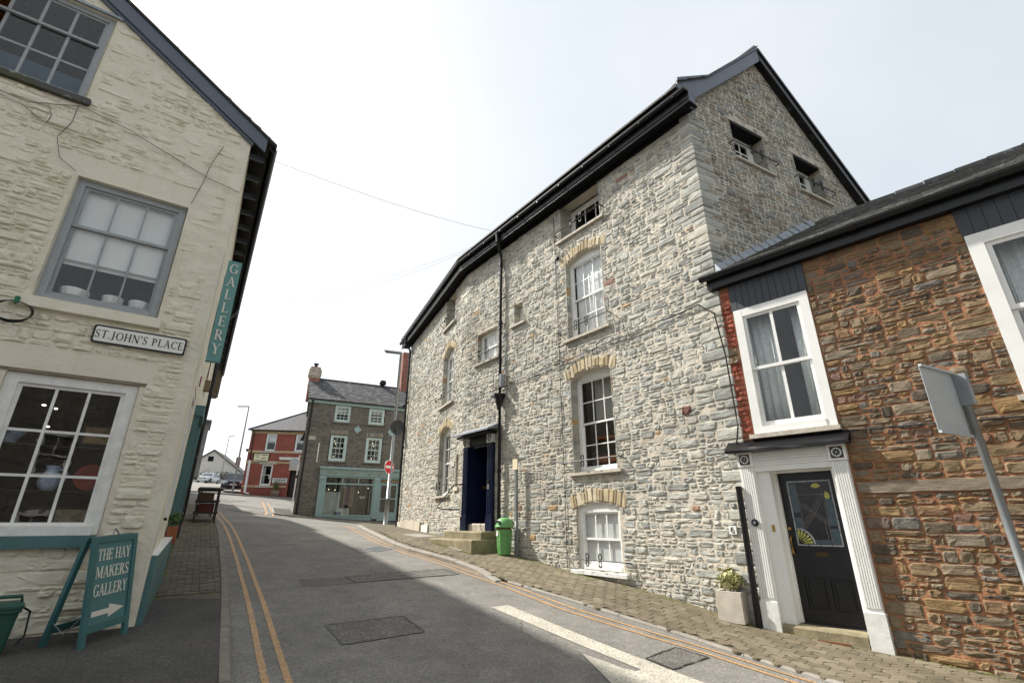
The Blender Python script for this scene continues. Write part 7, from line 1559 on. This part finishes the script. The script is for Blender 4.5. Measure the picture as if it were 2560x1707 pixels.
# ------------------------------------------------------------------ vehicles
def car(name, x, y, az, lab, paint, suv=False, cat='car'):
    z = float(Rz(x, y)); f = Fr(x, y, az, 1, z); t = thing(name, (x, y, z), lab, cat)
    H = 1.68 if suv else 1.42; Lh = 2.1; Wt = .90 if suv else .84; gc = .28 if suv else .2; belt = 1.02 if suv else .88
    # stations along the car from nose (u = -Lh) to tail
    st = [(-Lh, .55, gc + .15, belt - .30), (-Lh + .12, .80, gc, belt - .16), (-Lh + .9, .97, gc - .02, belt - .04), (-.75, 1.0, gc, belt), (.6, 1.0, gc, belt + .02), (Lh - .35, .98, gc, belt + .03), (Lh - .05, .90, gc + .1, belt - .02)]
    rings = []
    for u, k, zb_, zt in st:
        w = Wt * k; rings.append([f.P(u, -w * .92, zb_), f.P(u, w * .92, zb_), f.P(u, w, zb_ + .25), f.P(u, w * .98, zt - .1), f.P(u, w * .86, zt), f.P(u, -w * .86, zt), f.P(u, -w * .98, zt - .1), f.P(u, -w, zb_ + .25)])
    body = loftrings(rings).build('body', paint, t, smooth=False)
    cab = [(-.85, .84, belt, .0), (-.28, .68, H - .06, 0), (.3, .67, H, 0), (1.2, .66, H - .03, 0), (1.85 if suv else 1.7, .74, belt + .25, 0)]
    rg = []
    for (ub, ut, wb, wt, zt) in ((-.95, -.22, .86, .68, H - .03), (Lh - .12, Lh - .55, .84, .66, H - .04)): rg.append((ub, ut, wb, wt, zt))
    (ub, ut, wb, wt, zt), (ub2, ut2, wb2, wt2, zt2) = rg; q = Wt / .9
    A_ = [f.P(ub, -wb * q, belt - .05), f.P(ub, wb * q, belt - .05), f.P(ub2, wb2 * q, belt - .05), f.P(ub2, -wb2 * q, belt - .05)]; B_ = [f.P(ut, -wt * q, zt), f.P(ut, wt * q, zt), f.P(ut2, wt2 * q, zt2), f.P(ut2, -wt2 * q, zt2)]
    MB().hull(A_, B_).build('glasshouse', M['car_glass'], t)
    MB().hull(B_, [f.P(ut + .12, -wt * q * .9, zt + .05), f.P(ut + .12, wt * q * .9, zt + .05), f.P(ut2 - .1, wt2 * q * .9, zt2 + .04), f.P(ut2 - .1, -wt2 * q * .9, zt2 + .04)]).build('roof', paint, t)
    pm = MB()
    for a, b in ((A_[0], B_[0]), (A_[1], B_[1]), (A_[2], B_[2]), (A_[3], B_[3])): pm.tube([a, b], .035, 6)
    for s in (-1, 1): pm.tube([f.P(.35, s * .855 * q, belt - .03), f.P(.4, s * .675 * q, H - .03)], .03, 6)
    pm.build('pillars', paint, t)
    for u in (-1.28, 1.28):
        for s in (-1, 1):
            r = .36 if suv else .30; c = f.P(u, s * (Wt - .06), r); ax = Vector((f.n[0] * s, f.n[1] * s, 0)); 
            wl_ = MB().tube([Vector(c) - ax * .12, Vector(c) + ax * .10], r, 18).build('wheel', M['tyre'], t); MB().tube([Vector(c) + ax * .08, Vector(c) + ax * .115], r * .62, 14).build('rim', M['steel'], wl_)
    for s in (-1, 1):
        MB().hull([f.P(-Lh + .10, s * .50 * q, belt - .34), f.P(-Lh + .26, s * .80 * q, belt - .34), f.P(-Lh + .30, s * .80 * q, belt - .18), f.P(-Lh + .14, s * .48 * q, belt - .2)], [f.P(-Lh + .01, s * .50 * q, belt - .34), f.P(-Lh + .15, s * .83 * q, belt - .34), f.P(-Lh + .2, s * .83 * q, belt - .16), f.P(-Lh + .05, s * .48 * q, belt - .2)]).build('headlight', M['lens'], t)
        MB().box(f, -.85, -.68, s * .95 * q - .1, s * .95 * q + .1, belt + .02, belt + .18).build('mirror', paint, t)
    MB().box(f, -Lh - .03, -Lh + .05, -.45, .45, belt - .38, belt - .24).build('grille', M['tyre'], t); MB().box(f, -Lh - .06, -Lh + .02, -.26, .26, gc + .22, gc + .33).build('number_plate', M['sign_white'], t)
    MB().box(f, -Lh - .05, -Lh + .1, -Wt * .8, Wt * .8, gc + .02, gc + .16).build('bumper', M['tyre'] if suv else paint, t)
    return t
M['car_glass'] = mat('car_glass', rgb(60, 72, 80), .08, .1, 2, 0, spec=.6); M['tyre'] = mat('tyre_rubber', rgb(34, 34, 36), .8, .1, 5, .1, 40); M['lens'] = mat('headlamp_lens', rgb(214, 218, 222), .12, .1, 5, 0)
car('parked_suv', -25.9, 46.2, -29, 'dark grey four wheel drive car parked beside the red brick house', mat('dark_grey_car_paint', rgb(64, 70, 84), .22, .05, 2, 0, spec=.6), True)
car('parked_car', -43.8, 71.5, -10, 'small white hatchback car parked across the far street', mat('white_car_paint', rgb(206, 212, 214), .25, .04, 2, 0, spec=.5))
car('parked_car', -31.2, 58.0, -32, 'dark car parked behind the dark grey four wheel drive', mat('black_car_paint', rgb(44, 50, 54), .25, .04, 2, 0, spec=.5))
tc_ = thing('traffic_cone', (-37.0, 66.0, 0), 'red and white traffic cone by the white car', 'traffic cone'); cz = float(Rz(-37.2, 66)); MB().box(W0, -37.4, -37.0, 65.8, 66.2, cz, cz + .05).build('base', M['red'], tc_); MB().lathe((-37.2, 66, cz + .05), [(.16, 0), (.12, .25), (.09, .45), (.04, .75)], 12).build('cone', M['red'], tc_); MB().lathe((-37.2, 66, cz + .05), [(.128, .22), (.1, .42), (.095, .44)], 12).build('white_band', M['sign_white'], tc_)
# ------------------------------------------------------------------ far white house, hedge, bare trees, row of houses on the left
FH = Fr(-49.8, 81.3, 72, 1); WH = thing('white_gable_house', (-49.8, 81.3, 5.5), 'distant white rendered house with dark roof and small gable window', 'house')
M['render'] = mat('white_render', rgb(206, 202, 192), .9, .08, .6, .2, 20)
MB().prism(FH, [(-4.6, 3), (4.6, 3), (4.6, 7.6), (0, 11.0), (-4.6, 7.6)], -9, 0).build('walls', M['render'], WH)
for s in (-1, 1): MB().hull([FH.P(0, .25, 11.25), FH.P(s * 5.0, .25, 7.5), FH.P(s * 5.0, .25, 7.3), FH.P(0, .25, 11.02)], [FH.P(0, -9, 11.25), FH.P(s * 5.0, -9, 7.5), FH.P(s * 5.0, -9, 7.3), FH.P(0, -9, 11.02)]).build('roof', M['slate_o'], WH)
MB().box(FH, -.7, .1, .0, .05, 9.3, 10.1).build('window', M['black_soft'], WH); MB().box(FH, 2.6, 3.2, -5, -4.2, 8.5, 10.6).build('chimney', M['brick_far'], WH); MB().box(FH, 3.3, 3.6, .0, .08, 4, 7.4).build('rust_pipe', M['terracotta'], WH)
hg = thing('hedge', (-46.5, 77, 5), 'dark bare hedge in front of the white house', 'hedge')
for k in range(3): leaves(hg, (-47.5 + k * 1.7, 76.5, float(Gz(-46, 77)) + .9), 1.2, .7, 420, mat('hedge_leaf', rgb(58, 54, 44), .9, .4, 3), .18, 30 + k)
def bare_tree(name, x, y, h, lab, seed, spread=.5, r0=.10):
    rnd = random.Random(seed); z = float(Gz(x, y)); t = thing(name, (x, y, z), lab, 'tree'); tr = MB(); cr = MB()
    def br(p, d, l, r, dep):
        q = p + d * l; (tr if dep == 0 else cr).tube([p, (p + q) / 2 + Vector((rnd.gauss(0, .04), rnd.gauss(0, .04), 0)) * l, q], r, 5, r * .6)
        if dep < (5 if h > 6 else 3):
            for k in range(2 + (rnd.random() < .45)): br(q if k else p + d * l * .7, (d + Vector((rnd.gauss(0, spread), rnd.gauss(0, spread), rnd.gauss(.15, .2)))).normalized(), l * rnd.uniform(.6, .8), r * .58, dep + 1)
    br(Vector((x, y, z)), Vector((0, 0, 1)), h * .32, r0, 0); tr.build('trunk', M['twig'], t); cr.build('crown', M['twig'], t, kind='stuff')
bare_tree('bare_tree', -18.5, 60.0, 12.5, 'bare twiggy tree behind the roof of the red brick house', 4, .45, .12)
for k in range(3): bare_tree('bare_shrub', -49 + k * 1.6, 77.8, 3.2, 'leafless garden shrub against the white house wall', 40 + k, .5, .04)['group'] if False else None
for k, lab in enumerate(('leafless shrub against the white house wall, leftmost', 'leafless shrub against the white house wall, in the middle', 'leafless shrub against the white house wall, nearest the lamp post')): bare_tree('bare_shrub', -49.5 + k * 1.5, 77.6, 3.0, lab, 50 + k, .45, .03)
m_cream = mat('cream_render', rgb(214, 204, 176), .9, .1, .8, .2, 20); 
R2 = thing('cream_row_house', Wd.P(19, -2, 0), 'cream rendered house next along the left row', 'house')
MB().box(Wd, 16.05, 22.5, -6, .05, -.5, 6.4).build('walls', m_cream, R2); MB().hull([Wd.P(16, .35, 6.35), Wd.P(16, .35, 6.5), Wd.P(16, -3, 8.6), Wd.P(16, -6.3, 6.4)], [Wd.P(22.6, .35, 6.35), Wd.P(22.6, .35, 6.5), Wd.P(22.6, -3, 8.6), Wd.P(22.6, -6.3, 6.4)]).build('roof', M['slate_s'], R2)
for k in range(14): MB().box(Wd, 16.1 + k * .46, 16.25 + k * .46, .05, .3, 6.2, 6.34).build('eaves_bracket', M['wood'], R2)
for (u, v) in ((17, 3.4), (20, 3.4)): sash_window(R2, Wd, u, u + 1.0, v, v + 1.5, -.06, 2, 2, 2, M['white'], fw=.08)
R3 = thing('grey_bay_house', Wd.P(25, -2, .5), 'house with a grey flat topped bay further up the left row', 'house')
MB().box(Wd, 22.6, 30, -6, -.35, -.5, 5.4).build('walls', mat('buff_render', rgb(176, 156, 130), .9, .12, .8, .2, 20), R3); MB().box(Wd, 23.2, 25.6, -.35, .25, 2.2, 5.0).build('bay', mat('grey_bay_paint', rgb(150, 150, 154), .7), R3); MB().box(Wd, 23.1, 25.7, -.35, .33, 5.0, 5.2).build('bay_cap', M['slate_paint'], R3); MB().hull([Wd.P(22.6, -.1, 5.35), Wd.P(22.6, -.1, 5.5), Wd.P(22.6, -3, 7.6), Wd.P(22.6, -6.3, 5.4)], [Wd.P(30, -.1, 5.35), Wd.P(30, -.1, 5.5), Wd.P(30, -3, 7.6), Wd.P(30, -6.3, 5.4)]).build('roof', M['slate_s'], R3)
R4 = thing('brown_row_house', Wd.P(34, -2, 1.5), 'low brown stone house at the far end of the left row', 'house')
MB().box(Wd, 30.05, 40, -6, -1.2, .2, 5.0).build('walls', M['shop_stone'], R4); MB().hull([Wd.P(30, -.9, 5.0), Wd.P(30, -.9, 5.1), Wd.P(30, -3, 7.0), Wd.P(30, -6.3, 5.0)], [Wd.P(40, -.9, 5.0), Wd.P(40, -.9, 5.1), Wd.P(40, -3, 7.0), Wd.P(40, -6.3, 5.0)]).build('roof', M['slate_s'], R4)
# overhead wires
def wire(a, b, sag, lab, r=.006):
    a, b = Vector(a), Vector(b); MB().tube([a + (b - a) * t - Vector((0, 0, sag * 4 * t * (1 - t))) for t in np.linspace(0, 1, 24)], r, 5).build('overhead_wire', M['cable_grey'], label=lab, cat='wire')
M['cable_grey'] = mat('grey_wire', rgb(160, 160, 162), .6, .05, 3, 0)
wire((-4.05, 6.55, 5.75), (-.62, 12.2, 8.12), .12, 'thin wire from the cream house corner to the stone house eaves', .005)
wire((-1.25, 13.0, 8.05), (-8.5, 13.4, 5.95), .25, 'upper of two parallel thin wires crossing the street', .0035); wire((-1.3, 13.05, 8.0), (-8.5, 13.5, 5.85), .32, 'lower of two parallel thin wires crossing the street', .0035)
# ------------------------------------------------------------------ the houses across the road behind the viewer: what the windows mirror
def back_house(x, y, az, wd, ht, lab, m):
    f = Fr(x, y, az, 1); z = float(Gz(x, y)) - .4; t = thing('stone_terrace_house', (x, y, z), lab, 'house')
    MB().box(f, 0, wd, -6, 0, z, ht).build('walls', m, t); MB().hull([f.P(-.2, .3, ht), f.P(-.2, .3, ht + .1), f.P(-.2, -3, ht + 2.3), f.P(-.2, -6.3, ht)], [f.P(wd + .2, .3, ht), f.P(wd + .2, .3, ht + .1), f.P(wd + .2, -3, ht + 2.3), f.P(wd + .2, -6.3, ht)]).build('roof', M['slate_s'], t)
    for v in (z + 1.4, z + 4.2):
        for k in range(int(wd / 2.6)): sash_window(t, f, .8 + k * 2.6, 1.9 + k * 2.6, v, v + 1.6, -.06, 2, 1, 1, M['white'], fw=.08)
back_house(16.0, -7.5, -102, 9.5, 5.6, 'brown stone terraced house behind the viewer, at the right', M['shop_stone']); back_house(6.3, -9.6, -98, 10, 6.4, 'brown stone terraced house behind the viewer, in the middle', M['shop_stone']); back_house(-3.9, -11.1, -80, 9.5, 5.9, 'brown stone terraced house behind the viewer, at the left', M['shop_stone'])
